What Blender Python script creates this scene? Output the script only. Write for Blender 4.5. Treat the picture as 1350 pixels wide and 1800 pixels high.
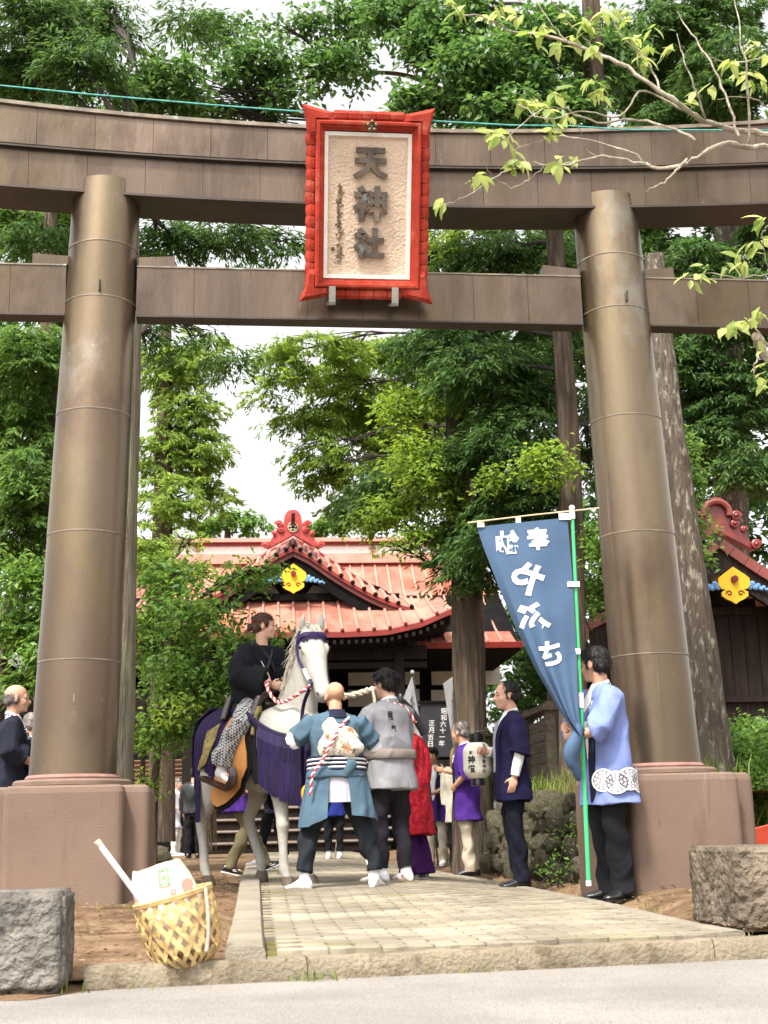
import bpy, bmesh, math, random
import numpy as np
from mathutils import Vector, Matrix, Euler, noise

for _o in list(bpy.data.objects): bpy.data.objects.remove(_o)
SC = bpy.context.scene
COL = SC.collection
PI = math.pi
rad = math.radians

# ------------------------------------------------------------------ camera
FPX, HC = 2400.0, 0.5
PITCH, ROLL = math.atan(560/FPX), rad(1.4)
_F = Vector((0, math.cos(PITCH), math.sin(PITCH)))
_U0 = Vector((0, -math.sin(PITCH), math.cos(PITCH)))
_R0 = Vector((1, 0, 0))
_XR = math.cos(ROLL)*_R0 - math.sin(ROLL)*_U0
_YU = math.sin(ROLL)*_R0 + math.cos(ROLL)*_U0
cam_d = bpy.data.cameras.new('camera')
cam = bpy.data.objects.new('camera', cam_d); COL.objects.link(cam)
cam_d.sensor_fit = 'VERTICAL'; cam_d.sensor_height = 36; cam_d.sensor_width = 27
cam_d.lens = FPX/1800*36
cam_d.dof.use_dof = True; cam_d.dof.focus_distance = 11.0; cam_d.dof.aperture_fstop = 5.0
cam_d.clip_start = 0.1; cam_d.clip_end = 2000
M = Matrix((_XR, _YU, -_F)).transposed().to_4x4(); M.translation = (0, 0, HC)
cam.matrix_world = M
SC.camera = cam

# ------------------------------------------------------------------ sky and sun (bright overcast)
W = bpy.data.worlds.new('World'); SC.world = W; W.use_nodes = True
nt = W.node_tree; nt.nodes.clear()
wo = nt.nodes.new('ShaderNodeOutputWorld'); bg = nt.nodes.new('ShaderNodeBackground')
sky = nt.nodes.new('ShaderNodeTexSky'); sky.sky_type = 'NISHITA'; sky.sun_disc = False
SUN_EL, SUN_AZ = rad(58), rad(205)          # azimuth measured clockwise from +Y: behind the camera, to its left
sky.sun_elevation = SUN_EL; sky.sun_rotation = SUN_AZ
sky.air_density = 1.0; sky.dust_density = 4.0; sky.ozone_density = 0.5
hs = nt.nodes.new('ShaderNodeHueSaturation'); hs.inputs['Saturation'].default_value = 0.06
nt.links.new(sky.outputs[0], hs.inputs['Color']); nt.links.new(hs.outputs[0], bg.inputs['Color'])
bg.inputs['Strength'].default_value = 0.122
nt.links.new(bg.outputs[0], wo.inputs[0])
sd = bpy.data.lights.new('sun', 'SUN'); sd.energy = 2.0; sd.angle = rad(8); sd.color = (1.0, 0.94, 0.84)
sun = bpy.data.objects.new('sun', sd); COL.objects.link(sun)
_sv = Vector((math.sin(SUN_AZ)*math.cos(SUN_EL), math.cos(SUN_AZ)*math.cos(SUN_EL), math.sin(SUN_EL)))
sun.rotation_euler = (-_sv).to_track_quat('-Z', 'Y').to_euler(); sun.location = (0, -5, 30)
vs = SC.view_settings
vs.view_transform = 'Standard'; vs.look = 'None'; vs.exposure = 1.72; vs.gamma = 1.0; vs.use_curve_mapping = False
SC.cycles.max_bounces = 6; SC.cycles.transparent_max_bounces = 4
SC.cycles.use_denoising = True

# ------------------------------------------------------------------ helpers
def at(px, py, Y):
    """photo pixel -> world point on the plane y = Y"""
    d = _F + (px-675)/FPX*_XR + (900-py)/FPX*_YU
    return Vector((0, 0, HC)) + d*(Y/d.y)

def sst(a, b, x):
    t = min(1, max(0, (x-a)/(b-a))); return t*t*(3-2*t)

def tz(x, y):
    """ground height: the lane climbs a few centimetres past the gate"""
    c = x + 0.094*(y-9)
    s = sst(8.0, 11.5, y)*0.08
    left = 1-sst(0.2, 1.3, c)
    z = s*left
    bank = 0.075*sst(7.6, 9.2, y)*(sst(1.55, 2.0, c) + (1-sst(-1.35, -1.1, c)))*(1-sst(11, 14, y))
    far = 0.06*sst(20, 30, y)
    return max(z, bank, far)

def add(o, parent=None, label=None, cat=None, group=None, kind=None):
    COL.objects.link(o)
    if parent is not None: o.parent = parent
    if label: o['label'] = label
    if cat: o['category'] = cat
    if group: o['group'] = group
    if kind: o['kind'] = kind
    return o

def thing(name, label, cat, loc=(0, 0, 0), rz=0.0, group=None):
    o = bpy.data.objects.new(name, None); o.location = loc; o.rotation_euler = (0, 0, rz)
    o.empty_display_size = 0.1
    return add(o, None, label, cat, group)

class MB:
    def __init__(s): s.v = []; s.f = []
    def add(s, v, f):
        n = len(s.v); s.v += [tuple(p) for p in v]; s.f += [tuple(i+n for i in q) for q in f]; return s
    def box(s, c, d, R=None):
        c = Vector(c); h = Vector(d)/2
        pts = [Vector((sx*h.x, sy*h.y, sz*h.z)) for sx in (-1, 1) for sy in (-1, 1) for sz in (-1, 1)]
        if R is not None: pts = [R @ p for p in pts]
        return s.add([c+p for p in pts], [(0,1,3,2),(4,6,7,5),(0,4,5,1),(2,3,7,6),(0,2,6,4),(1,5,7,3)])
    def rings(s, rs, cap=True, closed=True):
        k = len(rs[0]); n = len(s.v)
        for r in rs: s.v += [tuple(p) for p in r]
        m = k if closed else k-1
        for i in range(len(rs)-1):
            for j in range(m):
                a = n+i*k+j; b = n+i*k+(j+1) % k
                s.f.append((a, b, b+k, a+k))
        if cap and closed:
            s.f.append(tuple(n+j for j in reversed(range(k))))
            e = n+(len(rs)-1)*k; s.f.append(tuple(e+j for j in range(k)))
        return s
    def tube(s, pts, rad_, n=8, up=(0, 0, 1), cap=True):
        pts = [Vector(p) for p in pts]; L = len(pts)
        if not hasattr(rad_, '__len__'): rad_ = [rad_]*L
        u = None; rs = []
        for i, p in enumerate(pts):
            t = (pts[min(i+1, L-1)]-pts[max(i-1, 0)])
            t = t.normalized() if t.length > 1e-9 else Vector((0, 0, 1))
            if u is None:
                w = Vector(up)
                if abs(w.dot(t)) > 0.95: w = Vector((1, 0, 0))
                u = (w - t*w.dot(t)).normalized()
            else:
                u = (u - t*u.dot(t)).normalized()
            b = t.cross(u)
            r = rad_[i]; ra, rb = (r if hasattr(r, '__len__') else (r, r))
            rs.append([p + u*(ra*math.cos(a)) + b*(rb*math.sin(a)) for a in [2*PI*j/n for j in range(n)]])
        return s.rings(rs, cap)
    def ell(s, c, r, R=None, n=14, m=9):
        c = Vector(c); rs = []
        if not hasattr(r, '__len__'): r = (r, r, r)
        for i in range(m+1):
            th = PI*(i+0.02*(1 if i == 0 else (-1 if i == m else 0)))/m
            ring = []
            for j in range(n):
                a = 2*PI*j/n
                p = Vector((r[0]*math.sin(th)*math.cos(a), r[1]*math.sin(th)*math.sin(a), -r[2]*math.cos(th)))
                if R is not None: p = R @ p
                ring.append(c+p)
            rs.append(ring)
        return s.rings(rs)
    def lathe(s, prof, n=24, c=(0, 0, 0), cap=True):
        c = Vector(c)
        return s.rings([[c+Vector((r*math.cos(2*PI*j/n), r*math.sin(2*PI*j/n), z)) for j in range(n)] for r, z in prof], cap)
    def prism(s, poly, y0, y1, f=None):
        """poly in (x, z), extruded along y; f maps a Vector"""
        f = f or (lambda p: p)
        k = len(poly)
        a = [f(Vector((x, y0, z))) for x, z in poly]; b = [f(Vector((x, y1, z))) for x, z in poly]
        return s.rings([a, b])
    def grid(s, fn, nu, nv):
        n = len(s.v)
        for j in range(nv+1):
            for i in range(nu+1): s.v.append(tuple(fn(i/nu, j/nv)))
        for j in range(nv):
            for i in range(nu):
                a = n+j*(nu+1)+i; s.f.append((a, a+1, a+nu+2, a+nu+1))
        return s
    def mesh(s, name, smooth=False):
        me = bpy.data.meshes.new(name); me.from_pydata(s.v, [], s.f); me.update()
        bm = bmesh.new(); bm.from_mesh(me); bmesh.ops.recalc_face_normals(bm, faces=bm.faces); bm.to_mesh(me); bm.free()
        if smooth: me.shade_smooth(); me.set_sharp_from_angle(angle=rad(42))
        return me
    def build(s, name, mat, parent=None, smooth=False, **kw):
        me = s.mesh(name, smooth)
        if mat: me.materials.append(mat)
        o = bpy.data.objects.new(name, me)
        return add(o, parent, **kw)

def bevel_mesh(me, w, seg=2):
    bm = bmesh.new(); bm.from_mesh(me)
    bmesh.ops.bevel(bm, geom=list(bm.edges), offset=w, segments=seg, affect='EDGES', profile=0.6, clamp_overlap=True)
    bm.to_mesh(me); bm.free(); me.update(); return me

def blob(mb, name, mat, parent, voxel=0.012, it=4, disp=None, factor=0.5, cut=None, **kw):
    """fuse overlapping closed shapes into one continuous skin"""
    me = mb.mesh('tmp'); o = bpy.data.objects.new('tmp', me); COL.objects.link(o)
    m = o.modifiers.new('r', 'REMESH'); m.mode = 'VOXEL'; m.voxel_size = voxel
    if it:
        m2 = o.modifiers.new('s', 'SMOOTH'); m2.factor = factor; m2.iterations = it
    dg = bpy.context.evaluated_depsgraph_get(); dg.update()
    out = bpy.data.meshes.new_from_object(o.evaluated_get(dg))
    bpy.data.objects.remove(o); bpy.data.meshes.remove(me)
    n = len(out.vertices)
    if disp is not None and n:
        co = np.empty(n*3, np.float32); out.vertices.foreach_get('co', co); co = co.reshape(-1, 3)
        no = np.empty(n*3, np.float32); out.vertices.foreach_get('normal', no); no = no.reshape(-1, 3)
        out.vertices.foreach_set('co', disp(co.astype(np.float64), no.astype(np.float64)).astype(np.float32).ravel()); out.update()
    if cut is not None:
        bm = bmesh.new(); bm.from_mesh(out)
        bmesh.ops.delete(bm, geom=[f for f in bm.faces if cut(f.calc_center_median())], context='FACES')
        bm.to_mesh(out); bm.free()
    out.name = name; out.shade_smooth()
    out.materials.clear(); out.materials.append(mat)
    return add(bpy.data.objects.new(name, out), parent, **kw)

def np_mesh(name, v, f, mat, parent=None, smooth=False, **kw):
    """v (N,3), f (M,k) numpy arrays"""
    me = bpy.data.meshes.new(name); n, (m, k) = len(v), f.shape
    me.vertices.add(n); me.vertices.foreach_set('co', np.asarray(v, np.float32).ravel())
    me.loops.add(m*k); me.polygons.add(m)
    me.loops.foreach_set('vertex_index', np.asarray(f, np.int32).ravel())
    me.polygons.foreach_set('loop_start', np.arange(0, m*k, k, dtype=np.int32))
    me.update(calc_edges=True)
    if smooth: me.shade_smooth()
    me.materials.append(mat)
    return add(bpy.data.objects.new(name, me), parent, **kw)

_tc = {}
def glyphs(body, bold=0.0, ex=0.0):
    """outline of characters as (verts, faces), centred, one unit high"""
    key = (body, bold, ex)
    if key in _tc: return _tc[key]
    cu = bpy.data.curves.new('t', 'FONT'); cu.body = body; cu.size = 1; cu.extrude = ex; cu.offset = bold
    cu.align_x = 'CENTER'; cu.align_y = 'CENTER'; cu.resolution_u = 3; cu.fill_mode = 'BOTH'
    o = bpy.data.objects.new('t', cu); COL.objects.link(o)
    dg = bpy.context.evaluated_depsgraph_get(); dg.update()
    me = bpy.data.meshes.new_from_object(o.evaluated_get(dg))
    v = [Vector(p.co) for p in me.vertices]; f = [tuple(p.vertices) for p in me.polygons]
    bpy.data.objects.remove(o); bpy.data.curves.remove(cu); bpy.data.meshes.remove(me)
    if v:
        x0 = min(p.x for p in v); x1 = max(p.x for p in v); y0 = min(p.y for p in v); y1 = max(p.y for p in v)
        c = Vector(((x0+x1)/2, (y0+y1)/2, 0)); k = 1/max(1e-6, y1-y0, x1-x0)
        v = [Vector(((p.x-c.x)*k, (p.y-c.y)*k, p.z)) for p in v]
    _tc[key] = (v, f); return v, f

def write(name, chars, mat, parent, fn, bold=0.0, ex=0.0, **kw):
    """chars: list of (char, u, v, size, mirror); fn(u, v, w) -> Vector places the ink on its surface"""
    mb = MB()
    for ch, u, w, sz, mir in chars:
        v, f = glyphs(ch, bold, ex)
        mb.add([fn(u+p.x*sz*(-1 if mir else 1), w+p.y*sz, p.z) for p in v], f)
    me = bpy.data.meshes.new(name); me.from_pydata(mb.v, [], mb.f); me.update(); me.materials.append(mat)
    return add(bpy.data.objects.new(name, me), parent, **kw)

# ------------------------------------------------------------------ materials
_mats = {}
def srgb(r, g, b):
    def c(x):
        x /= 255.0
        return x/12.92 if x <= 0.04045 else ((x+0.055)/1.055)**2.4
    return (c(r), c(g), c(b))
def pmat(name, col, rough=0.7, var=0.2, scale=6.0, bump=0.15, bscale=60.0, metal=0.0, spec=0.4, stretch=(1, 1, 1), col2=None, bdist=0.01, detail=5, ramp=(0.35, 0.65), sheen=0.0):
    if name in _mats: return _mats[name]
    m = bpy.data.materials.new(name); m.use_nodes = True; t = m.node_tree; N = t.nodes; L = t.links
    b = N['Principled BSDF']
    b.inputs['Roughness'].default_value = rough; b.inputs['Metallic'].default_value = metal
    b.inputs['Specular IOR Level'].default_value = spec
    if sheen: b.inputs['Sheen Weight'].default_value = sheen
    tc = N.new('ShaderNodeTexCoord'); mp = N.new('ShaderNodeMapping'); mp.inputs['Scale'].default_value = stretch
    L.new(tc.outputs['Object'], mp.inputs['Vector'])
    n1 = N.new('ShaderNodeTexNoise'); n1.inputs['Scale'].default_value = scale; n1.inputs['Detail'].default_value = detail
    L.new(mp.outputs[0], n1.inputs['Vector'])
    cr = N.new('ShaderNodeValToRGB')
    c2 = col2 if col2 else tuple(x*(1+var) for x in col); c1 = col if col2 else tuple(x*(1-var) for x in col)
    cr.color_ramp.elements[0].position = ramp[0]; cr.color_ramp.elements[1].position = ramp[1]
    cr.color_ramp.elements[0].color = (*c1, 1); cr.color_ramp.elements[1].color = (*c2, 1)
    L.new(n1.outputs['Fac'], cr.inputs['Fac']); L.new(cr.outputs[0], b.inputs['Base Color'])
    if bump:
        n2 = N.new('ShaderNodeTexNoise'); n2.inputs['Scale'].default_value = bscale; n2.inputs['Detail'].default_value = 6
        L.new(mp.outputs[0], n2.inputs['Vector'])
        bp = N.new('ShaderNodeBump'); bp.inputs['Strength'].default_value = bump; bp.inputs['Distance'].default_value = bdist
        L.new(n2.outputs['Fac'], bp.inputs['Height']); L.new(bp.outputs[0], b.inputs['Normal'])
    _mats[name] = m; return m

def overlay(m, col, scale=3.0, lo=0.5, hi=0.65, stretch=(1, 1, 1), amt=1.0, off=0.0):
    """stains: mix another colour over the base where a noise exceeds a level"""
    t = m.node_tree; N = t.nodes; L = t.links; b = N['Principled BSDF']
    src = b.inputs['Base Color'].links[0].from_socket
    tc = N.new('ShaderNodeTexCoord'); mp = N.new('ShaderNodeMapping'); mp.inputs['Scale'].default_value = stretch
    mp.inputs['Location'].default_value = (off, off*0.7, off*1.3)
    L.new(tc.outputs['Object'], mp.inputs['Vector'])
    n = N.new('ShaderNodeTexNoise'); n.inputs['Scale'].default_value = scale; n.inputs['Detail'].default_value = 7; n.inputs['Roughness'].default_value = 0.65
    L.new(mp.outputs[0], n.inputs['Vector'])
    mr = N.new('ShaderNodeMapRange'); mr.inputs['From Min'].default_value = lo; mr.inputs['From Max'].default_value = hi
    mr.inputs['To Max'].default_value = amt
    L.new(n.outputs['Fac'], mr.inputs['Value'])
    mx = N.new('ShaderNodeMix'); mx.data_type = 'RGBA'
    L.new(mr.outputs[0], mx.inputs['Factor']); L.new(src, mx.inputs['A']); mx.inputs['B'].default_value = (*col, 1)
    L.new(mx.outputs['Result'], b.inputs['Base Color'])
    return m

def island_tint(m, amt=0.25):
    """each separate piece a little lighter or darker"""
    t = m.node_tree; N = t.nodes; L = t.links; b = N['Principled BSDF']
    src = b.inputs['Base Color'].links[0].from_socket
    oi = N.new('ShaderNodeObjectInfo'); mr = N.new('ShaderNodeMapRange')
    mr.inputs['To Min'].default_value = 1-amt; mr.inputs['To Max'].default_value = 1+amt
    L.new(oi.outputs['Random'], mr.inputs['Value'])
    h = N.new('ShaderNodeHueSaturation'); L.new(src, h.inputs['Color']); L.new(mr.outputs[0], h.inputs['Value'])
    L.new(h.outputs[0], b.inputs['Base Color']); return m

def worldize(m):
    """read the textures in world space, so that stains run across separate pieces"""
    t = m.node_tree; g = t.nodes.new('ShaderNodeNewGeometry')
    for n in list(t.nodes):
        if n.type == 'TEX_COORD':
            for l in list(n.outputs['Object'].links): t.links.new(g.outputs['Position'], l.to_socket)
    return m

# ------------------------------------------------------------------ ground, road, lane
random.seed(7); rng = np.random.default_rng(7)
m_dirt = pmat('dirt', (0.125, 0.075, 0.043), 0.95, 0.35, 1.6, 0.7, 55, spec=0.1, bdist=0.03)
overlay(m_dirt, (0.27, 0.18, 0.108), 3.0, 0.42, 0.64, amt=0.85)
overlay(m_dirt, (0.06, 0.036, 0.022), 26, 0.56, 0.68, amt=0.7, off=1)
overlay(m_dirt, (0.10, 0.13, 0.04), 2.2, 0.60, 0.72, amt=0.7, off=5)
m_road = pmat('asphalt', (0.255, 0.235, 0.213), 0.9, 0.10, 1.2, 0.5, 160, spec=0.2, bdist=0.01)
overlay(m_road, (0.17, 0.155, 0.14), 0.9, 0.5, 0.68, amt=0.6, off=8)
overlay(m_road, (0.07, 0.066, 0.062), 120, 0.52, 0.62, amt=0.85)
overlay(m_road, (0.36, 0.34, 0.32), 110, 0.58, 0.7, amt=0.7, off=3)
m_bed = pmat('joint_moss', (0.10, 0.085, 0.045), 0.95, 0.3, 9, 0.5, 120, spec=0.1)
overlay(m_bed, (0.16, 0.17, 0.03), 2.5, 0.45, 0.6, amt=0.9)
m_paver = pmat('paver', (0.215, 0.185, 0.140), 0.92, 0.14, 2.2, 0.3, 130, spec=0.15)
overlay(m_paver, (0.35, 0.305, 0.225), 1.1, 0.48, 0.66, amt=0.8)
overlay(m_paver, (0.15, 0.145, 0.035), 1.7, 0.57, 0.70, amt=0.75, off=4)
overlay(m_paver, (0.16, 0.12, 0.07), 30, 0.60, 0.70, amt=0.5)
m_kerb = pmat('kerb_stone', (0.235, 0.195, 0.14), 0.92, 0.2, 3.5, 0.7, 60, spec=0.15, bdist=0.02)
overlay(m_kerb, (0.10, 0.075, 0.045), 7, 0.48, 0.62, amt=0.8)
overlay(m_kerb, (0.12, 0.12, 0.03), 5, 0.60, 0.70, amt=0.8, off=9)

KA = math.atan2(0.62, 2.89)                    # the kerb and the road run at this angle
KP = Vector((-1.24, 5.70, 0)); KD = Vector((math.cos(KA), math.sin(KA), 0)); KN = Vector((-math.sin(KA), math.cos(KA), 0))
ROADZ = -0.09
def kerb_y(x): return KP.y + (x-KP.x)*math.tan(KA)

# ground: one sheet to the horizon, fine near the lane
xs = sorted(set([-300, -150, -80, -50, -30, -20, -14, -10, -7] + [round(-5+0.2*i, 2) for i in range(51)] + [6, 8, 11, 15, 20, 30, 50, 80, 150, 300]))
ts = [0.0, 0.1] + [0.2*i for i in range(1, 60)] + [12.5, 13.5, 15, 17, 20, 24, 28, 33, 40, 55, 80, 120, 200, 400]
def gpt(i, j):
    x = xs[i]; y = kerb_y(max(-30, min(30, x))) + 0.06 + ts[j]
    z = tz(x, y) - 0.012
    if abs(x) < 6 and y < 20: z += 0.012*noise.noise(Vector((x*1.7, y*1.7, 0))) + 0.006*noise.noise(Vector((x*6, y*6, 3)))
    if -1.0 > x and y < 7.4: z -= 0.045*sst(7.4, 6.0, y)
    if x > 1.25 and y < 7.6: z -= 0.02
    c = x + 0.094*(y-9)
    if -1.03 < c < 1.62 and y < 32: z -= 0.06
    return (x, y, z)
mb = MB(); nx, ny = len(xs), len(ts)
mb.v = [gpt(i, j) for j in range(ny) for i in range(nx)]
mb.f = [(j*nx+i, j*nx+i+1, (j+1)*nx+i+1, (j+1)*nx+i) for j in range(ny-1) for i in range(nx-1)]
mb.build('ground', m_dirt, smooth=True, kind='structure')

# road
mb = MB()
mb.v = [tuple(KP + KD*a + KN*b + Vector((0, 0, ROADZ))) for b in (-40, -6, -3, -1.5, -0.5, 0.4) for a in (-80, -20, -6, 0, 3, 6, 20, 80)]
mb.f = [(j*8+i, j*8+i+1, j*8+i+9, j*8+i+8) for j in range(5) for i in range(7)]
road = mb.build('road', m_road, kind='structure')

# dirt apron spilling onto the road edge at the left end of the kerb
mb = MB()
def apron(u, v):
    p = KP + KD*(-2.2+2.3*u) + KN*((-0.20*(0.7+0.35*math.sin(u*9)+0.2*math.sin(u*31))+.14*sst(.86, 1, u))*(1-v) + 0.5*v)
    return (p.x, p.y, ROADZ + 0.002 + 0.06*sst(0, .9, v) + 0.004*noise.noise(p*9))
mb.grid(apron, 40, 8); mb.build('dirt_verge', m_dirt, smooth=True, kind='structure')

# road kerb: separate cast stones
rk = bpy.data.objects.new('road_kerb', None); add(rk, kind='structure')
def rough_block(c0, L, wd, h, axis, nrm, seed, amp=0.008, nl=10):
    """kerb stone with a chipped, uneven surface"""
    rs = []
    for i in range(nl+1):
        a = L*i/nl; base = c0 + axis*a
        prof = [(0, 0), (0, 0.35*h), (0, 0.75*h), (0.012, h*0.97), (0.03, h), (wd*0.5, h), (wd-0.012, h), (wd, h*0.9), (wd, 0)]
        ring = []
        for (q, z) in prof:
            p = base + nrm*q + Vector((0, 0, z))
            if z > 0: p += Vector((noise.noise(p*14+Vector((seed, 0, 0))), noise.noise(p*14+Vector((0, seed, 0))), noise.noise(p*14+Vector((0, 0, seed)))))*amp
            ring.append(p)
        rs.append(ring)
    return MB().rings(rs)
a = 0.0; k = 0
while a < 7.5:
    L = 0.9
    rough_block(KP + KD*(a+0.002) + Vector((0, 0, ROADZ-0.03)), L-0.004, 0.13, 0.12, KD, KN, k, 0.007, 14).build('kerb_stone', worldize(m_kerb) if k == 0 else m_kerb, rk, smooth=True)
    a += L; k += 1

# lane: moss bed, pavers, edging stones
LEFT = [(-0.53, 5.86), (-1.36, 14.4), (-1.9, 20.0), (-2.9, 31.0)]
RIGHT = [(1.50, 6.42), (1.42, 6.9), (1.34, 8.0), (1.28, 9.2), (1.00, 12.0), (0.46, 16.4), (0.12, 20.0), (-0.9, 31.0)]
def ex_(poly, y):
    for (x0, y0), (x1, y1) in zip(poly, poly[1:]):
        if y <= y1 or (x1, y1) == poly[-1]: return x0 + (x1-x0)*(y-y0)/(y1-y0)
def lane_y0(u): return 0
lane = bpy.data.objects.new('lane', None); add(lane, kind='structure')
mb = MB()
def bedf(u, v):
    y = 5.80 + 25.0*v**1.6
    x = ex_(LEFT, y)-0.02 + (ex_(RIGHT, y)-ex_(LEFT, y)+0.04)*u
    y2 = max(y, kerb_y(x)+0.11)
    return (x, y2, tz(x, y2)-0.014)
mb.grid(bedf, 16, 60); mb.build('paving_bed', m_bed, lane, smooth=True)
PL, PW, PG = 0.228, 0.114, 0.009
def paver_mesh():
    hx, hy = PL/2-PG/2, PW/2-PG/2; z = 0.013
    w = 0.012
    top = [(-hx, -hy+w), (-hx*0.62, -hy), (-hx*0.38, -hy), (0, -hy+w*1.3), (hx*0.38, -hy), (hx*0.62, -hy), (hx, -hy+w),
           (hx-w*0.6, 0), (hx, hy-w), (hx*0.62, hy), (hx*0.38, hy), (0, hy-w*1.3), (-hx*0.38, hy), (-hx*0.62, hy), (-hx, hy-w), (-hx+w*0.6, 0)]
    b = 0.004
    rs = [[(x, y, -0.02) for x, y in top], [(x, y, z-b) for x, y in top], [(x*(1-b/hx), y*(1-b/hy), z) for x, y in top]]
    return MB().rings(rs).mesh('paver')
pm = paver_mesh(); pm.materials.append(worldize(island_tint(m_paver, 0.10)))
pd = math.atan2(-0.094, 1)
pe = Vector((math.cos(-pd), math.sin(-pd)*1, 0)); pe = Vector((1, 0.094, 0)).normalized(); pn = Vector((-0.094, 1, 0)).normalized()
cells = []
for r in range(0, 232):
    for c in range(-9, 12):
        p = Vector((0.2, 5.9, 0)) + pe*(c*PL + (PL/2 if r % 2 else 0)) + pn*(r*PW)
        if p.y > 31 : continue
        if not (ex_(LEFT, p.y)+0.05 < p.x < ex_(RIGHT, p.y)-0.05): continue
        if p.y < kerb_y(p.x)+0.13+0.055: continue
        cells.append(p)
cells.sort(key=lambda p: p.y)
rp = random.Random(3)
for p in cells[:300]:
    o = bpy.data.objects.new('paver', pm)
    o.location = (p.x, p.y, tz(p.x, p.y) + rp.uniform(-0.002, 0.002))
    o.rotation_euler = (rp.uniform(-.006, .006), rp.uniform(-.004, .004), math.atan(0.094))
    add(o, lane)
_hx, _hy = PL/2-PG/2, PW/2-PG/2; ff = MB()
mv = np.array([(sx*_hx, sy*_hy, z) for z in (-.01, .013) for sx, sy in ((-1, -1), (1, -1), (1, 1), (-1, 1))])
ca, sa = math.cos(math.atan(0.094)), math.sin(math.atan(0.094))
R2 = np.array([[ca, sa, 0], [-sa, ca, 0], [0, 0, 1]])
pf = [(4, 5, 6, 7), (0, 1, 5, 4), (1, 2, 6, 5), (2, 3, 7, 6), (3, 0, 4, 7)]
for p in cells[300:]:
    ff.add(mv @ R2 + np.array([p.x, p.y, tz(p.x, p.y)]), pf)
me = bpy.data.meshes.new('far_pavers'); me.from_pydata(ff.v, [], ff.f); me.update(); me.materials.append(m_paver)
add(bpy.data.objects.new('far_paving', me), lane, kind='stuff')
m_edge = pmat('edging_stone', (0.235, 0.205, 0.16), 0.9, 0.15, 3, 0.5, 70, spec=0.15, bdist=0.015)
overlay(m_edge, (0.17, 0.15, 0.08), 6, 0.55, 0.7, amt=0.7)
overlay(m_edge, (0.14, 0.15, 0.04), 3, 0.62, 0.72, amt=0.7, off=3)
def edging(poly, w, h, side, L, y_end, y0):
    y = y0; k = 0
    while y < y_end:
        x0 = ex_(poly, y); x1 = ex_(poly, y+L)
        A = Vector((x0, y, tz(x0, y)-0.05)); B = Vector((x1, y+L, tz(x1, y+L)-0.05)); d = (B-A); l = d.length; d.normalize()
        n = Vector((d.y, -d.x, 0))*side
        rough_block(A + d*0.003, l-0.006, w, h+0.05, d, n, k+50*side, 0.003, 6).build('edging_stone', m_edge, lane, smooth=True)
        y += L; k += 1
edging(LEFT, 0.165, 0.05, -1, 0.6, 17, 5.88)
edging(RIGHT, 0.115, 0.018, 1, 0.6, 17, 6.5)

# ------------------------------------------------------------------ torii gate
m_cop = pmat('copper_sheet', (0.108, 0.077, 0.057), 0.36, 0.22, 1.6, 0.10, 25, metal=0.75, spec=0.5, stretch=(1.6, 1.6, 0.45), bdist=0.02)
overlay(m_cop, (0.165, 0.118, 0.086), 4, 0.5, 0.74, (2.5, 2.5, 0.16), 0.6)
overlay(m_cop, (0.088, 0.064, 0.028), 0.9, 0.48, 0.66, (1, 1, 0.5), 0.7, 7)
overlay(m_cop, (0.42, 0.39, 0.35), 12, 0.675, 0.73, (2, 2, 0.14), 0.65, 2)
overlay(m_cop, (0.050, 0.034, 0.026), 2.2, 0.52, 0.68, (1, 1, 0.8), 0.6, 12)
island_tint(m_cop, 0.10)
m_pil = pmat('pillar_copper', (0.185, 0.140, 0.090), 0.33, 0.16, 1.2, 0.08, 18, metal=0.88, spec=0.5, stretch=(1.6, 1.6, 0.5), bdist=0.02)
overlay(m_pil, (0.15, 0.105, 0.075), 0.8, 0.45, 0.62, (1, 1, 0.6), 0.85, 3)
overlay(m_pil, (0.21, 0.155, 0.072), 1.0, 0.52, 0.68, (1, 1, 0.5), 0.7, 9)
overlay(m_pil, (0.34, 0.28, 0.21), 5, 0.62, 0.78, (3, 3, 0.14), 0.5, 1)
overlay(m_pil, (0.075, 0.048, 0.036), 0.7, 0.52, 0.66, (1.3, 1.3, 0.7), 0.65, 21)
overlay(m_pil, (0.40, 0.37, 0.32), 0.9, 0.58, 0.72, (1.2, 1.2, 0.9), 0.45, 33)
overlay(m_pil, (0.60, 0.57, 0.50), 15, 0.69, 0.73, (2.2, 2.2, 0.25), 0.75, 2)
island_tint(m_pil, 0.08)
m_seam = pmat('copper_seam', (0.17, 0.135, 0.10), 0.55, 0.3, 9, 0.1, 40, metal=0.2)
overlay(m_seam, (0.30, 0.42, 0.38), 6, 0.60, 0.7, amt=0.8)
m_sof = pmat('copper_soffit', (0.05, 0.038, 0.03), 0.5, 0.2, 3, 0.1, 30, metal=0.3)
m_ped = pmat('pedestal_render', (0.168, 0.115, 0.088), 0.88, 0.10, 2.0, 0.35, 90, spec=0.2)
overlay(m_ped, (0.09, 0.058, 0.042), 2.5, 0.55, 0.75, (2.5, 2.5, 0.35), 0.6)
overlay(m_ped, (0.25, 0.20, 0.16), 3, 0.62, 0.72, (5, 5, 0.25), 0.5, 4)
overlay(m_ped, (0.09, 0.06, 0.045), 9, 0.62, 0.72, (3, 3, 0.6), 0.6, 8)
m_ring = pmat('plinth_ring', (0.165, 0.11, 0.082), 0.8, 0.15, 5, 0.3, 80)
m_lead = pmat('flashing', (0.24, 0.125, 0.10), 0.7, 0.2, 8, 0.2, 40)
GA = rad(6.68); GO = Vector((-0.125, 10.15, 0))
torii = thing('torii_gate', 'tall brown copper-clad shrine gate with two round pillars on plaster pedestals', 'gate', GO, GA)
def gw(x, y, z):
    return Vector((GO.x + x*math.cos(GA) - y*math.sin(GA), GO.y + x*math.sin(GA) + y*math.cos(GA), z))
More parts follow.
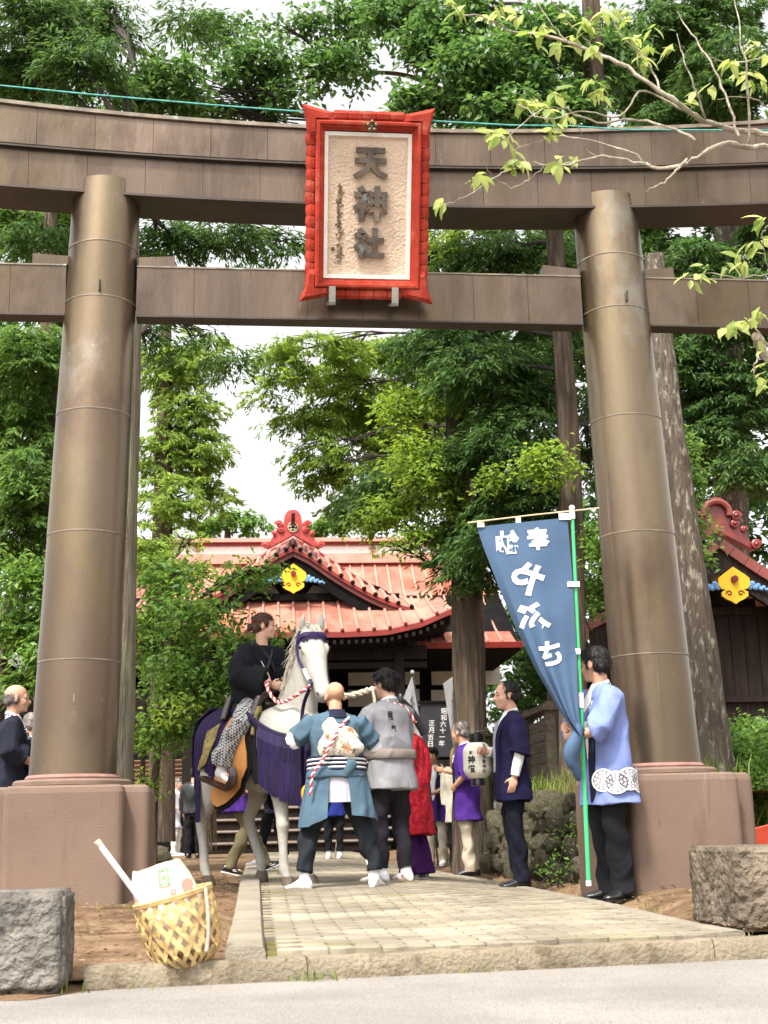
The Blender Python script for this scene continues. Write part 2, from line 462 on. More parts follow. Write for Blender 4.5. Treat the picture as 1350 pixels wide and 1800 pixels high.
def ped_ring(z, grow):
    a, b = 0.40+grow, 0.565+grow; r = 0.045
    pts = []
    for (sx, sy) in ((1, -1), (1, 1), (-1, 1), (-1, -1)):
        cor = [(b, a), (a, a), (a, b)] if sx*sy > 0 else [(a, b), (a, a), (b, a)]
        for k, (px_, py_) in enumerate(cor):
            if k == 1: pts.append((sx*px_, sy*py_)); continue
            for q in range(4):
                t = q/3*PI/2
                if (k == 0) == (sx*sy < 0):   # corner lying on the y side
                    ox, oy = px_-r, py_-r
                    s_ = (math.sin(t), math.cos(t)) if False else None
                pts_loc = None
            # rounded convex corner
            ox, oy = px_-r, py_-r
            arc = [(ox+r*math.cos(t), oy+r*math.sin(t)) for t in [q/3*PI/2 for q in range(4)]]
            pts += [(sx*u, sy*w) for u, w in arc]
    pts = sorted(set((round(u, 5), round(w, 5)) for u, w in pts), key=lambda p: 0)
    return pts
def plan(grow):
    """cross-shaped plan with rounded outer corners, anticlockwise"""
    a, b, r = 0.40+grow, 0.565+grow, 0.05
    q = []
    for i in range(4):
        t0 = i*PI/2; R = Matrix.Rotation(t0, 2)
        for (ox, oy, s) in ((b-r, -(a-r), -PI/2), (b-r, a-r, 0)):
            for k in range(5):
                t = s + k/4*PI/2
                q.append(R @ Vector((ox+r*math.cos(t), oy+r*math.sin(t))))
        q.append(R @ Vector((a, a)))
    return q
for sx in (-1, 1):
    bx = 2.155*sx
    rs = []
    for z, g in ((-0.15, 0), (0.1, 0), (0.4, 0), (0.80, 0), (0.835, -0.008), (0.85, -0.03), (0.852, -0.2)):
        rs.append([(bx+p.x, p.y, z) for p in plan(g)])
    MB().rings(rs).build('pedestal', m_ped, torii, smooth=False)
    MB().lathe([(0.40, 0.845), (0.415, 0.86), (0.415, 0.885), (0.40, 0.90), (0.33, 0.902)], 40, (bx, 0, 0)).build('plinth_ring', m_ring, torii, smooth=True)
    MB().lathe([(0.33, 0.90), (0.335, 0.915), (0.315, 0.935), (0.29, 0.937)], 40, (bx, 0, 0)).build('flashing', m_lead, torii, smooth=True)
    zs = [0.92, 1.735, 2.67, 3.596, 4.49, 4.94, 5.48]
    for i in range(6):
        rs = []
        for k in range(5):
            z = zs[i] + (zs[i+1]-zs[i])*k/4
            t = (z-0.92)/4.56; r = 0.305-0.045*t + (0.0025 if k == 0 else 0)
            cx = bx - sx*0.142*t
            rs.append([(cx+r*math.cos(2*PI*j/48), r*math.sin(2*PI*j/48), z) for j in range(48)])
        MB().rings(rs, cap=False).build("pillar_section", m_pil, torii, smooth=True)
        if i:
            t = (zs[i]-0.92)/4.56; r = 0.305-0.045*t+0.0032; cx = bx-sx*0.142*t
            rs = [[(cx+q*math.cos(2*PI*j/48), q*math.sin(2*PI*j/48), zs[i]+dz) for j in range(48)] for q, dz in ((r-.004, -.006), (r, -.005), (r+.0015, 0), (r, .005), (r-.004, .006))]
            MB().rings(rs, cap=False).build('joint_seam', m_seam, torii, smooth=True)
    t = (4.49-0.92)/4.56; cx = bx-sx*0.142*t; r = 0.305-0.045*t
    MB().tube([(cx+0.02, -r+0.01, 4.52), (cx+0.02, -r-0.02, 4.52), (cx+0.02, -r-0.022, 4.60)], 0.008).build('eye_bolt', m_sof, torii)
# curved upper beams
def k_top(x): return 5.93+0.0172*x*x
def k_low(x): return 5.642+0.0115*x*x
def s_low(x): return 5.315+0.0105*x*x
def beam_panels(name, x0, x1, step, phase, y0, y1, top, low, mat, lip=0.0, lean=0.0):
    x = x0+phase
    edges = [x0]
    while x < x1:
        if x > x0+0.1: edges.append(x)
        x += step
    edges.append(x1)
    for a_, b_ in zip(edges, edges[1:]):
        n = 4; rs = []
        for i in range(n+1):
            q = a_+0.0015 + (b_-a_-0.003)*i/n
            d = 0.0
            rs.append([(q, y0+lean, low(q)), (q, y0, top(q)), (q, y1, top(q)), (q, y1, low(q))])
        MB().rings(rs).build(name, mat, torii)
beam_panels('kasagi_panel', -4.1, 4.1, 0.445, 0.23, -0.262, 0.24, k_top, k_low, m_cop)
beam_panels('shimaki_panel', -3.95, 3.95, 0.445, 0.02, -0.212, 0.19, lambda x: k_low(x)-0.002, s_low, m_cop, lean=0.012)
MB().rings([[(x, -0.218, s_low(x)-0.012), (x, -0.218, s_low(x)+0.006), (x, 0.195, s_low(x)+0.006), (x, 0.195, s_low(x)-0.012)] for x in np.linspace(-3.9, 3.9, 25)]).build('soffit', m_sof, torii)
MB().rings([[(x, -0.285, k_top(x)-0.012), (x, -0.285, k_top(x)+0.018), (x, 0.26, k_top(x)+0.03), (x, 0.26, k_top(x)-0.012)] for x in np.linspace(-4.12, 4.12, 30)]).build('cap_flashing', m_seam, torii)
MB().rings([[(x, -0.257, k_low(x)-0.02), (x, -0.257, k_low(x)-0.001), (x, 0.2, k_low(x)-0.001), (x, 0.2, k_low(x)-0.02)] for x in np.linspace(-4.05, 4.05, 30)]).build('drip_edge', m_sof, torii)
# tie beam
nt0, nt1 = 4.405, 4.80
for (a_, b_) in ((-3.6, -2.30), (-1.765, 1.755), (2.27, 3.6)):
    x = a_; step = 0.44
    while x < b_-0.01:
        e = min(b_, x+step)
        if b_-e < 0.12: e = b_
        MB().rings([[(q, -0.075, nt0), (q, -0.075, nt1), (q, 0.075, nt1), (q, 0.075, nt0)] for q in (x+0.0015, e-0.0015)]).build('nuki_panel', m_cop, torii)
        x = e
    MB().box(((a_+b_)/2, 0, nt1+0.005), (b_-a_, 0.165, 0.012)).build('nuki_flashing', m_seam, torii)
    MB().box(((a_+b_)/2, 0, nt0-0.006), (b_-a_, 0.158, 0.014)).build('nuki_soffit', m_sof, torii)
for (a_, b_, za, zb) in ((-2.56, -2.27, .10, .082), (-1.75, -1.475, .085, .10), (1.455, 1.75, .10, .07), (2.26, 2.535, .085, .10)):
    MB().prism([(a_, nt1+0.012), (b_, nt1+0.012), (b_, nt1+zb), (a_, nt1+za)], -0.07, 0.07).build('wedge', m_cop, torii)

# ------------------------------------------------------------------ plaque
m_red = pmat('red_lacquer_plaster', (0.34, 0.040, 0.024), 0.9, 0.22, 4, 0.7, 90, spec=0.12)
overlay(m_red, (0.47, 0.13, 0.085), 7, 0.52, 0.70, amt=0.7)
overlay(m_red, (0.45, 0.33, 0.26), 18, 0.66, 0.72, amt=0.7, off=11)
overlay(m_red, (0.10, 0.05, 0.03), 5, 0.64, 0.74, amt=0.7, off=3)
island_tint(m_red, 0.12)
m_wht = pmat('white_paint', (0.72, 0.68, 0.62), 0.7, 0.08, 9, 0.3, 90)
m_stu = pmat('stucco', (0.64, 0.49, 0.37), 0.9, 0.10, 3, 1.0, 45, spec=0.1, bdist=0.02)
m_brz = pmat('weathered_bronze', (0.105, 0.08, 0.062), 0.65, 0.35, 9, 0.4, 70, metal=0.2)
overlay(m_brz, (0.19, 0.25, 0.22), 6, 0.56, 0.66, amt=0.8)
overlay(m_brz, (0.22, 0.09, 0.055), 5, 0.58, 0.68, amt=0.8, off=6)
plaque = thing('name_plaque', 'red framed shrine plaque with raised bronze lettering on the gate', 'plaque', gw(0.0, -0.20, 4.50), GA)
TILT = rad(20)
_ct, _st = math.cos(TILT), math.sin(TILT)
def pq(x, h, w):
    """plaque coordinates: across, up along the board, out of the board"""
    return Vector((x, -h*_st - w*_ct, h*_ct - w*_st))
PH = 1.46
def pbox(mb, x0, x1, h0, h1, w0, w1):
    return mb.add([pq(x, h, w) for x in (x0, x1) for h in (h0, h1) for w in (w0, w1)], [(0,1,3,2),(4,6,7,5),(0,4,5,1),(2,3,7,6),(0,2,6,4),(1,5,7,3)])
pbox(MB(), -0.42, 0.42, 0.06, PH-0.05, -0.06, 0.0).build('backing_board', m_red, plaque)
pbox(MB(), -0.31, 0.31, 0.20, 1.255, 0.0, 0.018).build('panel', m_stu, plaque)
def pframe(name, x1, h0, h1, prof, mat):
    """mitred moulding: prof is (inset, out)"""
    names = []
    for k in range(4):
        rs = []
        for (s, w) in prof:
            cs = [(-x1+s, h0+s), (x1-s, h0+s), (x1-s, h1-s), (-x1+s, h1-s)]
            A, B = cs[k], cs[(k+1) % 4]
            rs.append([pq(A[0], A[1], w), pq(B[0], B[1], w)])
        mb = MB(); n = len(prof)
        mb.v = [tuple(p) for r in rs for p in r]
        mb.f = [(2*i, 2*i+1, 2*i+3, 2*i+2) for i in range(n-1)] + [(2*n-2, 2*n-1, 1, 0), tuple(range(0, 2*n, 2)), tuple(range(1, 2*n, 2))]
        mb.build(name, mat, plaque)
pframe('white_border', 0.335, 0.175, 1.275, [(0, 0.0), (0, 0.045), (0.028, 0.045), (0.034, 0.0)], m_wht)
pframe('inner_moulding', 0.405, 0.098, 1.355, [(0, 0.0), (0, 0.085), (0.012, 0.10), (0.03, 0.10), (0.036, 0.075), (0.052, 0.07), (0.058, 0.05), (0.071, 0.046), (0.071, 0.0)], m_red)
# scalloped outer frame: rounded lobes of plaster, wide flaring corners
def lobe(mb, x0, x1, h0, h1, wd, out=0.0):
    rs = []
    for k in range(7):
        t = k/6*PI
        w = wd*math.sin(t)
        x = x0+(x1-x0)*(k/6)
        rs.append([pq(x, h0, max(0.0, w)+out*0), pq(x, h1, max(0.0, w))])
    mb.v = [tuple(p) for r in rs for p in r]; n = 7
    mb.f = [(2*i, 2*i+1, 2*i+3, 2*i+2) for i in range(n-1)] + [tuple(range(0, 14, 2)), tuple(range(13, -1, -2)), (12, 13, 1, 0)]
    return mb
rl = random.Random(5)
for s in (-1, 1):
    h = 0.20; k = 0
    while h < 1.20:
        hh = 0.088
        j = rl.uniform(-0.004, 0.004)
        MB().tube([pq(s*0.432+j, h+0.002, 0.03), pq(s*0.434+j, h+0.02, 0.03), pq(s*0.436+j, h+hh*0.5, 0.03), pq(s*0.434+j, h+hh-0.02, 0.03), pq(s*0.432+j, h+hh-0.002, 0.03)],
                  [0.041, 0.0445, 0.0455, 0.0445, 0.041], 8).build('scallop', m_red, plaque, smooth=True)
        h += hh; k += 1
for (h, s) in ((1.395, 1), (0.06, -1)):
    x = -0.27
    while x < 0.26:
        MB().tube([pq(x+0.002, h, 0.03), pq(x+0.02, h, 0.03), pq(x+0.054, h, 0.03), pq(x+0.09, h, 0.03), pq(x+0.106, h, 0.03)], [0.041, 0.0435, 0.0445, 0.0435, 0.041], 8).build('scallop', m_red, plaque, smooth=True)
        x += 0.108
def corner(sx, sh):
    top = sh > 0
    H0 = PH if top else 0.0
    X = 0.505 if top else 0.52
    f = (lambda h: H0-h) if top else (lambda h: h)
    poly = [(sx*0.40, f(0.10)), (sx*0.40, f(0.25)), (sx*0.452, f(0.26)), (sx*0.468, f(0.19)), (sx*0.478, f(0.10)), (sx*(X), f(-0.01)), (sx*(X-0.06), f(0.004)), (sx*0.36, f(0.025)), (sx*0.27, f(0.045)), (sx*0.26, f(0.10))]
    mb = MB(); k = len(poly)
    cx = sum(p[0] for p in poly)/k; ch = sum(p[1] for p in poly)/k
    rs = [[pq(x, h, -0.02) for x, h in poly], [pq(x, h, 0.06) for x, h in poly], [pq(x+(sx*0.425-x)*0.35, h+(f(0.085)-h)*0.35, 0.095) for x, h in poly]]
    mb.rings(rs)
    mb.build('frame_corner', m_red, plaque)
for sx in (-1, 1):
    for sh in (-1, 1): corner(sx, sh)
for x in (-0.27, 0.215):
    mb = MB(); pbox(mb, x-0.025, x+0.025, -0.03, 0.11, 0.10, 0.125); pbox(mb, x-0.025, x+0.025, -0.03, -0.008, -0.12, 0.125)
    mb.build('support_bracket', pmat('zinc', (0.30, 0.29, 0.25), 0.6, 0.2, 8, 0.2, 50, metal=0.4), plaque)
# lettering, one raised character each
for ch, x, h, sz in (('天', 0.02, 1.045, 0.27), ('神', 0.02, 0.745, 0.27), ('社', 0.015, 0.445, 0.24)):
    write('letter', [(ch, x, h, sz, False)], m_brz, plaque, lambda u, v, w: pq(u, v, 0.030+w*0.5), bold=0.045, ex=0.05)
mb = MB()
for k in range(5):
    t = PI/2 + k*2*PI/5
    c = pq(0.02+0.032*math.cos(t), 1.315+0.032*math.sin(t), 0.105)
    mb.ell(c, 0.016, n=8, m=6); mb.tube([pq(0.02, 1.315, 0.10), c], 0.004, 6)
mb.ell(pq(0.02, 1.315, 0.10), 0.011, n=8, m=6)
mb.build('plum_crest', pmat('crest_bronze', (0.12, 0.13, 0.07), 0.5, 0.3, 20, 0.2, 60, metal=0.5), plaque, smooth=True)
mb = MB(); rr = random.Random(2)
for k in range(150):
    h = rr.uniform(0.29, 0.90); x = -0.215+rr.gauss(0, 0.012)
    mb.box(pq(x, h, 0.02), (rr.uniform(.004, .02), 0.006, rr.uniform(.004, .02)), Matrix.Rotation(rr.uniform(0, 3), 3, 'Y'))
mb.build('glue_residue', pmat('residue', (0.16, 0.11, 0.06), 0.9, 0.4, 30, 0.3, 90), plaque, kind='stuff')
pbox(MB(), -0.275, -0.25, 0.385, 0.41, 0.018, 0.032).build('letter_stub', m_brz, plaque)

# teal wire strung above the gate
m_wire = pmat('teal_wire', (0.06, 0.30, 0.26), 0.5, 0.3, 20, 0, 1)
wp = [at(*q) for q in ((-120, 140, 9.3), (0, 150, 9.35), (150, 165, 9.4), (370, 184, 9.45), (540, 197, 9.5), (660, 208, 9.53), (770, 213, 9.56), (900, 220, 9.6), (1000, 221, 9.65), (1100, 228, 9.7), (1350, 229, 9.8), (1480, 224, 9.9))]
MB().tube(wp, 0.007, 6).build('overhead_wire', m_wire, smooth=True, label='thin teal plastic-coated wire strung across the top of the gate', cat='wire')

# ------------------------------------------------------------------ trees
def leaf_mat(name, dark, light, trans=0.35, rough=0.55, pos=(0.0, 1.0), tint=1.5):
    m = bpy.data.materials.new(name); m.use_nodes = True; t = m.node_tree; N = t.nodes; L = t.links
    b = N['Principled BSDF']; b.inputs['Roughness'].default_value = rough; b.inputs['Specular IOR Level'].default_value = 0.35
    g = N.new('ShaderNodeNewGeometry'); cr = N.new('ShaderNodeValToRGB')
    cr.color_ramp.elements[0].color = (*dark, 1); cr.color_ramp.elements[1].color = (*light, 1)
    cr.color_ramp.elements[0].position = pos[0]; cr.color_ramp.elements[1].position = pos[1]
    L.new(g.outputs['Random Per Island'], cr.inputs['Fac']); L.new(cr.outputs[0], b.inputs['Base Color'])
    tr = N.new('ShaderNodeBsdfTranslucent'); h = N.new('ShaderNodeHueSaturation'); h.inputs['Value'].default_value = tint; h.inputs['Hue'].default_value = 0.485; h.inputs['Saturation'].default_value = 1.05
    L.new(cr.outputs[0], h.inputs['Color']); L.new(h.outputs[0], tr.inputs['Color'])
    mx = N.new('ShaderNodeMixShader'); mx.inputs[0].default_value = trans
    L.new(b.outputs[0], mx.inputs[1]); L.new(tr.outputs[0], mx.inputs[2]); L.new(mx.outputs[0], N['Material Output'].inputs[0])
    return m
LM = dict(
    cedar_dark=leaf_mat('cedar_dark_leaf', (0.026, 0.066, 0.018), (0.105, 0.205, 0.045), 0.42),
    cedar_mid=leaf_mat('cedar_mid_leaf', (0.045, 0.105, 0.022), (0.150, 0.265, 0.050), 0.48),
    cedar_light=leaf_mat('cedar_light_leaf', (0.075, 0.140, 0.024), (0.270, 0.390, 0.055), 0.55),
    cedar_pale=leaf_mat('cedar_pale_leaf', (0.105, 0.185, 0.035), (0.310, 0.430, 0.085), 0.55),
    broad_dark=leaf_mat('broad_dark_leaf', (0.034, 0.090, 0.025), (0.135, 0.255, 0.060), 0.42, 0.42),
    broad_mid=leaf_mat('broad_mid_leaf', (0.052, 0.125, 0.026), (0.190, 0.330, 0.060), 0.48, 0.42),
    broad_lit=leaf_mat('broad_lit_leaf', (0.100, 0.200, 0.028), (0.290, 0.400, 0.060), 0.52),
)
def unit(a): return a/np.maximum(1e-9, np.linalg.norm(a, axis=1, keepdims=True))
def leaf_arrays(P, D, Nn, S, wid=0.26, fold=0.10, curl=0.06):
    """diamond leaves folded along the midrib: base, left, tip, right"""
    B = np.cross(D, Nn); S = S[:, None]
    base = P; mid = P + D*S*0.45
    l = mid + B*S*wid + Nn*S*fold; r = mid - B*S*wid + Nn*S*fold; tip = P + D*S - Nn*S*curl
    V = np.stack([base, l, tip, r], 1).reshape(-1, 3); n = len(P)
    i = (np.arange(n)*4)[:, None]
    F = np.concatenate([i+np.array([[0, 1, 2]]), i+np.array([[0, 2, 3]])], 1).reshape(-1, 3)
    return V, F
def frame_rand(n, D, up, tilt, rg):
    Nn = up + rg.normal(0, tilt, (n, 3)); Nn = Nn - D*np.sum(Nn*D, 1, keepdims=True)
    return unit(Nn)
def foliage(masses, size, kind, lai, rg):
    size = size*(0.74 if kind != 'broad' else 0.86)
    return _foliage(masses, size, kind, lai, rg)
def _foliage(masses, size, kind, lai, rg):
    """masses: (px, py, rx, ry, Y[, weight]) in photo pixels and metres of distance -> leaf arrays and bough centres"""
    Vs, Fs, boughs = [], [], []; off = 0
    for ms in masses:
        px, py, rx, ry, Y = ms[:5]; wgt = ms[5] if len(ms) > 5 else 1.0
        c = np.array(at(px, py, Y)); k = Y/FPX*1.03
        R = np.array([rx*k, 0.5*(rx+ry)*k*0.9, ry*k])
        lp = (0.45 if kind == 'broad' else 0.22)*size*size/(k*k)*0.55
        n = int(2.7*lai*wgt*PI*rx*ry/lp)
        nb = int(min(150, max(12, rx*ry/48)))
        br = max(0.16, math.sqrt(2.0*R[0]*R[2]/nb))*(1.0 if kind == 'broad' else 1.2)
        q = unit(rg.normal(0, 1, (nb, 3)))*(rg.random((nb, 1))**0.45); bc = c + q*R
        boughs.append((c, bc, br))
        per = max(6, n//nb)
        for b_ in bc:
            m_ = int(per*rg.uniform(0.5, 1.5))
            out = b_-c; out[2] = 0; ln = np.linalg.norm(out); out = out/ln if ln > 1e-6 else np.array([1.0, 0, 0])
            if kind == 'broad':
                u = rg.normal(0, 0.52, (m_, 3))*br*np.array([1, 1, 0.62])
                P = b_ + u; P[:, 2] -= 0.25*np.sum((u[:, :2])**2, 1)/br
                D = unit(rg.normal(0, 1, (m_, 3))*np.array([1, 1, 0.5]) + 0.5*u/br + np.array([0, 0, -0.45]))
                Nn = frame_rand(m_, D, np.array([[0, -0.25, 1.0]]), 0.45, rg)
                S = size*rg.uniform(0.6, 1.25, m_)
                v, f = leaf_arrays(P, D, Nn, S)
            else:
                # flat spray of shoots along a drooping twig
                tw = unit((out + rg.normal(0, 0.55, 3)*np.array([1, 1, 0.3]))[None])[0]
                s = rg.random(m_)**0.8; side = np.cross(tw, [0, 0, 1.0]); side /= max(1e-6, np.linalg.norm(side))
                L_ = br*rg.uniform(1.2, 3.2)
                lat = rg.normal(0, 0.30, m_)*(1.15-s)*br*1.5
                P = b_ + np.outer((s-0.4)*L_, tw) + np.outer(lat, side)
                P[:, 2] += -0.55*s*s*L_*0.6 - 0.3*np.abs(lat) + rg.normal(0, 0.12*br, m_)
                D = unit(tw*0.8 + np.outer(np.sign(lat), side)*0.55 + np.array([0, 0, -0.55]) + rg.normal(0, 0.35, (m_, 3)))
                Nn = frame_rand(m_, D, np.array([[0, -0.2, 1.0]]), 0.5, rg)
                S = size*rg.uniform(0.5, 1.4, m_)
                v, f = leaf_arrays(P, D, Nn, S, 0.13, 0.04, 0.10)
            Vs.append(v); Fs.append(f+off); off += len(v)
    return np.concatenate(Vs), np.concatenate(Fs), boughs
m_bark = pmat('cedar_bark', (0.085, 0.062, 0.045), 0.95, 0.35, 5, 0.9, 14, spec=0.1, stretch=(4, 4, 0.35), bdist=0.04)
overlay(m_bark, (0.19, 0.155, 0.115), 4, 0.52, 0.68, (5, 5, 0.5), 0.7)
m_barkg = pmat('grey_bark', (0.22, 0.19, 0.14), 0.95, 0.3, 5, 0.9, 14, spec=0.1, stretch=(4, 4, 0.4), bdist=0.04)
overlay(m_barkg, (0.25, 0.26, 0.15), 3, 0.5, 0.65, (2, 2, 0.5), 0.8)
m_barkd = pmat('dark_bark', (0.105, 0.085, 0.065), 0.95, 0.3, 6, 0.9, 16, spec=0.1, stretch=(4, 4, 0.5), bdist=0.04)
overlay(m_barkd, (0.40, 0.36, 0.29), 7, 0.54, 0.66, (2.5, 2.5, 1.0), 0.8)
m_twig = pmat('twig', (0.034, 0.026, 0.02), 0.9, 0.3, 8, 0.3, 40)

def bark_tube(pts, radii, n=18, amp=0.08, seed=0, res=0.12):
    """trunk with fluted, lumpy bark"""
    P = [Vector(p) for p in pts]; out = []; rr_ = []
    for i in range(len(P)-1):
        L = (P[i+1]-P[i]).length; k = max(1, int(L/res))
        for j in range(k):
            t = j/k; p0 = P[max(0, i-1)]; p1 = P[i]; p2 = P[i+1]; p3 = P[min(len(P)-1, i+2)]
            out.append(0.5*((2*p1)+(p2-p0)*t+(2*p0-5*p1+4*p2-p3)*t*t+(3*p1-p0-3*p2+p3)*t**3)); rr_.append(radii[i]+(radii[i+1]-radii[i])*t)
    out.append(P[-1]); rr_.append(radii[-1])
    rs = []
    for p, r in zip(out, rr_):
        ring = []
        for j in range(n):
            a = 2*PI*j/n
            d = 1 + amp*noise.noise(Vector((math.cos(a)*2.6+seed, math.sin(a)*2.6, p.z*0.7))) + amp*0.8*noise.noise(Vector((math.cos(a)*7+seed, math.sin(a)*7, p.z*2.2)))
            ring.append(p + Vector((math.cos(a)*r*d, math.sin(a)*r*d, 0)))
        rs.append(ring)
    return MB().rings(rs)
def limb_path(a, b, sag, rg, n=6):
    a, b = np.array(a), np.array(b); L = np.linalg.norm(b-a); out = []
    for i in range(n+1):
        t = i/n; p = a+(b-a)*t; p[2] += sag*L*math.sin(PI*t); p += rg.normal(0, 0.02*L, 3)*math.sin(PI*t)
        out.append(tuple(p))
    return out
def tree(name, label, cat_grp, trunk, tr_r, bark, masses, size, kind, lai, mat, seed, twigs=True, amp=0.08, nlimb=None):
    """trunk: [(px, py, Y)] from the ground up"""
    rg = np.random.default_rng(seed)
    pts = [at(*q) for q in trunk]
    root = thing(name, label, 'tree', pts[0], 0, cat_grp)
    o0 = Vector(pts[0])
    bark_tube([p-o0 for p in pts], tr_r, 18, amp, seed).build('trunk', bark, root, smooth=True)
    V, F, boughs = foliage(masses, size, kind, lai, rg)
    np_mesh('crown', V-np.array(o0), F, mat, root)
    if twigs:
        mb = MB()
        zs = [p.z for p in pts]
        def trunk_at(z):
            for a_, b_ in zip(pts, pts[1:]):
                if a_.z <= z <= b_.z: return a_ + (b_-a_)*((z-a_.z)/(b_.z-a_.z))
            return pts[-1] if z > pts[-1].z else pts[1]
        for ib, (c, bc, br) in enumerate(boughs):
            if kind != 'broad' and ib % 2: continue
            cand = [pts[i_]+(pts[i_+1]-pts[i_])*(j_/8) for i_ in range(len(pts)-1) for j_ in range(9)]
            cand = [p for p in cand if p.z < c[2]+.1] or [pts[-1]]
            st = min(cand, key=lambda p: (p-Vector(c)).length + .35*abs(p.z-(c[2]-.5)))
            L = limb_path(st, c, 0.06, rg); r0 = 0.020*min(1.5, 0.5+0.25*len(bc)/10)
            mb.tube([Vector(p)-o0 for p in L], [r0*(1-0.65*i/6) for i in range(7)], 6)
            for b_ in bc[:: max(1, len(bc)//14)]:
                s = L[rg.integers(3, 7)]
                mb.tube([Vector(p)-o0 for p in limb_path(s, b_, 0.05, rg, 4)], [0.013, 0.011, 0.009, 0.007, 0.004], 4)
        mb.build('branches', m_twig, root, smooth=True, kind='stuff')
    return root
TG = 'trees of the shrine grove'
# tall cedars
tree('cedar_tree', 'tall cedar with a bare pale trunk right behind the left gate pillar', TG,
     [(190, 1585, 12.4), (196, 1380, 12.4), (206, 1000, 12.4), (217, 600, 12.4), (224, 300, 12.4), (226, 235, 12.4)], [0.25, 0.20, 0.18, 0.165, 0.10, 0.05], m_barkg,
     [(60, 40, 110, 60, 12.8, 1.4), (150, 110, 80, 60, 12.6, 1.2), (30, 130, 60, 50, 13.2, 1.3), (120, 20, 90, 40, 14), (210, 40, 40, 60, 14, .8), (330, 30, 60, 40, 13, .6), (300, 420, 70, 40, 14), (390, 405, 80, 34, 14), (490, 425, 60, 34, 14.5, .8),
      (410, 635, 34, 40, 14, .55), (360, 590, 40, 18, 14, .5), (60, 420, 70, 40, 14), (270, 590, 30, 60, 13.5, .6)], 0.12, 'conifer', 2.6, LM['cedar_dark'], 11)
tree('cedar_tree', 'leafy green cedar at the left edge beyond the gate beam', TG,
     [(84, 1520, 17), (84, 1000, 17), (85, 600, 17), (90, 300, 17)], [0.2, 0.15, 0.11, 0.07], m_bark,
     [(50, 620, 80, 70, 16.5), (30, 740, 80, 80, 17), (70, 840, 70, 80, 16.5), (30, 920, 80, 80, 17), (120, 700, 50, 80, 17.5), (60, 380, 110, 60, 18), (160, 440, 60, 50, 18)], 0.14, 'conifer', 3.2, LM['cedar_mid'], 12)
tree('cedar_tree', 'pale yellow-green cedar beside the shrine roof', TG,
     [(285, 1480, 25), (285, 1000, 25), (290, 700, 25), (292, 480, 25)], [0.25, 0.2, 0.14, 0.08], m_bark,
     [(290, 650, 50, 60, 25), (345, 620, 50, 50, 25, .8), (330, 720, 60, 55, 25), (290, 790, 55, 60, 25), (350, 800, 60, 50, 25), (300, 880, 60, 50, 24.5), (370, 860, 40, 40, 25, .8), (250, 960, 40, 50, 24)], 0.17, 'conifer', 2.6, LM['cedar_pale'], 13)
tree('cedar_tree', 'cedar whose thick brown trunk stands before the shrine porch', TG,
     [(832, 1535, 16.6), (826, 1300, 16.6), (818, 1050, 16.6), (806, 900, 16.6), (800, 600, 16.8), (800, 300, 17)], [0.25, 0.185, 0.165, 0.15, 0.12, 0.07], m_bark,
     [(810, 985, 50, 50, 16.3), (850, 915, 50, 60, 16.6), (790, 930, 50, 40, 16.6), (700, 850, 80, 45, 17.5), (640, 885, 60, 30, 18, .8), (860, 1010, 30, 30, 16.3, .7)], 0.13, 'conifer', 2.8, LM['cedar_dark'], 14, amp=0.12)
tree('cedar_tree', 'spreading yellow-green conifer with open drooping boughs above the shrine roof', TG,
     [(832, 1500, 20), (824, 1000, 20), (812, 800, 20), (800, 400, 20)], [0.25, 0.2, 0.15, 0.08], m_bark,
     [(560, 610, 90, 36, 21.5), (510, 660, 60, 30, 21.5, .8), (620, 690, 80, 40, 22), (540, 730, 60, 30, 22, .8), (600, 790, 80, 42, 22, .9), (680, 620, 80, 50, 22.5), (680, 740, 70, 60, 22.5), (530, 800, 30, 10, 22, .5), (660, 840, 60, 35, 22), (470, 690, 30, 20, 21.5, .5), (740, 680, 70, 70, 23), (620, 740, 60, 40, 23), (720, 800, 60, 50, 23), (480, 620, 40, 24, 21.5, .8), (560, 840, 60, 26, 22.5, .8), (620, 880, 60, 26, 22.5), (590, 660, 60, 30, 22.5), (500, 740, 40, 18, 22, .6)], 0.15, 'conifer', 2.3, LM['cedar_light'], 15)
tree('cedar_tree', 'dark green cedar with slender trunk behind the blue banner', TG,
     [(1012, 1530, 15), (1008, 1340, 15), (1004, 900, 15), (990, 620, 15), (974, 400, 15.1), (955, 100, 15.2)], [0.22, 0.165, 0.13, 0.11, 0.10, 0.07], m_bark,
     [(850, 640, 100, 60, 15.5), (900, 760, 100, 60, 15.6), (800, 590, 80, 40, 16), (940, 660, 60, 70, 15.8), (880, 450, 110, 50, 16), (960, 440, 50, 50, 16), (930, 850, 80, 50, 15.5), (820, 800, 70, 50, 16), (740, 600, 60, 40, 16.5), (760, 440, 60, 50, 17), (880, 930, 60, 50, 15.6), (960, 930, 40, 70, 15.8), (1040, 760, 30, 90, 16.5), (950, 560, 60, 40, 15.8), (890, 700, 90, 60, 16.4)], 0.12, 'conifer', 3.0, LM['cedar_dark'], 16)
tree('cedar_tree', 'dark dense cedar at the right behind the storehouse gable', TG,
     [(1290, 1500, 21), (1285, 900, 21), (1280, 600, 21), (1275, 100, 21)], [0.36, 0.26, 0.22, 0.16], m_barkd,
     [(1230, 470, 100, 60, 20), (1310, 540, 80, 80, 19.5), (1200, 650, 70, 80, 20), (1300, 690, 90, 80, 20), (1230, 770, 80, 60, 20), (1320, 820, 60, 50, 19.5), (1180, 520, 60, 60, 21), (1150, 60, 110, 60, 20), (1290, 130, 100, 90, 19), (1240, 20, 110, 50, 20), (1120, 150, 80, 60, 21), (1200, 210, 90, 40, 20), (1360, 400, 60, 100, 20)], 0.16, 'conifer', 3.4, LM['cedar_dark'], 17)
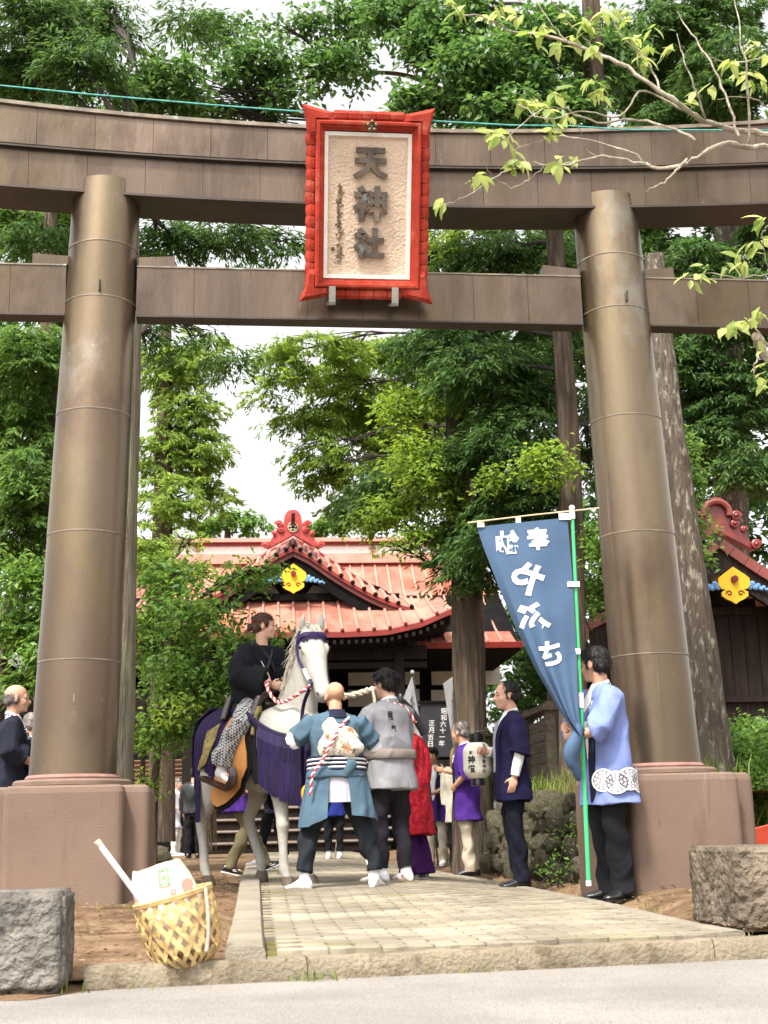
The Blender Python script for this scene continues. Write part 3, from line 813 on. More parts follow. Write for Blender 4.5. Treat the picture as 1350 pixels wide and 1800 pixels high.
# broadleaf trees
tree('broadleaf_tree', 'large-leaved dark green tree rising over the right half of the gate', TG,
     [(1135, 1500, 14), (1100, 900, 14), (1070, 500, 14), (1047, 200, 14), (1035, -120, 14)], [0.2, 0.16, 0.14, 0.12, 0.09], m_bark,
     [(860, 120, 110, 70, 13.6, 1.4), (770, 70, 80, 60, 14, 1.3), (950, 70, 100, 60, 13.8, 1.4), (800, 190, 80, 30, 14), (1060, 90, 80, 80, 14.4),  (900, 195, 90, 36, 13.4), (730, 175, 50, 36, 14), (1000, 180, 80, 50, 13.8), (700, 20, 80, 40, 14.4), (830, 20, 80, 30, 14)], 0.125, 'broad', 3.2, LM['broad_dark'], 18)
tree('broadleaf_tree', 'green tree with broad drooping leaves over the left half of the gate beam', TG,
     [(1010, 1500, 18.5), (1003, 900, 18.5), (988, 600, 18.5), (940, 300, 18), (760, 150, 17), (600, 130, 16.2), (380, 165, 15.5)], [0.2, 0.15, 0.12, 0.09, 0.06, 0.045, 0.025], m_bark,
     [(290, 150, 100, 50, 15, 1.5), (230, 175, 60, 30, 15, 1.4), (440, 110, 90, 50, 15.5, 1.2), (510, 165, 50, 26, 15.5, .8), (330, 190, 90, 26, 15.6), (450, 190, 70, 24, 16),  (380, 50, 80, 30, 16, .8), (600, 110, 80, 60, 16), (620, 30, 90, 36, 16), (520, 40, 60, 26, 16, .7), (180, 60, 40, 40, 16, .5)], 0.125, 'broad', 2.6, LM['broad_dark'], 19)
tree('broadleaf_tree', 'bright green leafy tree in front of the cedars beside the banner', TG,
     [(834, 1510, 18), (824, 1000, 18), (812, 850, 18), (805, 700, 18)], [0.1, 0.08, 0.06, 0.04], m_bark,
     [(700, 715, 50, 45, 16.5, .8), (780, 690, 50, 40, 16.2, .8), (760, 820, 60, 50, 16), (720, 800, 50, 50, 16.2), (960, 815, 50, 40, 14.5), (690, 890, 70, 30, 17), (800, 430, 50, 36, 16, .8), (870, 840, 40, 30, 15.2, .6), (740, 940, 50, 24, 16.4, .9), (650, 920, 50, 22, 17.5, .7), (790, 880, 40, 30, 16.2, .8),  (700, 960, 40, 14, 16, .4)], 0.10, 'broad', 1.9, LM['broad_lit'], 20)
tree('broadleaf_tree', 'leafy tree hanging over the left wing of the shrine roof', TG,
     [(268, 1545, 17.5), (272, 1380, 17.5), (290, 1200, 17.5), (315, 1050, 17.5)], [0.06, 0.05, 0.04, 0.03], m_bark,
     [(300, 1010, 60, 45, 17.5, .6), (350, 1080, 90, 60, 17, .7), (430, 1010, 55, 30, 16.5, .8), (270, 1120, 50, 70, 17.8, .7), (330, 1190, 90, 60, 17, .65), (420, 1140, 45, 50, 16.6, .65), (290, 1280, 50, 50, 17.2, .6), (350, 1275, 50, 36, 17, .6), (468, 1000, 26, 16, 16.2, .7), (395, 1200, 40, 50, 17), (480, 1130, 30, 36, 16.8, .7)], 0.115, 'broad', 2.2, LM['broad_mid'], 21)
tree('broadleaf_tree', 'small yellow-green sapling among the leaves left of the shrine', TG,
     [(245, 1545, 18.6), (250, 1380, 18.6), (256, 1200, 18.6), (262, 1050, 18.6)], [0.04, 0.035, 0.03, 0.02], m_bark,
     [(270, 1000, 40, 40, 18.2, .7), (260, 1100, 40, 50, 18.2, .7), (350, 1000, 40, 26, 18.2, .6), (240, 1300, 20, 30, 18.2, .7), (300, 1240, 40, 30, 16.4, .5), (255, 1380, 22, 26, 17.4, .6), (330, 950, 40, 20, 19, .4)], 0.10, 'broad', 1.7, LM['broad_lit'], 22)
tree('broadleaf_tree', 'dense green tree at the left edge behind the old man', TG,
     [(-20, 1560, 16), (-10, 1300, 16), (10, 1100, 16), (25, 1000, 16)], [0.09, 0.08, 0.06, 0.04], m_bark,
     [(40, 1010, 60, 45, 15), (90, 1075, 40, 50, 15), (20, 1100, 50, 50, 15.2), (80, 1170, 45, 40, 14.8), (30, 1200, 40, 30, 15.4, .7)], 0.11, 'broad', 2.6, LM['broad_mid'], 23)
tree('broadleaf_tree', 'weathered old tree with lichen-spotted trunk right behind the right gate pillar', TG,
     [(1258, 1440, 12.9), (1250, 1330, 12.9), (1226, 1120, 12.9), (1196, 900, 12.9), (1172, 700, 12.9), (1150, 450, 13)], [0.25, 0.20, 0.172, 0.15, 0.13, 0.1], m_barkd,
     [(1205, 850, 34, 45, 14, .9), (1215, 930, 30, 45, 14, .9), (1062, 960, 20, 50, 14.4), (1230, 980, 30, 18, 13.6, .6), (1048, 1040, 18, 40, 15.2), (1190, 780, 40, 40, 14.5, .7)], 0.085, 'broad', 2.4, LM['broad_mid'], 24, amp=0.12)
# a wooded rise far behind the shrine
for k, (ms, lab) in enumerate((([(400, 916, 60, 20, 55), (450, 925, 40, 16, 55), (350, 930, 40, 18, 55)], 'distant round tree showing above the shrine ridge left of its crest'),
                               ([(600, 920, 60, 22, 55), (655, 915, 40, 20, 55), (560, 930, 30, 14, 55)], 'distant round tree showing above the shrine ridge right of its crest'))):
    x = ms[0][0]
    tree('broadleaf_tree', lab, TG, [(x, 1470, 55), (x, 1100, 55), (x, 930, 55)], [0.3, 0.25, 0.12], m_bark, ms, 0.30, 'broad', 2.6, LM['broad_mid'], 30+k, twigs=False)
# dark wood closing the view behind the grove
bw = []
for (x, y, rx, ry, Y) in ((60, 250, 160, 200, 34), (40, 700, 140, 220, 36), (60, 1100, 160, 160, 36), (1150, 300, 260, 240, 34), (1250, 750, 220, 240, 36), (960, 600, 150, 150, 36), (1080, 980, 120, 150, 36), (880, 300, 140, 130, 36), (1300, 1100, 140, 160, 36), (900, 900, 120, 120, 38), (780, 760, 90, 100, 38), (960, 1180, 140, 120, 44), (1000, 1360, 160, 110, 44), (1120, 1250, 120, 180, 42), (60, 1330, 200, 120, 40), (260, 1250, 160, 200, 44)):
    rx *= 1.05
    bw.append((x, y, rx, ry, Y))
V, F, _b = foliage(bw, 0.34, 'broad', 2.3, np.random.default_rng(77))
np_mesh('far_woodland', V, F, LM['cedar_dark'], kind='stuff', label='dark woodland filling the view far behind the grove', cat='woodland')

# ------------------------------------------------------------------ shrine hall
m_roof = pmat('red_metal_roof', (0.40, 0.110, 0.072), 0.36, 0.14, 1.5, 0.08, 30, metal=0.1, spec=0.8)
overlay(m_roof, (0.50, 0.29, 0.22), 1.2, 0.42, 0.66, (1, 1, 0.5), 0.7)
island_tint(m_roof, 0.10)
m_rib = pmat('red_roof_rib', (0.56, 0.25, 0.19), 0.34, 0.12, 4, 0.05, 30, metal=0.15, spec=0.8)
m_rtrim = pmat('red_trim', (0.19, 0.020, 0.015), 0.5, 0.2, 4, 0.1, 40, spec=0.4)
m_orn = pmat('red_ornament', (0.36, 0.035, 0.028), 0.45, 0.25, 7, 0.2, 30, spec=0.5)
m_dkred = pmat('dark_red_board', (0.09, 0.018, 0.014), 0.6, 0.2, 4, 0.1, 30)
m_dkw = pmat('dark_wood', (0.014, 0.010, 0.008), 0.9, 0.3, 4, 0.3, 20, stretch=(4, 4, 0.4), spec=0.15)
m_bkw = pmat('shaded_black_wood', (0.006, 0.0055, 0.0055), 0.9, 0.3, 4, 0.2, 20, spec=0.1)  # near-black holds the shade of recesses and undersides; also on plain dark parts
m_plas = pmat('plaster', (0.55, 0.53, 0.47), 0.85, 0.06, 3, 0.2, 40)
m_brw = pmat('brown_plank', (0.16, 0.085, 0.045), 0.7, 0.25, 3, 0.3, 18, stretch=(0.5, 3, 6))
m_yel = pmat('yellow_paint', (0.72, 0.42, 0.012), 0.5, 0.12, 6, 0.1, 40)
m_blu = pmat('blue_paint', (0.13, 0.27, 0.50), 0.6, 0.3, 14, 0.3, 40)
m_mar = pmat('maroon_paint', (0.16, 0.008, 0.010), 0.5, 0.2, 10, 0.1, 40)
m_stone = pmat('grey_stone', (0.20, 0.185, 0.16), 0.92, 0.25, 3, 0.6, 30, spec=0.15, bdist=0.03)
SA = rad(5.0); SO = Vector(at(521, 1500, 33)); SO.z = 0.07
sex = Vector((math.cos(SA), math.sin(SA), 0)); sey = Vector((-math.sin(SA), math.cos(SA), 0))
def sl(px, py, ly):
    d = _F + (px-675)/FPX*_XR + (900-py)/FPX*_YU; c = Vector((0, 0, HC))
    t = ((SO-c).dot(sey)+ly)/d.dot(sey); p = c + d*t - SO
    return p.dot(sex), p.z
hall = thing('shrine_hall', 'wooden shrine hall with red ribbed metal roof and gabled porch', 'shrine', SO, SA)
def interp(pts, n):
    """smooth curve through points, n samples"""
    P = [Vector(p) for p in pts]; out = []
    for i in range(n+1):
        t = i/n*(len(P)-1); k = min(int(t), len(P)-2); u = t-k
        p0 = P[max(0, k-1)]; p1 = P[k]; p2 = P[k+1]; p3 = P[min(len(P)-1, k+2)]
        out.append(0.5*((2*p1)+(p2-p0)*u+(2*p0-5*p1+4*p2-p3)*u*u+(3*p1-p0-3*p2+p3)*u**3))
    return out
# main roof
z_ridge = sl(521, 990, 5.4)[1]; z_eave = sl(850, 1128, 0.9)[1]
def main_prof(t):           # eave -> ridge, concave sweep
    return 0.9+4.5*t, z_eave + (z_ridge-z_eave)*(0.62*t+0.38*t*t)
HWm = 5.75; pitchw = 0.355
nst = int(2*HWm/pitchw); 
for i in range(nst):
    x0 = -HWm+i*pitchw; x1 = x0+pitchw
    rs = []
    for k in range(9):
        y, z = main_prof(k/8); rs.append([(x0+.004, y, z), (x1-.004, y, z), (x1-.004, y, z-0.06), (x0+.004, y, z-0.06)])
    MB().rings(rs).build('roof_panel', m_roof, hall)
    pts = [(x0, *main_prof(k/8)) for k in range(9)]
    MB().tube([(a, b, c+0.02) for a, b, c in pts], 0.032, 8).build('roof_rib', m_rib, hall, smooth=True)
MB().rings([[(x, 0.86, z_eave-0.16), (x, 0.82, z_eave-0.02), (x, 0.95, z_eave+0.01), (x, 1.0, z_eave-0.16)] for x in (-HWm-.03, HWm+.03)]).build('eave_trim', m_rtrim, hall)
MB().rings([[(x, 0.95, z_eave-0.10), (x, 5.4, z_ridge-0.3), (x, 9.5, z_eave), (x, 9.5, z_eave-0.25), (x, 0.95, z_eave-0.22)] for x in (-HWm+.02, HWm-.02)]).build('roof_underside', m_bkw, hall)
HWr = 4.6
for nm, z0, z1, yf, mt in (('ridge_course', 990, 973, 5.15, m_rib), ('ridge_band', 973, 959, 5.22, m_wht), ('ridge_course', 959, 952, 5.16, m_rtrim), ('ridge_cap', 952, 945, 5.05, m_rib)):
    za, zb = sl(521, z0, yf)[1], sl(521, z1, yf)[1]
    MB().box((0, yf+0.35, (za+zb)/2), (2*HWr, 0.7, zb-za-0.006)).build(nm, mt, hall)
for px in (348, 655):
    x, z = sl(px, 965, 5.2)
    mb = MB()
    for k in range(5): mb.ell((x+0.07*math.cos(k*1.257+1.57), 5.2, z+0.07*math.sin(k*1.257+1.57)), (0.042, 0.03, 0.042), n=8, m=6)
    mb.ell((x, 5.19, z), 0.03, n=8, m=6)
    mb.build('ridge_crest', pmat('crest_tan', (0.30, 0.19, 0.10), 0.6, 0.2, 9, 0.2, 40), hall, smooth=True)
# porch: skirt roof below the gable
ES = [sl(521, 1110, 0), sl(610, 1109.5, 0), sl(680, 1106, 0), sl(740, 1092, 0), sl(795, 1068, 0)]
def skirt_e(x):
    a = abs(x)
    for (x0, z0), (x1, z1) in zip(ES, ES[1:]):
        if a <= x1: return z0+(z1-z0)*(a-x0)/(x1-x0)
    return ES[-1][1]
def skirt_pt(x, t):
    ze = skirt_e(x); y = 1.35*t; zt = sl(521, 1054, 1.35)[1]
    return (x*(1-0.03*t), y, ze+(max(zt, ze+0.5)-ze)*(0.8*t+0.2*t*t))
HWs = ES[-1][0]
ns = 20
for i in range(ns):
    x0 = -HWs+2*HWs*i/ns; x1 = x0+2*HWs/ns
    rs = []
    for k in range(5):
        A = Vector(skirt_pt(x0+.004, k/4)); B = Vector(skirt_pt(x1-.004, k/4)); rs.append([A, B, B-Vector((0, 0, .05)), A-Vector((0, 0, .05))])
    MB().rings(rs).build('roof_panel', m_roof, hall)
    pts = [Vector(skirt_pt(x0, k/4))+Vector((0, -0.02, 0.025)) for k in range(5)]
    mb = MB().tube(pts, 0.036, 8); rb = mb.build('roof_rib', m_rib, hall, smooth=True)
    MB().ell(pts[0], (0.05, 0.03, 0.05), n=8, m=6).build('rib_end', m_dkred, rb, smooth=True)
rs = []
for i in range(31):
    x = -HWs+2*HWs*i/30; e = Vector(skirt_pt(x, 0)); rs.append([e+Vector((0, -0.01, -0.02)), e+Vector((0, -0.01, -0.15)), e+Vector((0, 0.25, -0.17)), e+Vector((0, 0.2, -0.06))])
MB().rings(rs).build('eave_trim', m_rtrim, hall)
rs = []
for i in range(31):
    x = -HWs+2*HWs*i/30; e = Vector(skirt_pt(x*0.99, 0)); e2 = Vector(skirt_pt(x*0.99, 1))
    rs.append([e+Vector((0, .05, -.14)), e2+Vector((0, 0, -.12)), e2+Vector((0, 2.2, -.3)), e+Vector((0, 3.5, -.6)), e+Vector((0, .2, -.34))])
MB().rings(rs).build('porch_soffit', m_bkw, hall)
# rafters under the porch eave
for i in range(42):
    x = -HWs*0.93+2*HWs*0.93*i/41; e = Vector(skirt_pt(x, 0))
    MB().box((x, 0.35, e.z-0.27), (0.07, 0.8, 0.09)).build('rafter', m_dkw, hall)
# gable
GB = [sl(*q, 0.8) for q in ((521, 962), (545, 977), (580, 1001), (620, 1026), (660, 1047), (700, 1062), (742, 1073))]
GB[0] = (0.0, GB[0][1])
def gcurve(sx, n=24): return [Vector((sx*p.x, 0.8, p.y)) for p in interp([(x, z) for x, z in GB], n)]
for sx in (-1, 1):
    C_ = gcurve(sx)
    # turned-over verge: ribs drop to the bargeboard
    up = []
    for i, p in enumerate(C_):
        a = C_[max(0, i-1)]; b = C_[min(len(C_)-1, i+1)]; t = (b-a).normalized(); n = Vector((-t.z*sx, 0, t.x*sx)); n = n if n.z > 0 else -n
        up.append(p + n*0.30 + Vector((0, 0.75, 0)))
    up[0] = Vector((0, 1.55, C_[0].z+0.36))
    for i in range(0, 24, 2):
        A, B, C2, D = C_[i], C_[i+2], up[i+2], up[i]
        mid = lambda p, q: (p+q)/2
        bul = Vector((0, -0.10, 0.05))
        MB().rings([[A, B, B+Vector((0, .05, -.05)), A+Vector((0, .05, -.05))], [mid(A, D)+bul, mid(B, C2)+bul, mid(B, C2)+Vector((0, .05, -.05)), mid(A, D)+Vector((0, .05, -.05))], [D, C2, C2+Vector((0, .05, -.05)), D+Vector((0, .05, -.05))]]).build('verge_panel', m_roof, hall)
        top = up[max(0, i-2)]
        rb = MB().tube([A+Vector((0, -.03, .03)), (A+top)/2+Vector((0, -.13, .07)), top+Vector((0, -.02, .03))], 0.045, 8).build('verge_rib', m_rib, hall, smooth=True)
        MB().ell(A+Vector((0, -.05, .025)), (0.06, 0.035, 0.06), n=10, m=6).build('rib_end', m_bkw, rb, smooth=True)
    # slope running back to the main roof
    for i in range(0, 24, 2):
        A, B = up[i], up[i+2]
        MB().rings([[A, B, B-Vector((0, 0, .05)), A-Vector((0, 0, .05))], [A+Vector((0, 3.2, 0)), B+Vector((0, 3.2, 0)), B+Vector((0, 3.2, -.05)), A+Vector((0, 3.2, -.05))]]).build('roof_panel', m_roof, hall)
    MB().tube([p+Vector((0, 0, .03)) for p in up], 0.05, 8).build('verge_ridge', m_rtrim, hall, smooth=True)
    # bargeboards
    MB().rings([[p+Vector((0, -.02, -.02)), p+Vector((0, -.02, -.10)), p+Vector((0, .2, -.10)), p+Vector((0, .2, -.02))] for p in C_]).build('bargeboard', m_rtrim, hall)
    MB().rings([[p+Vector((-sx*.01, .03, -.10)), p+Vector((-sx*.02, .03, -.22)), p+Vector((-sx*.02, .2, -.22)), p+Vector((0, .2, -.10))] for p in C_]).build('bargeboard', m_dkred, hall)
    MB().rings([[p+Vector((-sx*.03, .1, -.22)), p+Vector((-sx*.08, .1, -.52)), p+Vector((-sx*.08, .2, -.52)), p+Vector((-sx*.03, .2, -.22))] for p in C_[:22]]).build('bargeboard', m_bkw, hall)
zt = sl(521, 1056, 1.3)[1]
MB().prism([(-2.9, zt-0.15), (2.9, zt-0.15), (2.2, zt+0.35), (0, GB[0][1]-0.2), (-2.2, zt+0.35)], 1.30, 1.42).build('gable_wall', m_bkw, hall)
MB().box((0, 1.2, zt+0.06), (5.4, 0.16, 0.16)).build('gable_beam', m_bkw, hall)
for s in (-1, 1):
    MB().prism([(s*0.35, zt+.17), (s*0.95, zt+.17), (s*0.8, zt+.30), (s*0.5, zt+.38)], 1.18, 1.27).build('cloud_bracket', pmat('grey_carving', (0.10, 0.10, 0.10), 0.8, 0.2, 9, 0.2, 40), hall)
def gegyo(root, cx, cy, cz, h, holes=False):
    """yellow pendant with a red boss between blue cloud wings"""
    def S(p): return [(cx+u*h, cz+w*h) for u, w in p]
    half = [(0, .52), (.14, .42), (.30, .31), (.43, .20), (.43, .02), (.36, -.08), (.25, -.11), (.36, -.17), (.36, -.28), (.24, -.37), (.12, -.42), (0, -.50)]
    poly = half + [(-u, w) for u, w in reversed(half[1:-1])]
    g = MB().prism(S(poly), cy-0.03*h*2, cy+0.03*h).build('gable_pendant', m_yel, root)
    MB().prism(S([(.10*math.cos(k*PI/3+.5), .17+.10*math.sin(k*PI/3+.5)) for k in range(6)]), cy-0.18*h, cy-0.05*h).build('boss', m_mar, g)
    mb = MB()
    for s in (-1, 1):
        pts = [(cx+s*h*(.16+.09*math.cos(t)*(1-t/9)), cy-0.065*h, cz+h*(-.21+.08*math.sin(t)*(1-t/9))) for t in [q*0.55 for q in range(12)]]
        MB().tube(pts, 0.018*h, 6).build('scroll', m_mar, g, smooth=True)
    for s in (-1, 1):
        mb = MB(); rr = random.Random(4)
        for k in range(9):
            u = .44+.075*k; w = .02-.02*k
            mb.ell((cx+s*h*u, cy, cz+h*(w+(0.06 if k % 2 else -0.04)*(1-k/10))), (0.095*h*(1-k/14), 0.04*h, 0.095*h*(1-k/12)), n=10, m=6)
        mb.build('cloud_wing', m_blu, root, smooth=True, kind='stuff')
gx, gz = sl(520, 1018, 0.75); gegyo(hall, 0.0, 0.72, gz, 0.74)
def scroll(mb, c, r, th, sx, turns=1.6, y=0.06):
    """spiral volute in the x-z plane"""
    pts = []; rr_ = []
    for k in range(22):
        t = k/21; a = turns*2*PI*t; q = r*(1-0.85*t)
        pts.append((c[0]+sx*q*math.cos(a), c[1]-0.02-0.06*t, c[2]+q*math.sin(a))); rr_.append(th*(1-0.45*t))
    mb.tube(pts, rr_, 8); mb.ell((c[0], c[1]+0.02, c[2]), (r*0.85, y, r*0.85), n=12, m=6)
def ridge_crest_tile(root, px0, ly, k, name='crest_tile', lx=None, mat=None, base=None):
    """tile at the head of a gable: round-topped slab flanked by volutes, k = size"""
    cx, cz = base
    mat = mat or m_orn
    half = [(0, 0), (.75, -.42), (.62, -.12), (.50, .10), (.42, .22), (.28, .30), (.24, .55), (.17, .68), (.08, .73), (0, .74)]
    poly = half+[(-u, w) for u, w in reversed(half[1:-1])]
    o = MB().prism([(cx+u*k, cz+w*k) for u, w in poly], ly-0.06, ly+0.12).build(name, mat, root)
    for s in (-1, 1):
        for (u, w, r, th) in ((.40, .30, .10, .05), (.36, .13, .085, .045), (.78, -.32, .10, .05), (.55, .02, .06, .035)):
            mb = MB(); scroll(mb, (cx+s*u*k, ly-0.05, cz+w*k), r*k, th*k, s); mb.build('volute', mat, o, smooth=True)
    return o
ck = 1.0*33.8/33*0.70
bz = GB[0][1]+0.18
ct = ridge_crest_tile(hall, 521, 0.72, ck*1.22, base=(0, bz+0.12))
m_cr = pmat('crest_pale', (0.42, 0.34, 0.22), 0.6, 0.2, 9, 0.2, 40)
zc = sl(521, 927, 0.66)[1]
mb = MB(); mb.tube([(0.12*math.cos(a), 0.63, zc+0.12*math.sin(a)) for a in [2*PI*j/20 for j in range(21)]], 0.016, 6, cap=False); mb.build('crest_ring', m_cr, ct, smooth=True)
MB().prism([(0.115*math.cos(2*PI*j/20), zc+0.115*math.sin(2*PI*j/20)) for j in range(20)], 0.64, 0.67).build('crest_disc', m_bkw, ct)
for k in range(5):
    a = PI/2+k*2*PI/5; MB().ell((0.068*math.cos(a), 0.635, zc+0.068*math.sin(a)), (0.03, 0.02, 0.03), n=8, m=6).build('crest_petal', m_cr, ct, smooth=True)
z1 = sl(521, 918, 0.7)[1]; z2 = sl(521, 902, 0.5)[1]
MB().tube([(0, 0.72, z1-.1), (0, 0.6, z1), (0.01, 0.40, z2)], [0.05, 0.052, 0.045], 10).build('crest_finial', m_dkred, ct, smooth=True)
# body of the hall
zf = sl(521, 1342, 1.6)[1]                      # veranda floor
ztop = z_eave-0.15
MB().box((0, 5.5, (zf+ztop)/2), (9.6, 0.2, ztop-zf)).build('inner_wall', m_bkw, hall)
MB().box((0, 3.6, zf-0.08), (10.2, 4.6, 0.16)).build('veranda_floor', m_dkw, hall)
MB().box((0, 3.7, (zf-0.16)/2), (9.8, 4.2, zf-0.17)).build('plinth', m_bkw, hall)
for x in (-4.7, -2.75, 2.75, 4.7):
    MB().box((x, 2.2, (zf+ztop)/2), (0.26, 0.26, ztop-zf)).build('column', m_dkw, hall)
for x in (-2.6, 2.6):
    MB().box((x, 0.75, (ES[0][1]-0.45)/2), (0.24, 0.24, ES[0][1]-0.45)).build('porch_column', m_dkw, hall)
for z_, d in ((1150, .34), (1172, .14)):
    zz = sl(521, z_, 0.8)[1]
    MB().box((0, 0.78, zz), (6.6, 0.2, d)).build('porch_beam', m_dkw, hall)
for k in range(13):
    zz = sl(521, 1130, 0.6)[1]
    MB().box((-2.9+k*0.483, 0.62, zz-0.03), (0.2, 0.34, 0.16)).build('bracket_block', m_dkw, hall)
for (x0, x1, y0, y1) in ((612, 738, 1168, 1203), (758, 822, 1168, 1203), (612, 738, 1213, 1240), (758, 822, 1213, 1240), (838, 880, 1168, 1203)):
    a, zb = sl(x0, y0, 5.3); b, za = sl(x1, y1, 5.3)
    MB().box(((a+b)/2, 5.34, (za+zb)/2), (b-a, 0.06, zb-za)).build('plaster_panel', m_plas, hall)
# stairs
nstep = 8
for k in range(nstep):
    z1_ = zf*(k+1)/nstep; y0_ = 1.3-0.28*(nstep-k)
    tr = MB().box((0, y0_+0.16, z1_-0.04), (4.4, 0.34, 0.07)).build('stair_tread', m_brw, hall)
    MB().box((0, y0_+0.06, z1_-0.07-(zf/nstep-0.07)/2), (4.3, 0.03, zf/nstep-0.075)).build('riser', m_dkw, tr)
    MB().box((0, y0_-0.018, z1_-0.035), (4.4, 0.012, 0.03)).build('nosing', pmat('steel_nosing', (0.45, 0.44, 0.42), 0.4, 0.1, 9, 0, 1, metal=0.7), tr)
# louvred side panel, lower left
for k in range(9):
    x0, z0 = sl(236, 1400-k*7.6, 1.0); x1, _ = sl(332, 1400, 1.0)
    MB().box(((x0+x1)/2, 1.0, z0), (x1-x0, 0.05, 0.065), Matrix.Rotation(0.5, 3, 'X')).build('louvre_slat', m_brw, hall)
x0, z0 = sl(230, 1410, 1.06); x1, z1 = sl(338, 1325, 1.06)
MB().box(((x0+x1)/2, 1.1, (z0+z1)/2), (x1-x0, 0.05, z1-z0)).build('louvre_backing', m_bkw, hall)
MB().box((-3.6, 1.25, 1.15), (4.2, 0.08, 2.1)).build('side_screen', m_bkw, hall)
MB().box((-3.7, 1.35, 3.1), (3.6, 0.08, 1.8)).build('side_wall_upper', m_dkw, hall)
# sacred straw rope with hanging ends
m_rope = pmat('straw_rope', (0.42, 0.37, 0.29), 0.9, 0.2, 20, 0.5, 60)
def twist(pts, r, mat_, name, parent, strands=2, tw=9.0, **kw):
    mb = MB(); P = interp(pts, 40)
    for s in range(strands):
        q = []
        for i, p in enumerate(P):
            a = tw*2*PI*i/40 + s*2*PI/strands; q.append(p+Vector((0, math.cos(a)*r*.6, math.sin(a)*r*.6)))
        mb.tube(q, r*.75, 6)
    return mb.build(name, mat_, parent, smooth=True, kind='stuff', **kw)
rx0, rz0 = sl(596, 1224, 0.3); rx1, rz1 = sl(655, 1211, 0.3); rx2, rz2 = sl(700, 1222, 0.3)
rope = thing('sacred_rope', 'twisted pale straw rope hanging across the shrine porch', 'rope', SO, SA)
twist([(-2.4, .55, rz1+.15), (-1.0, .5, rz0-.05), (rx0, .45, rz0), (rx1, .45, rz1), (2.4, .55, rz1+.1)], 0.07, m_rope, 'strand', rope)
twist([(rx1, .42, rz1), (rx1+.05, .40, rz1-.3), (rx1+.04, .40, rz1-.75)], 0.05, m_rope, 'hanging_end', rope, tw=4)
# dedication board
bx0, bz1 = sl(738, 1237, -1.8); bx1, bz0 = sl(800, 1330, -1.8)
brd = thing('dedication_board', 'black upright board with white vertical characters before the porch', 'sign', SO+sex*((bx0+bx1)/2)+sey*(-1.8), SA)
bw_ = bx1-bx0
m_blk = pmat('black_board', (0.012, 0.012, 0.016), 0.6, 0.3, 4, 0.1, 40)
MB().box((0, 0, (bz0+bz1)/2), (bw_, 0.06, bz1-bz0)).build('board', m_blk, brd)
MB().box((0, -0.01, bz1+0.03), (bw_+0.12, 0.14, 0.05)).build('cap_rail', m_bkw, brd)
for s in (-1, 1): MB().box((s*(bw_/2-0.03), 0.01, bz0/2), (0.08, 0.1, bz0)).build('post', m_bkw, brd)
m_ink = pmat('grey_lettering', (0.50, 0.49, 0.47), 0.7, 0.1, 9, 0, 1)
chs = []
for i, ch in enumerate('昭和六十一年'): 
    x, z = sl(781-1.5*i*0.6, 1250+i*11.3, -1.84); chs.append((ch, x-(bx0+bx1)/2, z, 0.135, False))
for i, ch in enumerate('正月吉日'):
    x, z = sl(759-0.8*i, 1271+i*12.2, -1.84); chs.append((ch, x-(bx0+bx1)/2, z, 0.135, False))
write('lettering', chs, m_ink, brd, lambda u, v, w: Vector((u, -0.034, v)), bold=0.015)

# ------------------------------------------------------------------ storehouse at the right
QY = 18.0
m_swd = pmat('storehouse_wood', (0.022, 0.014, 0.011), 0.85, 0.35, 3, 0.4, 14, stretch=(6, 6, 0.5), spec=0.2)
m_stl = pmat('storehouse_tile', (0.20, 0.045, 0.035), 0.5, 0.25, 2, 0.2, 25, spec=0.5)
island_tint(m_stl, 0.22)
qo = at(1287, 1500, QY); qo.z = 0
store = thing('storehouse', 'dark plank storehouse with red tiled gable and yellow pendant at the right', 'building', qo, rad(3))
qc, qs = math.cos(rad(3)), math.sin(rad(3))
def ql(px, py, ly=0.0):
    d = _F + (px-675)/FPX*_XR + (900-py)/FPX*_YU; c = Vector((0, 0, HC)); ey = Vector((-qs, qc, 0)); ex = Vector((qc, qs, 0))
    t = ((qo-c).dot(ey)+ly)/d.dot(ey); p = c+d*t-qo; return p.dot(ex), p.z
apx, apz = ql(1287, 962, -0.5)
QC = [(0, apz), (0.40, apz-0.30), (0.80, apz-0.565), (1.25, apz-0.82), (1.75, apz-1.05)]
for s in (-1, 1):
    P = [Vector((s*p.x, -0.5, p.y)) for p in interp(QC, 10)]
    for i in range(10):
        a, b = P[i], P[i+1]
        t = (b-a).normalized(); n = Vector((-t.z, 0, t.x)); n = n if n.z > 0 else -n
        MB().rings([[a+t*.004, b-t*.004, b-t*.004+n*.13, a+t*.004+n*.13], [a+t*.004+Vector((0, .16, 0)), b-t*.004+Vector((0, .16, 0)), b-t*.004+n*.13+Vector((0, .16, 0)), a+t*.004+n*.13+Vector((0, .16, 0))]]).build('verge_tile', m_stl, store)
        MB().rings([[a+n*.04, b+n*.04, b+n*.10, a+n*.10], [a+n*.04+Vector((0, 4, 0)), b+n*.04+Vector((0, 4, 0)), b+n*.10+Vector((0, 4, 0)), a+n*.10+Vector((0, 4, 0))]] if False else [[a+Vector((0, .17, .03)), b+Vector((0, .17, .03)), b+Vector((0, .17, .10)), a+Vector((0, .17, .10))], [a+Vector((0, 4, .03)), b+Vector((0, 4, .03)), b+Vector((0, 4, .10)), a+Vector((0, 4, .10))]]).build('roof_panel', m_roof, store)
    MB().rings([[p+Vector((0, .05, -.005)), p+Vector((0, .05, -.32)), p+Vector((0, .16, -.32)), p+Vector((0, .16, -.005))] for p in P]).build('bargeboard', m_swd, store)
    MB().rings([[p+Vector((0, .02, -.26)), p+Vector((0, .02, -.34)), p+Vector((0, .05, -.34)), p+Vector((0, .05, -.26))] for p in P]).build('barge_bead', m_swd, store)
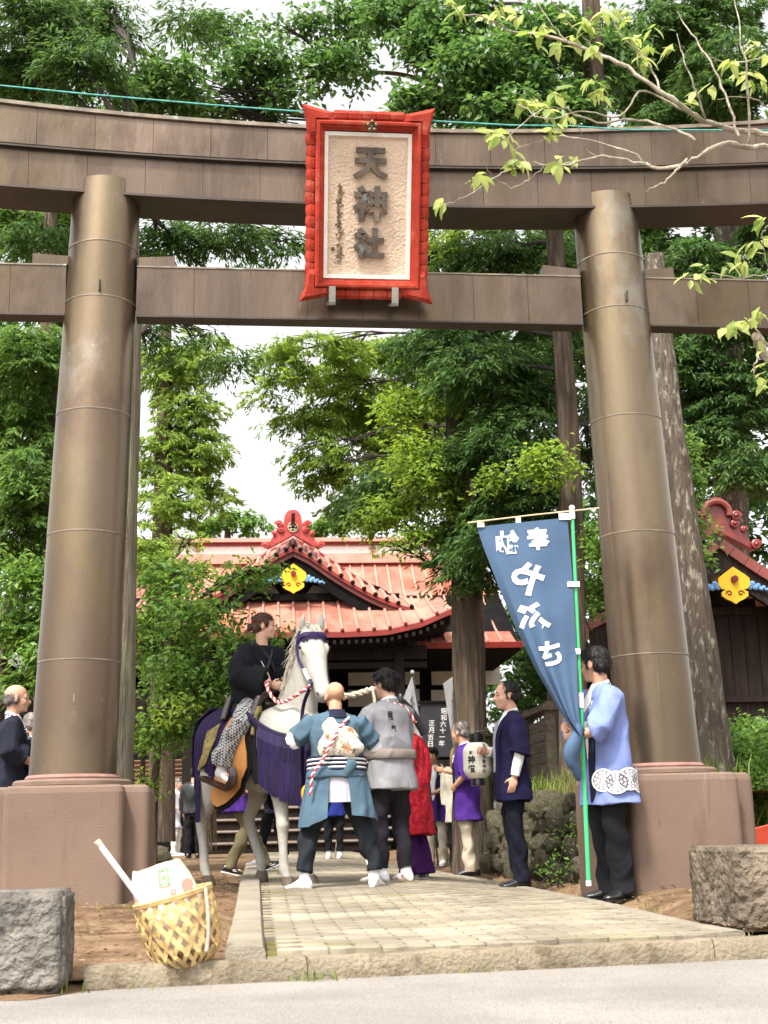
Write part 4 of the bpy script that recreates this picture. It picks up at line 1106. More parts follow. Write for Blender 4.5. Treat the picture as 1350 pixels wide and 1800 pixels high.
_, gz2 = ql(1288, 1030, -0.5)
gegyo(store, ql(1290, 1030, -0.5)[0], -0.50, gz2, 0.48)
oc = ridge_crest_tile(store, 0, -0.45, 0.62, base=(0.0, apz+0.22), mat=pmat('storehouse_ornament', (0.22, 0.028, 0.024), 0.4, 0.25, 7, 0.2, 30, spec=0.6))
MB().tube([(0.17*math.cos(a)-.01, -.55, apz+0.46+0.15*math.sin(a)) for a in [PI*(-0.1+1.2*j/10) for j in range(11)]], 0.045, 8).build('crest_hood', m_stl, oc, smooth=True)
wl = 1.5
x = -wl; rw = random.Random(8)
while x < 1.75:
    w_ = 0.19
    zt_ = apz-0.30-0.60*abs(x+w_/2)
    MB().box((x+w_/2, 0.03+rw.uniform(-.004, .004), zt_/2), (w_-0.008, 0.03, zt_)).build('wall_plank', m_swd, store)
    x += w_
MB().box((0.1, 0.1, 1.3), (3.2, 0.06, 2.6)).build('wall_backing', m_bkw, store)
for py, h in ((1075, 0.11), (1230, 0.07)):
    _, zz = ql(1290, py, 0); MB().box((0.1, -0.015, zz), (3.3, 0.07, h)).build('wall_rail', m_swd, store)
MB().box((-1.55, 2.0, 1.3), (0.1, 4, 2.6)).build('side_wall', m_swd, store)

# ------------------------------------------------------------------ low shed at the left edge
sh = thing('dark_shed', 'dark shed with a sloping roof edge behind the left gate pillar', 'shed', (at(0, 1500, 19)).xy.to_3d(), 0)
p0 = at(-90, 1105, 19)-Vector(sh.location); p1 = at(75, 1200, 19)-Vector(sh.location)
MB().rings([[p0, p1, p1+Vector((0, 0, .07)), p0+Vector((0, 0, .07))], [p0+Vector((0, 3, 0)), p1+Vector((0, 3, 0)), p1+Vector((0, 3, .07)), p0+Vector((0, 3, .07))]]).build('roof', pmat('grey_sheet', (0.22, 0.22, 0.21), 0.5, 0.2, 4, 0.1, 30, metal=0.2), sh)
MB().prism([(p0.x, 0), (p1.x-.12, 0), (p1.x-.12, p1.z-.05), (p0.x, p0.z-.05)], 0.25, 2.8).build('wall', m_bkw, sh)

# ------------------------------------------------------------------ people
def skin_mat(name, c): return pmat(name, c, 0.55, 0.08, 6, 0.08, 120, spec=0.35)
m_skin = skin_mat('skin_light', (0.60, 0.36, 0.25)); m_skin2 = skin_mat('skin_tan', (0.50, 0.27, 0.17)); m_skin3 = skin_mat('skin_warm', (0.55, 0.31, 0.21))
def cloth(name, c, var=0.12, rough=0.9, bs=220, bump=0.25, **k):
    """woven cloth with a second, broad layer of rumples"""
    new = name not in _mats
    m = pmat(name, c, rough, var, 5, bump, bs, spec=0.15, bdist=0.004, **k)
    if new:
        t = m.node_tree; N = t.nodes; L = t.links; b = N['Principled BSDF']; b0 = b.inputs['Normal'].links[0].from_node
        tc = N.new('ShaderNodeTexCoord'); mp = N.new('ShaderNodeMapping'); mp.inputs['Scale'].default_value = (1.0, 1.0, 0.55); mp.inputs['Rotation'].default_value = (0.5, 0.3, 0.2)
        L.new(tc.outputs['Object'], mp.inputs['Vector'])
        n = N.new('ShaderNodeTexNoise'); n.inputs['Scale'].default_value = 6; n.inputs['Detail'].default_value = 1.2; n.inputs['Distortion'].default_value = 1.2
        L.new(mp.outputs[0], n.inputs['Vector'])
        bp = N.new('ShaderNodeBump'); bp.inputs['Strength'].default_value = 0.7; bp.inputs['Distance'].default_value = 0.04
        L.new(n.outputs['Fac'], bp.inputs['Height']); L.new(b0.outputs[0], bp.inputs['Normal']); L.new(bp.outputs[0], b.inputs['Normal'])
    return m
m_blackhair = pmat('black_hair', (0.012, 0.010, 0.010), 0.55, 0.4, 30, 0.8, 120, spec=0.3, stretch=(1, 1, 0.25), bdist=0.006)
m_brownhair = pmat('brown_hair', (0.075, 0.035, 0.022), 0.55, 0.4, 30, 0.8, 120, spec=0.3, stretch=(1, 1, 0.25), bdist=0.006)
m_greyhair = pmat('grey_hair', (0.16, 0.14, 0.13), 0.6, 0.5, 25, 0.8, 120, spec=0.4, bdist=0.006)
m_eye = pmat('eye_dark', (0.01, 0.008, 0.008), 0.3, 0.1, 9, 0, 1)
m_lip = pmat('lip', (0.42, 0.17, 0.13), 0.5, 0.1, 9, 0, 1)
m_blackshoe = pmat('black_leather', (0.012, 0.012, 0.013), 0.28, 0.3, 9, 0.1, 60, spec=0.6)
m_tabi = cloth('white_tabi', (0.72, 0.70, 0.70), 0.05)
m_shirt = cloth('white_shirt', (0.74, 0.73, 0.74), 0.04)
m_blackpant = cloth('black_trousers', (0.009, 0.009, 0.011), 0.2)
m_print = pmat('white_print', (0.74, 0.73, 0.75), 0.85, 0.04, 9, 0, 1)
m_sole = pmat('gum_sole', (0.42, 0.24, 0.12), 0.7, 0.1, 9, 0, 1)

def V3(*a): return Vector(a)
def folds(amp=0.004, seed=0.0, kz=16.0, kx=9.0, low=None):
    """creases in cloth: warped ridges with sharp crests"""
    def f(co, no):
        x, y, z = co[:, 0], co[:, 1], co[:, 2]
        s = seed*1.7
        q1 = kx*x + 0.6*kx*y + 5*z + 1.5*np.sin(7*z+s) + 1.2*np.sin(9*y-s)
        r1 = 1-2*np.abs(np.sin(q1*0.8+s))
        q2 = 0.7*kz*z + 5*np.sin(5*x+2*s) + 6*np.sin(4*y+s)
        r2 = 1-2*np.abs(np.sin(q2*0.5+2*s))**0.8
        q3 = 1.7*kz*z - 1.4*kx*(x-y) + 2.2*np.sin(11*y+s) + 2*np.sin(13*x+2*s)
        r3 = np.sin(q3)
        m1 = 0.5+0.5*np.sin(6*z+3*y+2*s); m2 = 0.5+0.5*np.sin(7*z-4*x+s)
        return co + no*((r1*m1 + r2*m2*1.1 + 0.5*r3)*amp*1.25)[:, None]
    return f
def ering(c, ux, uy, rx, ry, n=22, p=2.4):
    out = []
    for j in range(n):
        a = 2*PI*j/n; ca, sa = math.cos(a), math.sin(a)
        out.append(c + ux*(rx*math.copysign(abs(ca)**(2/p), ca)) + uy*(ry*math.copysign(abs(sa)**(2/p), sa)))
    return out
def hand(mb, w, d, palm, left, curl=0.5, k=1.0, thumb=1.0):
    """w wrist, d hand direction, palm = palm normal; five bent fingers"""
    d = d.normalized(); palm = (palm - d*palm.dot(d)).normalized(); side = d.cross(palm)   # towards one edge
    if left: side = -side
    # side points to the thumb edge
    c = w + d*0.05*k
    R = Matrix((d, side, palm)).transposed()
    mb.ell(c, (0.052*k, 0.040*k, 0.017*k), R, 12, 8)
    for i, (o, L) in enumerate(((0.028, 0.074), (0.010, 0.082), (-0.009, 0.076), (-0.027, 0.060))):
        p = w + d*0.078*k + side*o*k; a = curl*0.6; pts = [p-d*0.02*k]; dd = d
        for s_, f in enumerate((0.42, 0.32, 0.26)):
            pts.append(p); ang = curl*(0.75 if s_ == 0 else 1.0)
            dd = (dd*math.cos(ang) + palm*math.sin(ang)*1.0).normalized() if s_ == 0 else (Matrix.Rotation(0, 3, 'X') @ dd)
            if s_:
                up_ = palm*math.cos(curl*s_) - d*math.sin(curl*s_)
                dd = (dd*math.cos(ang)+up_*math.sin(ang)).normalized()
            p = p + dd*L*f*k
        pts.append(p)
        mb.tube(pts, [0.009*k, 0.0095*k, 0.0088*k, 0.008*k, 0.0065*k], 7)
    b = w + d*0.022*k + side*0.028*k
    t1 = b + (d*0.55+side*0.75+palm*0.25).normalized()*0.038*k
    t2 = t1 + (d*0.8+side*0.25*thumb+palm*(0.25+0.4*curl)).normalized()*0.032*k
    mb.tube([b-side*0.012*k, b, t1, t2], [0.012*k, 0.013*k, 0.0105*k, 0.0085*k], 7)
def head_shape(mb, c, R, k=1.0, jaw=1.0):
    def P(x, y, z): return c + R @ V3(x*k, y*k, z*k)
    def E(x, y, z, a, b, e, Q=None): mb.ell(P(x, y, z), (a*k, b*k, e*k), R if Q is None else R @ Q, 14, 10)
    E(-.012, 0, .035, .098, .078, .083); E(.030, 0, -.028, .062, .064*jaw, .085); E(.034, 0, -.082, .048, .048*jaw, .036); E(.066, 0, -.100, .020, .024, .018)
    E(.058, .036, -.032, .026, .024, .030); E(.058, -.036, -.032, .026, .024, .030)
    mb.tube([P(.080, 0, .012), P(.096, 0, -.012), P(.110, 0, -.036), P(.098, 0, -.046)], [.009*k, .011*k, .0145*k, .010*k], 8)
    E(.096, .012, -.040, .012, .009, .008); E(.096, -.012, -.040, .012, .009, .008)
    mb.tube([P(.062, .052, .006), P(.083, .03, .016), P(.088, 0, .014), P(.083, -.03, .016), P(.062, -.052, .006)], .011*k, 8)
    E(.083, 0, -.066, .012, .024, .007); E(.082, 0, -.077, .012, .020, .007)
    for s in (-1, 1): E(-.008, s*.080, -.012, .021, .010, .032, Matrix.Rotation(s*0.3, 3, 'Z'))
def face_bits(par, c, R, k=1.0, brow=m_blackhair, closed=False):
    def P(x, y, z): return c + R @ V3(x*k, y*k, z*k)
    for s in (-1, 1):
        MB().ell(P(.0805, s*.031, -.006), (.006*k, .013*k, .0045*k), R, 8, 6).build('eye', m_eye, par, smooth=True)
        MB().tube([P(.087, s*.014, .020), P(.089, s*.03, .025), P(.074, s*.050, .020)], [.003*k, .0042*k, .0025*k], 6).build('eyebrow', brow, par, smooth=True)
    MB().tube([P(.087, .022, -.0715), P(.095, 0, -.071), P(.087, -.022, -.0715)], [.001*k, .0024*k, .001*k], 6).build('mouth', m_lip, par, smooth=True)
def hair_short(mb, c, R, k=1.0, style='full'):
    def P(x, y, z): return c + R @ V3(x*k, y*k, z*k)
    def E(x, y, z, a, b, e): mb.ell(P(x, y, z), (a*k, b*k, e*k), R, 14, 10)
    if style == 'full':
        E(-.016, 0, .050, .104, .086, .084); E(-.055, 0, .0, .065, .078, .075); E(.055, 0, .085, .042, .068, .030); E(-.02, 0, .108, .06, .05, .025)
        for s in (-1, 1): E(.012, s*.070, .018, .024, .014, .046)
    elif style == 'receding':
        E(-.030, 0, .052, .092, .086, .078); E(-.062, 0, -.005, .058, .076, .068)
        for s in (-1, 1): E(-.005, s*.068, .022, .034, .016, .040)
    elif style == 'fringe':
        E(-.066, 0, -.004, .050, .079, .058)
        for s in (-1, 1): E(-.028, s*.066, .000, .046, .017, .038)
    elif style == 'bun':
        E(-.018, 0, .048, .104, .084, .080); E(-.058, 0, .0, .062, .072, .066); E(-.125, 0, -.005, .036, .040, .036)
        for s in (-1, 1): E(.015, s*.066, .030, .036, .018, .040)
    elif style == 'long':
        E(-.018, 0, .046, .106, .090, .084); mb.tube([P(-.05, 0, .04), P(-.08, 0, -.1), P(-.10, 0, -.25), P(-.10, 0, -.36)], [.09*k, .085*k, .07*k, .03*k], 12)
        for s in (-1, 1): mb.tube([P(.03, s*.07, .05), P(.02, s*.085, -.05), P(.0, s*.085, -.2)], [.03*k, .035*k, .02*k], 8)
    elif style == 'shag':
        E(-.016, 0, .054, .110, .092, .086); E(-.055, 0, -.005, .072, .084, .075); E(.055, 0, .085, .046, .072, .034)
        rr = random.Random(6)
        for q in range(60):
            a = rr.uniform(-PI, PI); e = rr.uniform(-.2, 1.3)
            u = V3(math.cos(a)*math.cos(e), math.sin(a)*math.cos(e), math.sin(e))
            if u.x > 0.55 and u.z < .3: continue
            p = V3(-.018+u.x*.10, u.y*.082, .04+u.z*.082); tg = (u*0.6+V3(0.2*rr.uniform(-1, 1), rr.uniform(-.6, .6), -.7)).normalized()
            mb.tube([P(*p), P(*(p+tg*.03)), P(*(p+tg*.055))], [.014*k, .010*k, .003*k], 5)

def person(name, label, loc, heading, H=1.72, voxel=0.010, skin=m_skin, hair=('full', m_blackhair), coat=None, pants=None, shoes=('dress', m_blackshoe),
           lean=0.0, side=0.0, head=(0.0, 0.0), arms=None, legs=None, hip=0.93, hand_kw=None, group='people at the shrine festival', face=True, twist_=0.0, girth=1.0, jaw=1.0, inner=m_shirt, parent=None, collar=None, fold=0.0075, fingers=True):
    """local axes: +x the way the person faces, +y their left; sizes for a 1.72 m figure"""
    k = H/1.72
    root = thing(name, label, 'person', loc, heading, group)
    T = lambda p: Vector(p)*k
    Rt = Matrix.Rotation(side, 3, 'X') @ Matrix.Rotation(lean, 3, 'Y'); Rz = Matrix.Rotation(twist_, 3, 'Z')
    hc = V3(0, 0, hip)
    def TR(x, y, z):            # torso point, z measured from the hip line
        t = min(1, max(0, z/0.5)); q = Matrix.Rotation(twist_*t, 3, 'Z') @ V3(x, y, z)
        return (hc + Rt @ q)*k
    ux = Rt @ Rz @ V3(1, 0, 0); uy = Rt @ Rz @ V3(0, 1, 0); uz = Rt @ V3(0, 0, 1)
    sh = {1: TR(0, 0.175, 0.475), -1: TR(0, -0.175, 0.475)}
    ar = {1: ((0.02, 0.235, 1.12), (0.08, 0.235, 0.88)), -1: ((0.02, -0.235, 1.12), (0.08, -0.235, 0.88))}
    if arms:
        for s_, v in arms.items(): ar[s_] = v
    lg = {1: ((0.015, 0.10, 0.49), (-0.02, 0.10, 0.085), 0.12), -1: ((0.015, -0.10, 0.49), (-0.02, -0.10, 0.085), -0.12)}
    if legs:
        for s_, v in legs.items(): lg[s_] = v
    g = girth
    neck = TR(-0.005, 0, 0.53); hyaw, hpit = head
    hR = Matrix.Rotation(side*0.5, 3, 'X') @ Matrix.Rotation(twist_+hyaw, 3, 'Z') @ Matrix.Rotation(hpit+lean*0.4, 3, 'Y')
    hcn = TR(0.018, 0, 0.545) + hR @ T((0.012, 0, 0.125))
    hk = k*1.0
    # --- body
    mb = MB()
    tg = .80 if coat else 1.0
    rs = [ering(TR(*c), ux, uy, a*k*g*tg, b*k*g*tg) for c, a, b in (((0, 0, -.08), .085, .12), ((0, 0, 0), .105, .165), ((0, 0, .12), .095, .145), ((.005, 0, .25), .105, .155), ((.005, 0, .36), .11, .165), ((0, 0, .43), .080, .150), ((-.005, 0, .48), .055, .09), ((-.005, 0, .53), .05/tg, .056/tg))]
    mb.rings(rs)
    mb.tube([TR(-.012, 0, .47), neck, hcn + hR @ T((-.025, 0, -.05))], [.062*k, .056*k, .055*k], 12)
    head_shape(mb, hcn, hR, hk, jaw)
    for s_ in (1, -1):
        e, w = T(ar[s_][0]), T(ar[s_][1])
        mb.tube([sh[s_]+V3(0, -.02*s_*k, -.03*k), (sh[s_]+e)/2, e, e+(w-e)*.35, w], [.040*k, .040*k, .038*k, .039*k, .027*k], 10)
        hw = (hand_kw or {}).get(s_, {})
        d = Vector(hw.get('d', (w-e).normalized())); pal = Vector(hw.get('palm', (0, -s_, 0)))
        if fingers: hand(mb, w, d, pal, s_ > 0, hw.get('curl', 0.35), k*0.98)
        else: mb.ell(w+d*0.07*k, (.03*k, .03*k, .05*k), None, 8, 6)
        kn, an, toe = T(lg[s_][0]), T(lg[s_][1]), lg[s_][2]
        hp = TR(0, .085*s_, -.02)
        mb.tube([hp, (hp+kn)/2, kn, kn+(an-kn)*.35, an], [.072*k, .065*k, .046*k, .045*k, .034*k], 10)
        fd = V3(math.cos(toe), math.sin(toe), 0)
        mb.tube([an+V3(0, 0, -.03*k)-fd*.02*k, an+V3(0, 0, -.055*k)+fd*.05*k, an+V3(0, 0, -.062*k)+fd*.13*k], [.030*k, .024*k, .018*k], 8)
    body = blob(mb, 'body', skin, root, voxel, 2)
    if face: face_bits(root, hcn, hR, hk, hair[1] if hair[1] else m_greyhair)
    if hair[0]:
        mb = MB(); hair_short(mb, hcn, hR, hk, hair[0])
        ho = blob(mb, 'hair', hair[1], root, max(voxel*0.7, 0.007), 2, lambda co, no: co + no*(0.0022*np.sin(120*co[:, 0]+80*co[:, 1]+9*np.sin(25*co[:, 2])))[:, None] - no*0.002)
        if voxel < .0125:
            hv = [(v.co.copy(), v.normal.copy()) for v in ho.data.vertices]; rr = random.Random(len(hv)); mb = MB()
            cr = hcn + hR @ V3(-.03, 0, .14)*hk
            for q in range(1500):
                p, n = hv[rr.randrange(len(hv))]
                fl = (p-cr); fl = fl - n*fl.dot(n)
                if fl.length < 1e-4: continue
                fl = (fl.normalized() + V3(rr.gauss(0, .25), rr.gauss(0, .25), rr.gauss(0, .2)-.25)); fl = (fl-n*fl.dot(n)).normalized(); sd_ = n.cross(fl)
                L_ = rr.uniform(.02, .05)*hk; w_ = rr.uniform(.001, .0022)*hk
                a = p + n*.0005; b = p + fl*L_*.5 + n*.006*hk; c2 = p + fl*L_ + n*rr.uniform(-.002, .010)*hk
                mb.add([a-sd_*w_, a+sd_*w_, b+sd_*w_, b-sd_*w_, c2], [(0, 1, 2, 3), (3, 2, 4)])
            me = bpy.data.meshes.new('hair_strands'); me.from_pydata(mb.v, [], mb.f); me.materials.append(hair[1])
            add(bpy.data.objects.new('hair_strands', me), ho, kind='stuff')
    # --- trousers
    if pants:
        mb = MB(); wd = pants.get('w', 1.0)
        mb.rings([ering(TR(*c), ux, uy, a*k*g, b*k*g) for c, a, b in (((0, 0, -.14), .098, .150), ((0, 0, -.05), .112, .168), ((0, 0, .06), .098, .148), ((0, 0, .14), .09, .13))])
        for s_ in (1, -1):
            kn, an = T(lg[s_][0]), T(lg[s_][1]); hp = TR(0, .088*s_, -.03)
            an2 = an + V3(0, 0, pants.get('up', 0.0)*k)
            mb.tube([hp, hp+(kn-hp)*.35, hp+(kn-hp)*.7, kn, kn+(an2-kn)*.4, an2+(kn-an2)*.1, an2+V3(0, 0, -.045*k)], [(.088*k*wd, .094*k*wd), (.094*k*wd, .096*k*wd), .086*k*wd, .076*k*wd, .077*k*wd, pants.get('cuff', .066)*k, pants.get('cuff', .066)*k*1.04], 16)
        blob(mb, pants.get('name', 'trousers'), pants['mat'], root, voxel*1.1, 3, folds(fold*1.1, sum(map(ord, label)) % 17, 20, 14))
    # --- shoes
    for s_ in (1, -1):
        an = T(lg[s_][1]); toe = lg[s_][2]; fd = V3(math.cos(toe), math.sin(toe), 0); fl = V3(-math.sin(toe), math.cos(toe), 0); up = V3(0, 0, 1)
        pit = lg[s_][3] if len(lg[s_]) > 3 else 0.0
        if pit: Rp = Matrix.Rotation(pit, 3, fl); fd = Rp @ fd; up = Rp @ up
        b = an - up*(.085*k)
        kind, sm = shoes[0], shoes[1]
        tall = kind == 'tabi'
        prof = [(-.075, .022, .03, .05), (-.06, .037, .045, .085), (-.02, .040, .055, .105), (.03, .042, .05, .098), (.08, .046, .04, .070), (.13, .046, .032, .050), (.17, .038, .026, .042), (.192, .020, .018, .03)]
        mb = MB(); rs = []
        for (x, hw_, hz, top) in prof:
            rs.append([b + fd*(x*k) + fl*(hw_*k*math.cos(a)*(1.0)) + up*(k*(max(0.0, top*0.5+top*0.5*math.sin(a)))) for a in [2*PI*j/14 for j in range(14)]])
        mb.rings(rs)
        if tall:
            sk = lg[s_][0]; kn = T(sk); leg = (kn-an).normalized()
            mb.tube([an-up*.03*k-fd*.01*k, an+leg*.04*k, an+leg*.12*k, an+leg*.17*k], [.050*k, .044*k, .045*k, .046*k], 14)
        so = blob(mb, 'tabi_boot' if tall else 'shoe', sm, root, max(0.007, voxel*.8), 2, folds(0.0025, 3, 40, 20) if tall else None)
        mb = MB()
        mb.rings([[b + fd*(x*k) + fl*((hw_+.003)*k*sgn) + up*(dz*k) for (sgn, dz) in ((1, -.004), (1, .010), (-1, .010), (-1, -.004))] for (x, hw_, _, _) in prof])
        mb.build('sole', m_sole if tall else (shoes[2] if len(shoes) > 2 else m_blackshoe), so)
    # --- coat
    if coat:
        mb = MB(); hem = coat.get('hem', -.2); fl_ = coat.get('flare', 1.0); cw = coat.get('w', 1.0)
        prof = [(hem, .142*fl_, .212*fl_), (hem+.10, .142*(1+fl_)/2, .207*(1+fl_)/2), (0.0, .138, .200), (.12, .126, .184), (.25, .128, .182), (.36, .130, .19), (.44, .108, .20), (.49, .078, .165), (.515, .06, .10), (.53, .054, .066)]
        if coat.get('low'): prof = prof[:-2]
        mb.rings([ering(TR(coat.get('belly', .0)*(1 if .0 <= z < .3 else 0), 0, z) if z >= 0 else TR(0, 0, 0)+V3(0, 0, z*k) + (TR(0, 0, z)-TR(0, 0, 0)-V3(0, 0, z*k))*0.25, ux, uy, a*k*g*cw, b*k*g*cw, 26) for z, a, b in prof])
        se = coat.get('sleeve', 0.35); sr = coat.get('sr', 1.0)
        for s_ in (1, -1):
            e, w = T(ar[s_][0]), T(ar[s_][1]); end = e+(w-e)*se if se >= 0 else e+(sh[s_]-e)*(-se)
            if se >= 0:
                mb.tube([sh[s_]+V3(0, -.05*s_*k, -.01*k), sh[s_]+(e-sh[s_])*.2, sh[s_]+(e-sh[s_])*.6, e, e+(end-e)*.5, end], [.07*k, .080*k, .080*k*sr, .082*k*sr, (.080*k*sr, .088*k*sr), (.082*k*sr, .095*k*sr)], 16)
                dr = coat.get('drop', 0.0)
                if dr:
                    m1 = e+(end-e)*.2
                    mb.rings([[p + V3(ox, oy*1, oz) for (ox, oy, oz) in ((.02*k, .02*k, 0), (-.02*k, .02*k, 0), (-.02*k, -.02*k, 0), (.02*k, -.02*k, 0))] for p in ()] if False else [])if False else None
                    pA, pB = e+(end-e)*-.3, end
                    dvec = V3(0, 0, -dr*k); th = V3(0, s_*.035*k, 0)
                    mb.rings([[pA+th, pB+th, pB+th*.5+dvec, pA+th*.5+dvec*.7], [pA-th, pB-th, pB-th*.5+dvec, pA-th*.5+dvec*.7]])
            else:
                mb.tube([sh[s_]+V3(0, -.05*s_*k, -.01*k), end], [.07*k, .082*k], 14)
        co_ = blob(mb, coat.get('name', 'coat'), coat['mat'], root, voxel*1.1, 3, folds(fold, sum(map(ord, label)) % 13, coat.get('kz', 11), coat.get('kx', 10)))
        if collar:
            # neckband running round the neck and down both edges of the open front
            op = collar.get('open', .05)
            for s_ in (1, -1):
                pts = [TR(-.072, 0, .515), TR(-.05, s_*.05, .512), TR(.02, s_*.072, .492), TR(.095, s_*(op+.025), .42), TR(.138, s_*(op+.012), .30), TR(.140, s_*op, .12), TR(.142*max(1, fl_*.97), s_*op, 0.0)]
                if hem < -.1: pts.append(TR(0, 0, 0) + V3(0, 0, (hem+.02)*k) + ux*(.135*fl_*k) + uy*(s_*op*k))
                pts = interp([tuple(p) for p in pts], 22)
                mb = MB(); rs = []
                for i, p in enumerate(pts):
                    t = (pts[min(i+1, 22)]-pts[max(i-1, 0)]).normalized(); out = (p-TR(-.0, 0, .25)); out = (out-uz*out.dot(uz)); out = (out-t*out.dot(t)).normalized(); wv = t.cross(out)
                    w_ = .024*k
                    rs.append([p+wv*w_+out*.004*k, p-wv*w_+out*.004*k, p-wv*w_-out*.016*k, p+wv*w_-out*.016*k])
                cb = MB().rings(rs).build('neckband', collar['mat'], root, smooth=True)
                if collar.get('text'):
                    tx = collar['text']; chs = []
                    def on_band(u, v, w, pts=pts, s_=s_):
                        t = min(21.99, max(0, v)); i = int(t); f = t-i; p = pts[i]+(pts[i+1]-pts[i])*f
                        tt = (pts[i+1]-pts[i]).normalized(); out = (p-TR(0, 0, .25)); out = out-uz*out.dot(uz); out = (out-tt*out.dot(tt)).normalized(); wv = tt.cross(out)*s_
                        return p + wv*u*k + out*.0065*k
                    ln = sum((pts[i+1]-pts[i]).length for i in range(22))/22
                    for q, ch in enumerate(tx): chs.append((ch, 0, 9.0+q*(.055*k/ln), 1, False))
                    def on_band2(u, v, w): return on_band(u, v, w)
                    mbt = MB()
                    for ch, u0, v0, sz, _ in chs:
                        gv, gf = glyphs(ch, 0.03)
                        mbt.add([on_band(-p.x*.042, v0-p.y*.046*k/ln, 0) for p in gv], gf)
                    me = bpy.data.meshes.new('lettering'); me.from_pydata(mbt.v, [], mbt.f); me.materials.append(m_print)
                    add(bpy.data.objects.new('lettering', me), cb)
        if inner and coat.get('open', True):
            mb = MB(); ioff = collar.get('shirt', .0) if collar else 0
            mb.rings([ering(TR(c, 0, z), ux, uy, a*k*g, b*k*g, 18) for c, z, a, b in ((.04, .0, .098, .075), (.045, .12, .095, .085), (.045, .25, .095, .095), (.038, .36, .098, .105), (.02, .44, .088, .10), (0, .50, .070, .082), (-.005, .535, .058, .062))])
            blob(mb, 'shirt', inner, root, voxel*1.2, 3)
            if collar and collar.get('shirt_collar', True):
                for s_ in (1, -1):
                    A = [TR(-.062, 0, .565), TR(-.045, s_*.045, .56), TR(.01, s_*.066, .54), TR(.058, s_*.03, .495)]
                    B = [TR(-.075, 0, .525), TR(-.056, s_*.058, .515), TR(.022, s_*.082, .49), TR(.085, s_*.06, .445)]
                    rs = [[a, b, b+ux*.004, a+ux*.004+uz*.001] for a, b in zip(A, B)]
                    MB().rings(rs).build('shirt_collar', inner, root)
        if coat.get('cuff'):
            for s_ in (1, -1):
                e, w = T(ar[s_][0]), T(ar[s_][1])
                MB().tube([e, e+(w-e)*.5, w-(w-e)*.06], [.045*k, .044*k, .038*k], 14).build('shirt_sleeve', coat['cuff'], root, smooth=True)
    root['_k'] = k
    del root['_k']
    return dict(root=root, TR=TR, ux=ux, uy=uy, uz=uz, hcn=hcn, hR=hR, k=k, ar={s: (T(a[0]), T(a[1])) for s, a in ar.items()}, lg=lg)

def gnd(px, Y):
    p = at(px, 1500, Y); return Vector((p.x, Y, tz(p.x, Y)))
PG = 'people at the shrine festival'
m_happi_b = cloth('light_blue_happi', (0.175, 0.225, 0.46), 0.10)
m_happi_n = cloth('navy_happi', (0.010, 0.008, 0.034), 0.15)
m_happi_p = cloth('purple_happi', (0.055, 0.018, 0.165), 0.15)
m_happi_k = cloth('black_happi', (0.014, 0.015, 0.026), 0.2)
m_navyband = cloth('navy_band', (0.015, 0.016, 0.035), 0.2)
m_greyband = cloth('grey_band', (0.17, 0.16, 0.20), 0.1)
m_beige = cloth('beige_trousers', (0.42, 0.36, 0.28), 0.08)
m_navypant = cloth('navy_trousers', (0.008, 0.009, 0.018), 0.2)
# man with the blue banner, by the right pedestal
man1 = person('person', 'man in light blue happi coat gripping the green banner pole', gnd(1076, 9.75), rad(202), 1.74, 0.009, m_skin3, ('full', m_blackhair),
    coat=dict(mat=m_happi_b, hem=-.30, flare=1.12, sleeve=.25, sr=1.12, w=1.04), pants=dict(mat=m_blackpant, w=1.06, cuff=.078), head=(rad(-62), 0.02), lean=0.03,
    arms={1: ((0.17, 0.22, 1.13), (0.27, 0.10, 1.09)), -1: ((0.10, -0.26, 1.17), (0.26, -0.05, 1.15))},
    legs={1: ((0.03, .10, .49), (-.02, .10, .085), .25), -1: ((0.02, -.10, .49), (-.03, -.10, .085), -.25)},
    hand_kw={1: dict(curl=1.1, palm=(0.3, -.8, .2), d=(.7, -.6, -.1)), -1: dict(curl=1.1, palm=(.2, .9, 0), d=(.75, .45, .1))}, collar=dict(mat=m_navyband, open=.055, text='町祭司'), girth=1.04)
# wave-wheel print round the hem of the coat, and a back crest strip
def wheel_print(P, z0, r, n_, y_off=0.0):
    TRf = P['TR']; k = P['k']; ux, uy = P['ux'], P['uy']
    hcz = 0.93*k
    def surf(a, z, o):
        t = min(1, max(0, -z/.3)); rx = (.133*1.04*1.04*(1+.06*t)+o)*k; ry = (.197*1.04*1.04*(1+.07*t)+o)*k
        ca, sa = math.cos(a), math.sin(a)
        return V3(0, 0, hcz + z*k) + ux*(rx*math.copysign(abs(ca)**(2/2.4), ca)) + uy*(ry*math.copysign(abs(sa)**(2/2.4), sa))
    return surf
sf = wheel_print(man1, 0, 0, 0)
mbw = MB(); mbd = MB()
def disc(mb, a0, z0, r, o, r_in=0.0, seg=20, t0=0, t1=2*PI):
    pts = []
    for q in (r_in, r):
        pts.append([sf(a0+q*math.cos(t)/.165, z0+q*math.sin(t), o) for t in [t0+(t1-t0)*j/seg for j in range(seg+1)]])
    n = len(mb.v); mb.v += [tuple(p) for p in pts[0]+pts[1]]; m = seg+1
    mb.f += [(n+j, n+j+1, n+m+j+1, n+m+j) for j in range(seg)]
for q in range(9):
    a0 = rad(40)+q*rad(29); z0 = -.135 - .02*(q % 2)
    o = .026+.0012*(q % 2)
    disc(mbw, a0, z0, .078, o)
    for r1, r2 in ((.016, .019), (.040, .043), (.062, .065)): disc(mbd, a0, z0, r2, o+.001, r1)
    for j in range(12):
        t = j*PI/6
        disc(mbd, a0, z0, .060, o+.001, .045, 1, t, t+.09)
        if j % 2: disc(mbd, a0, z0, .034, o+.001, .022, 1, t, t+.2)
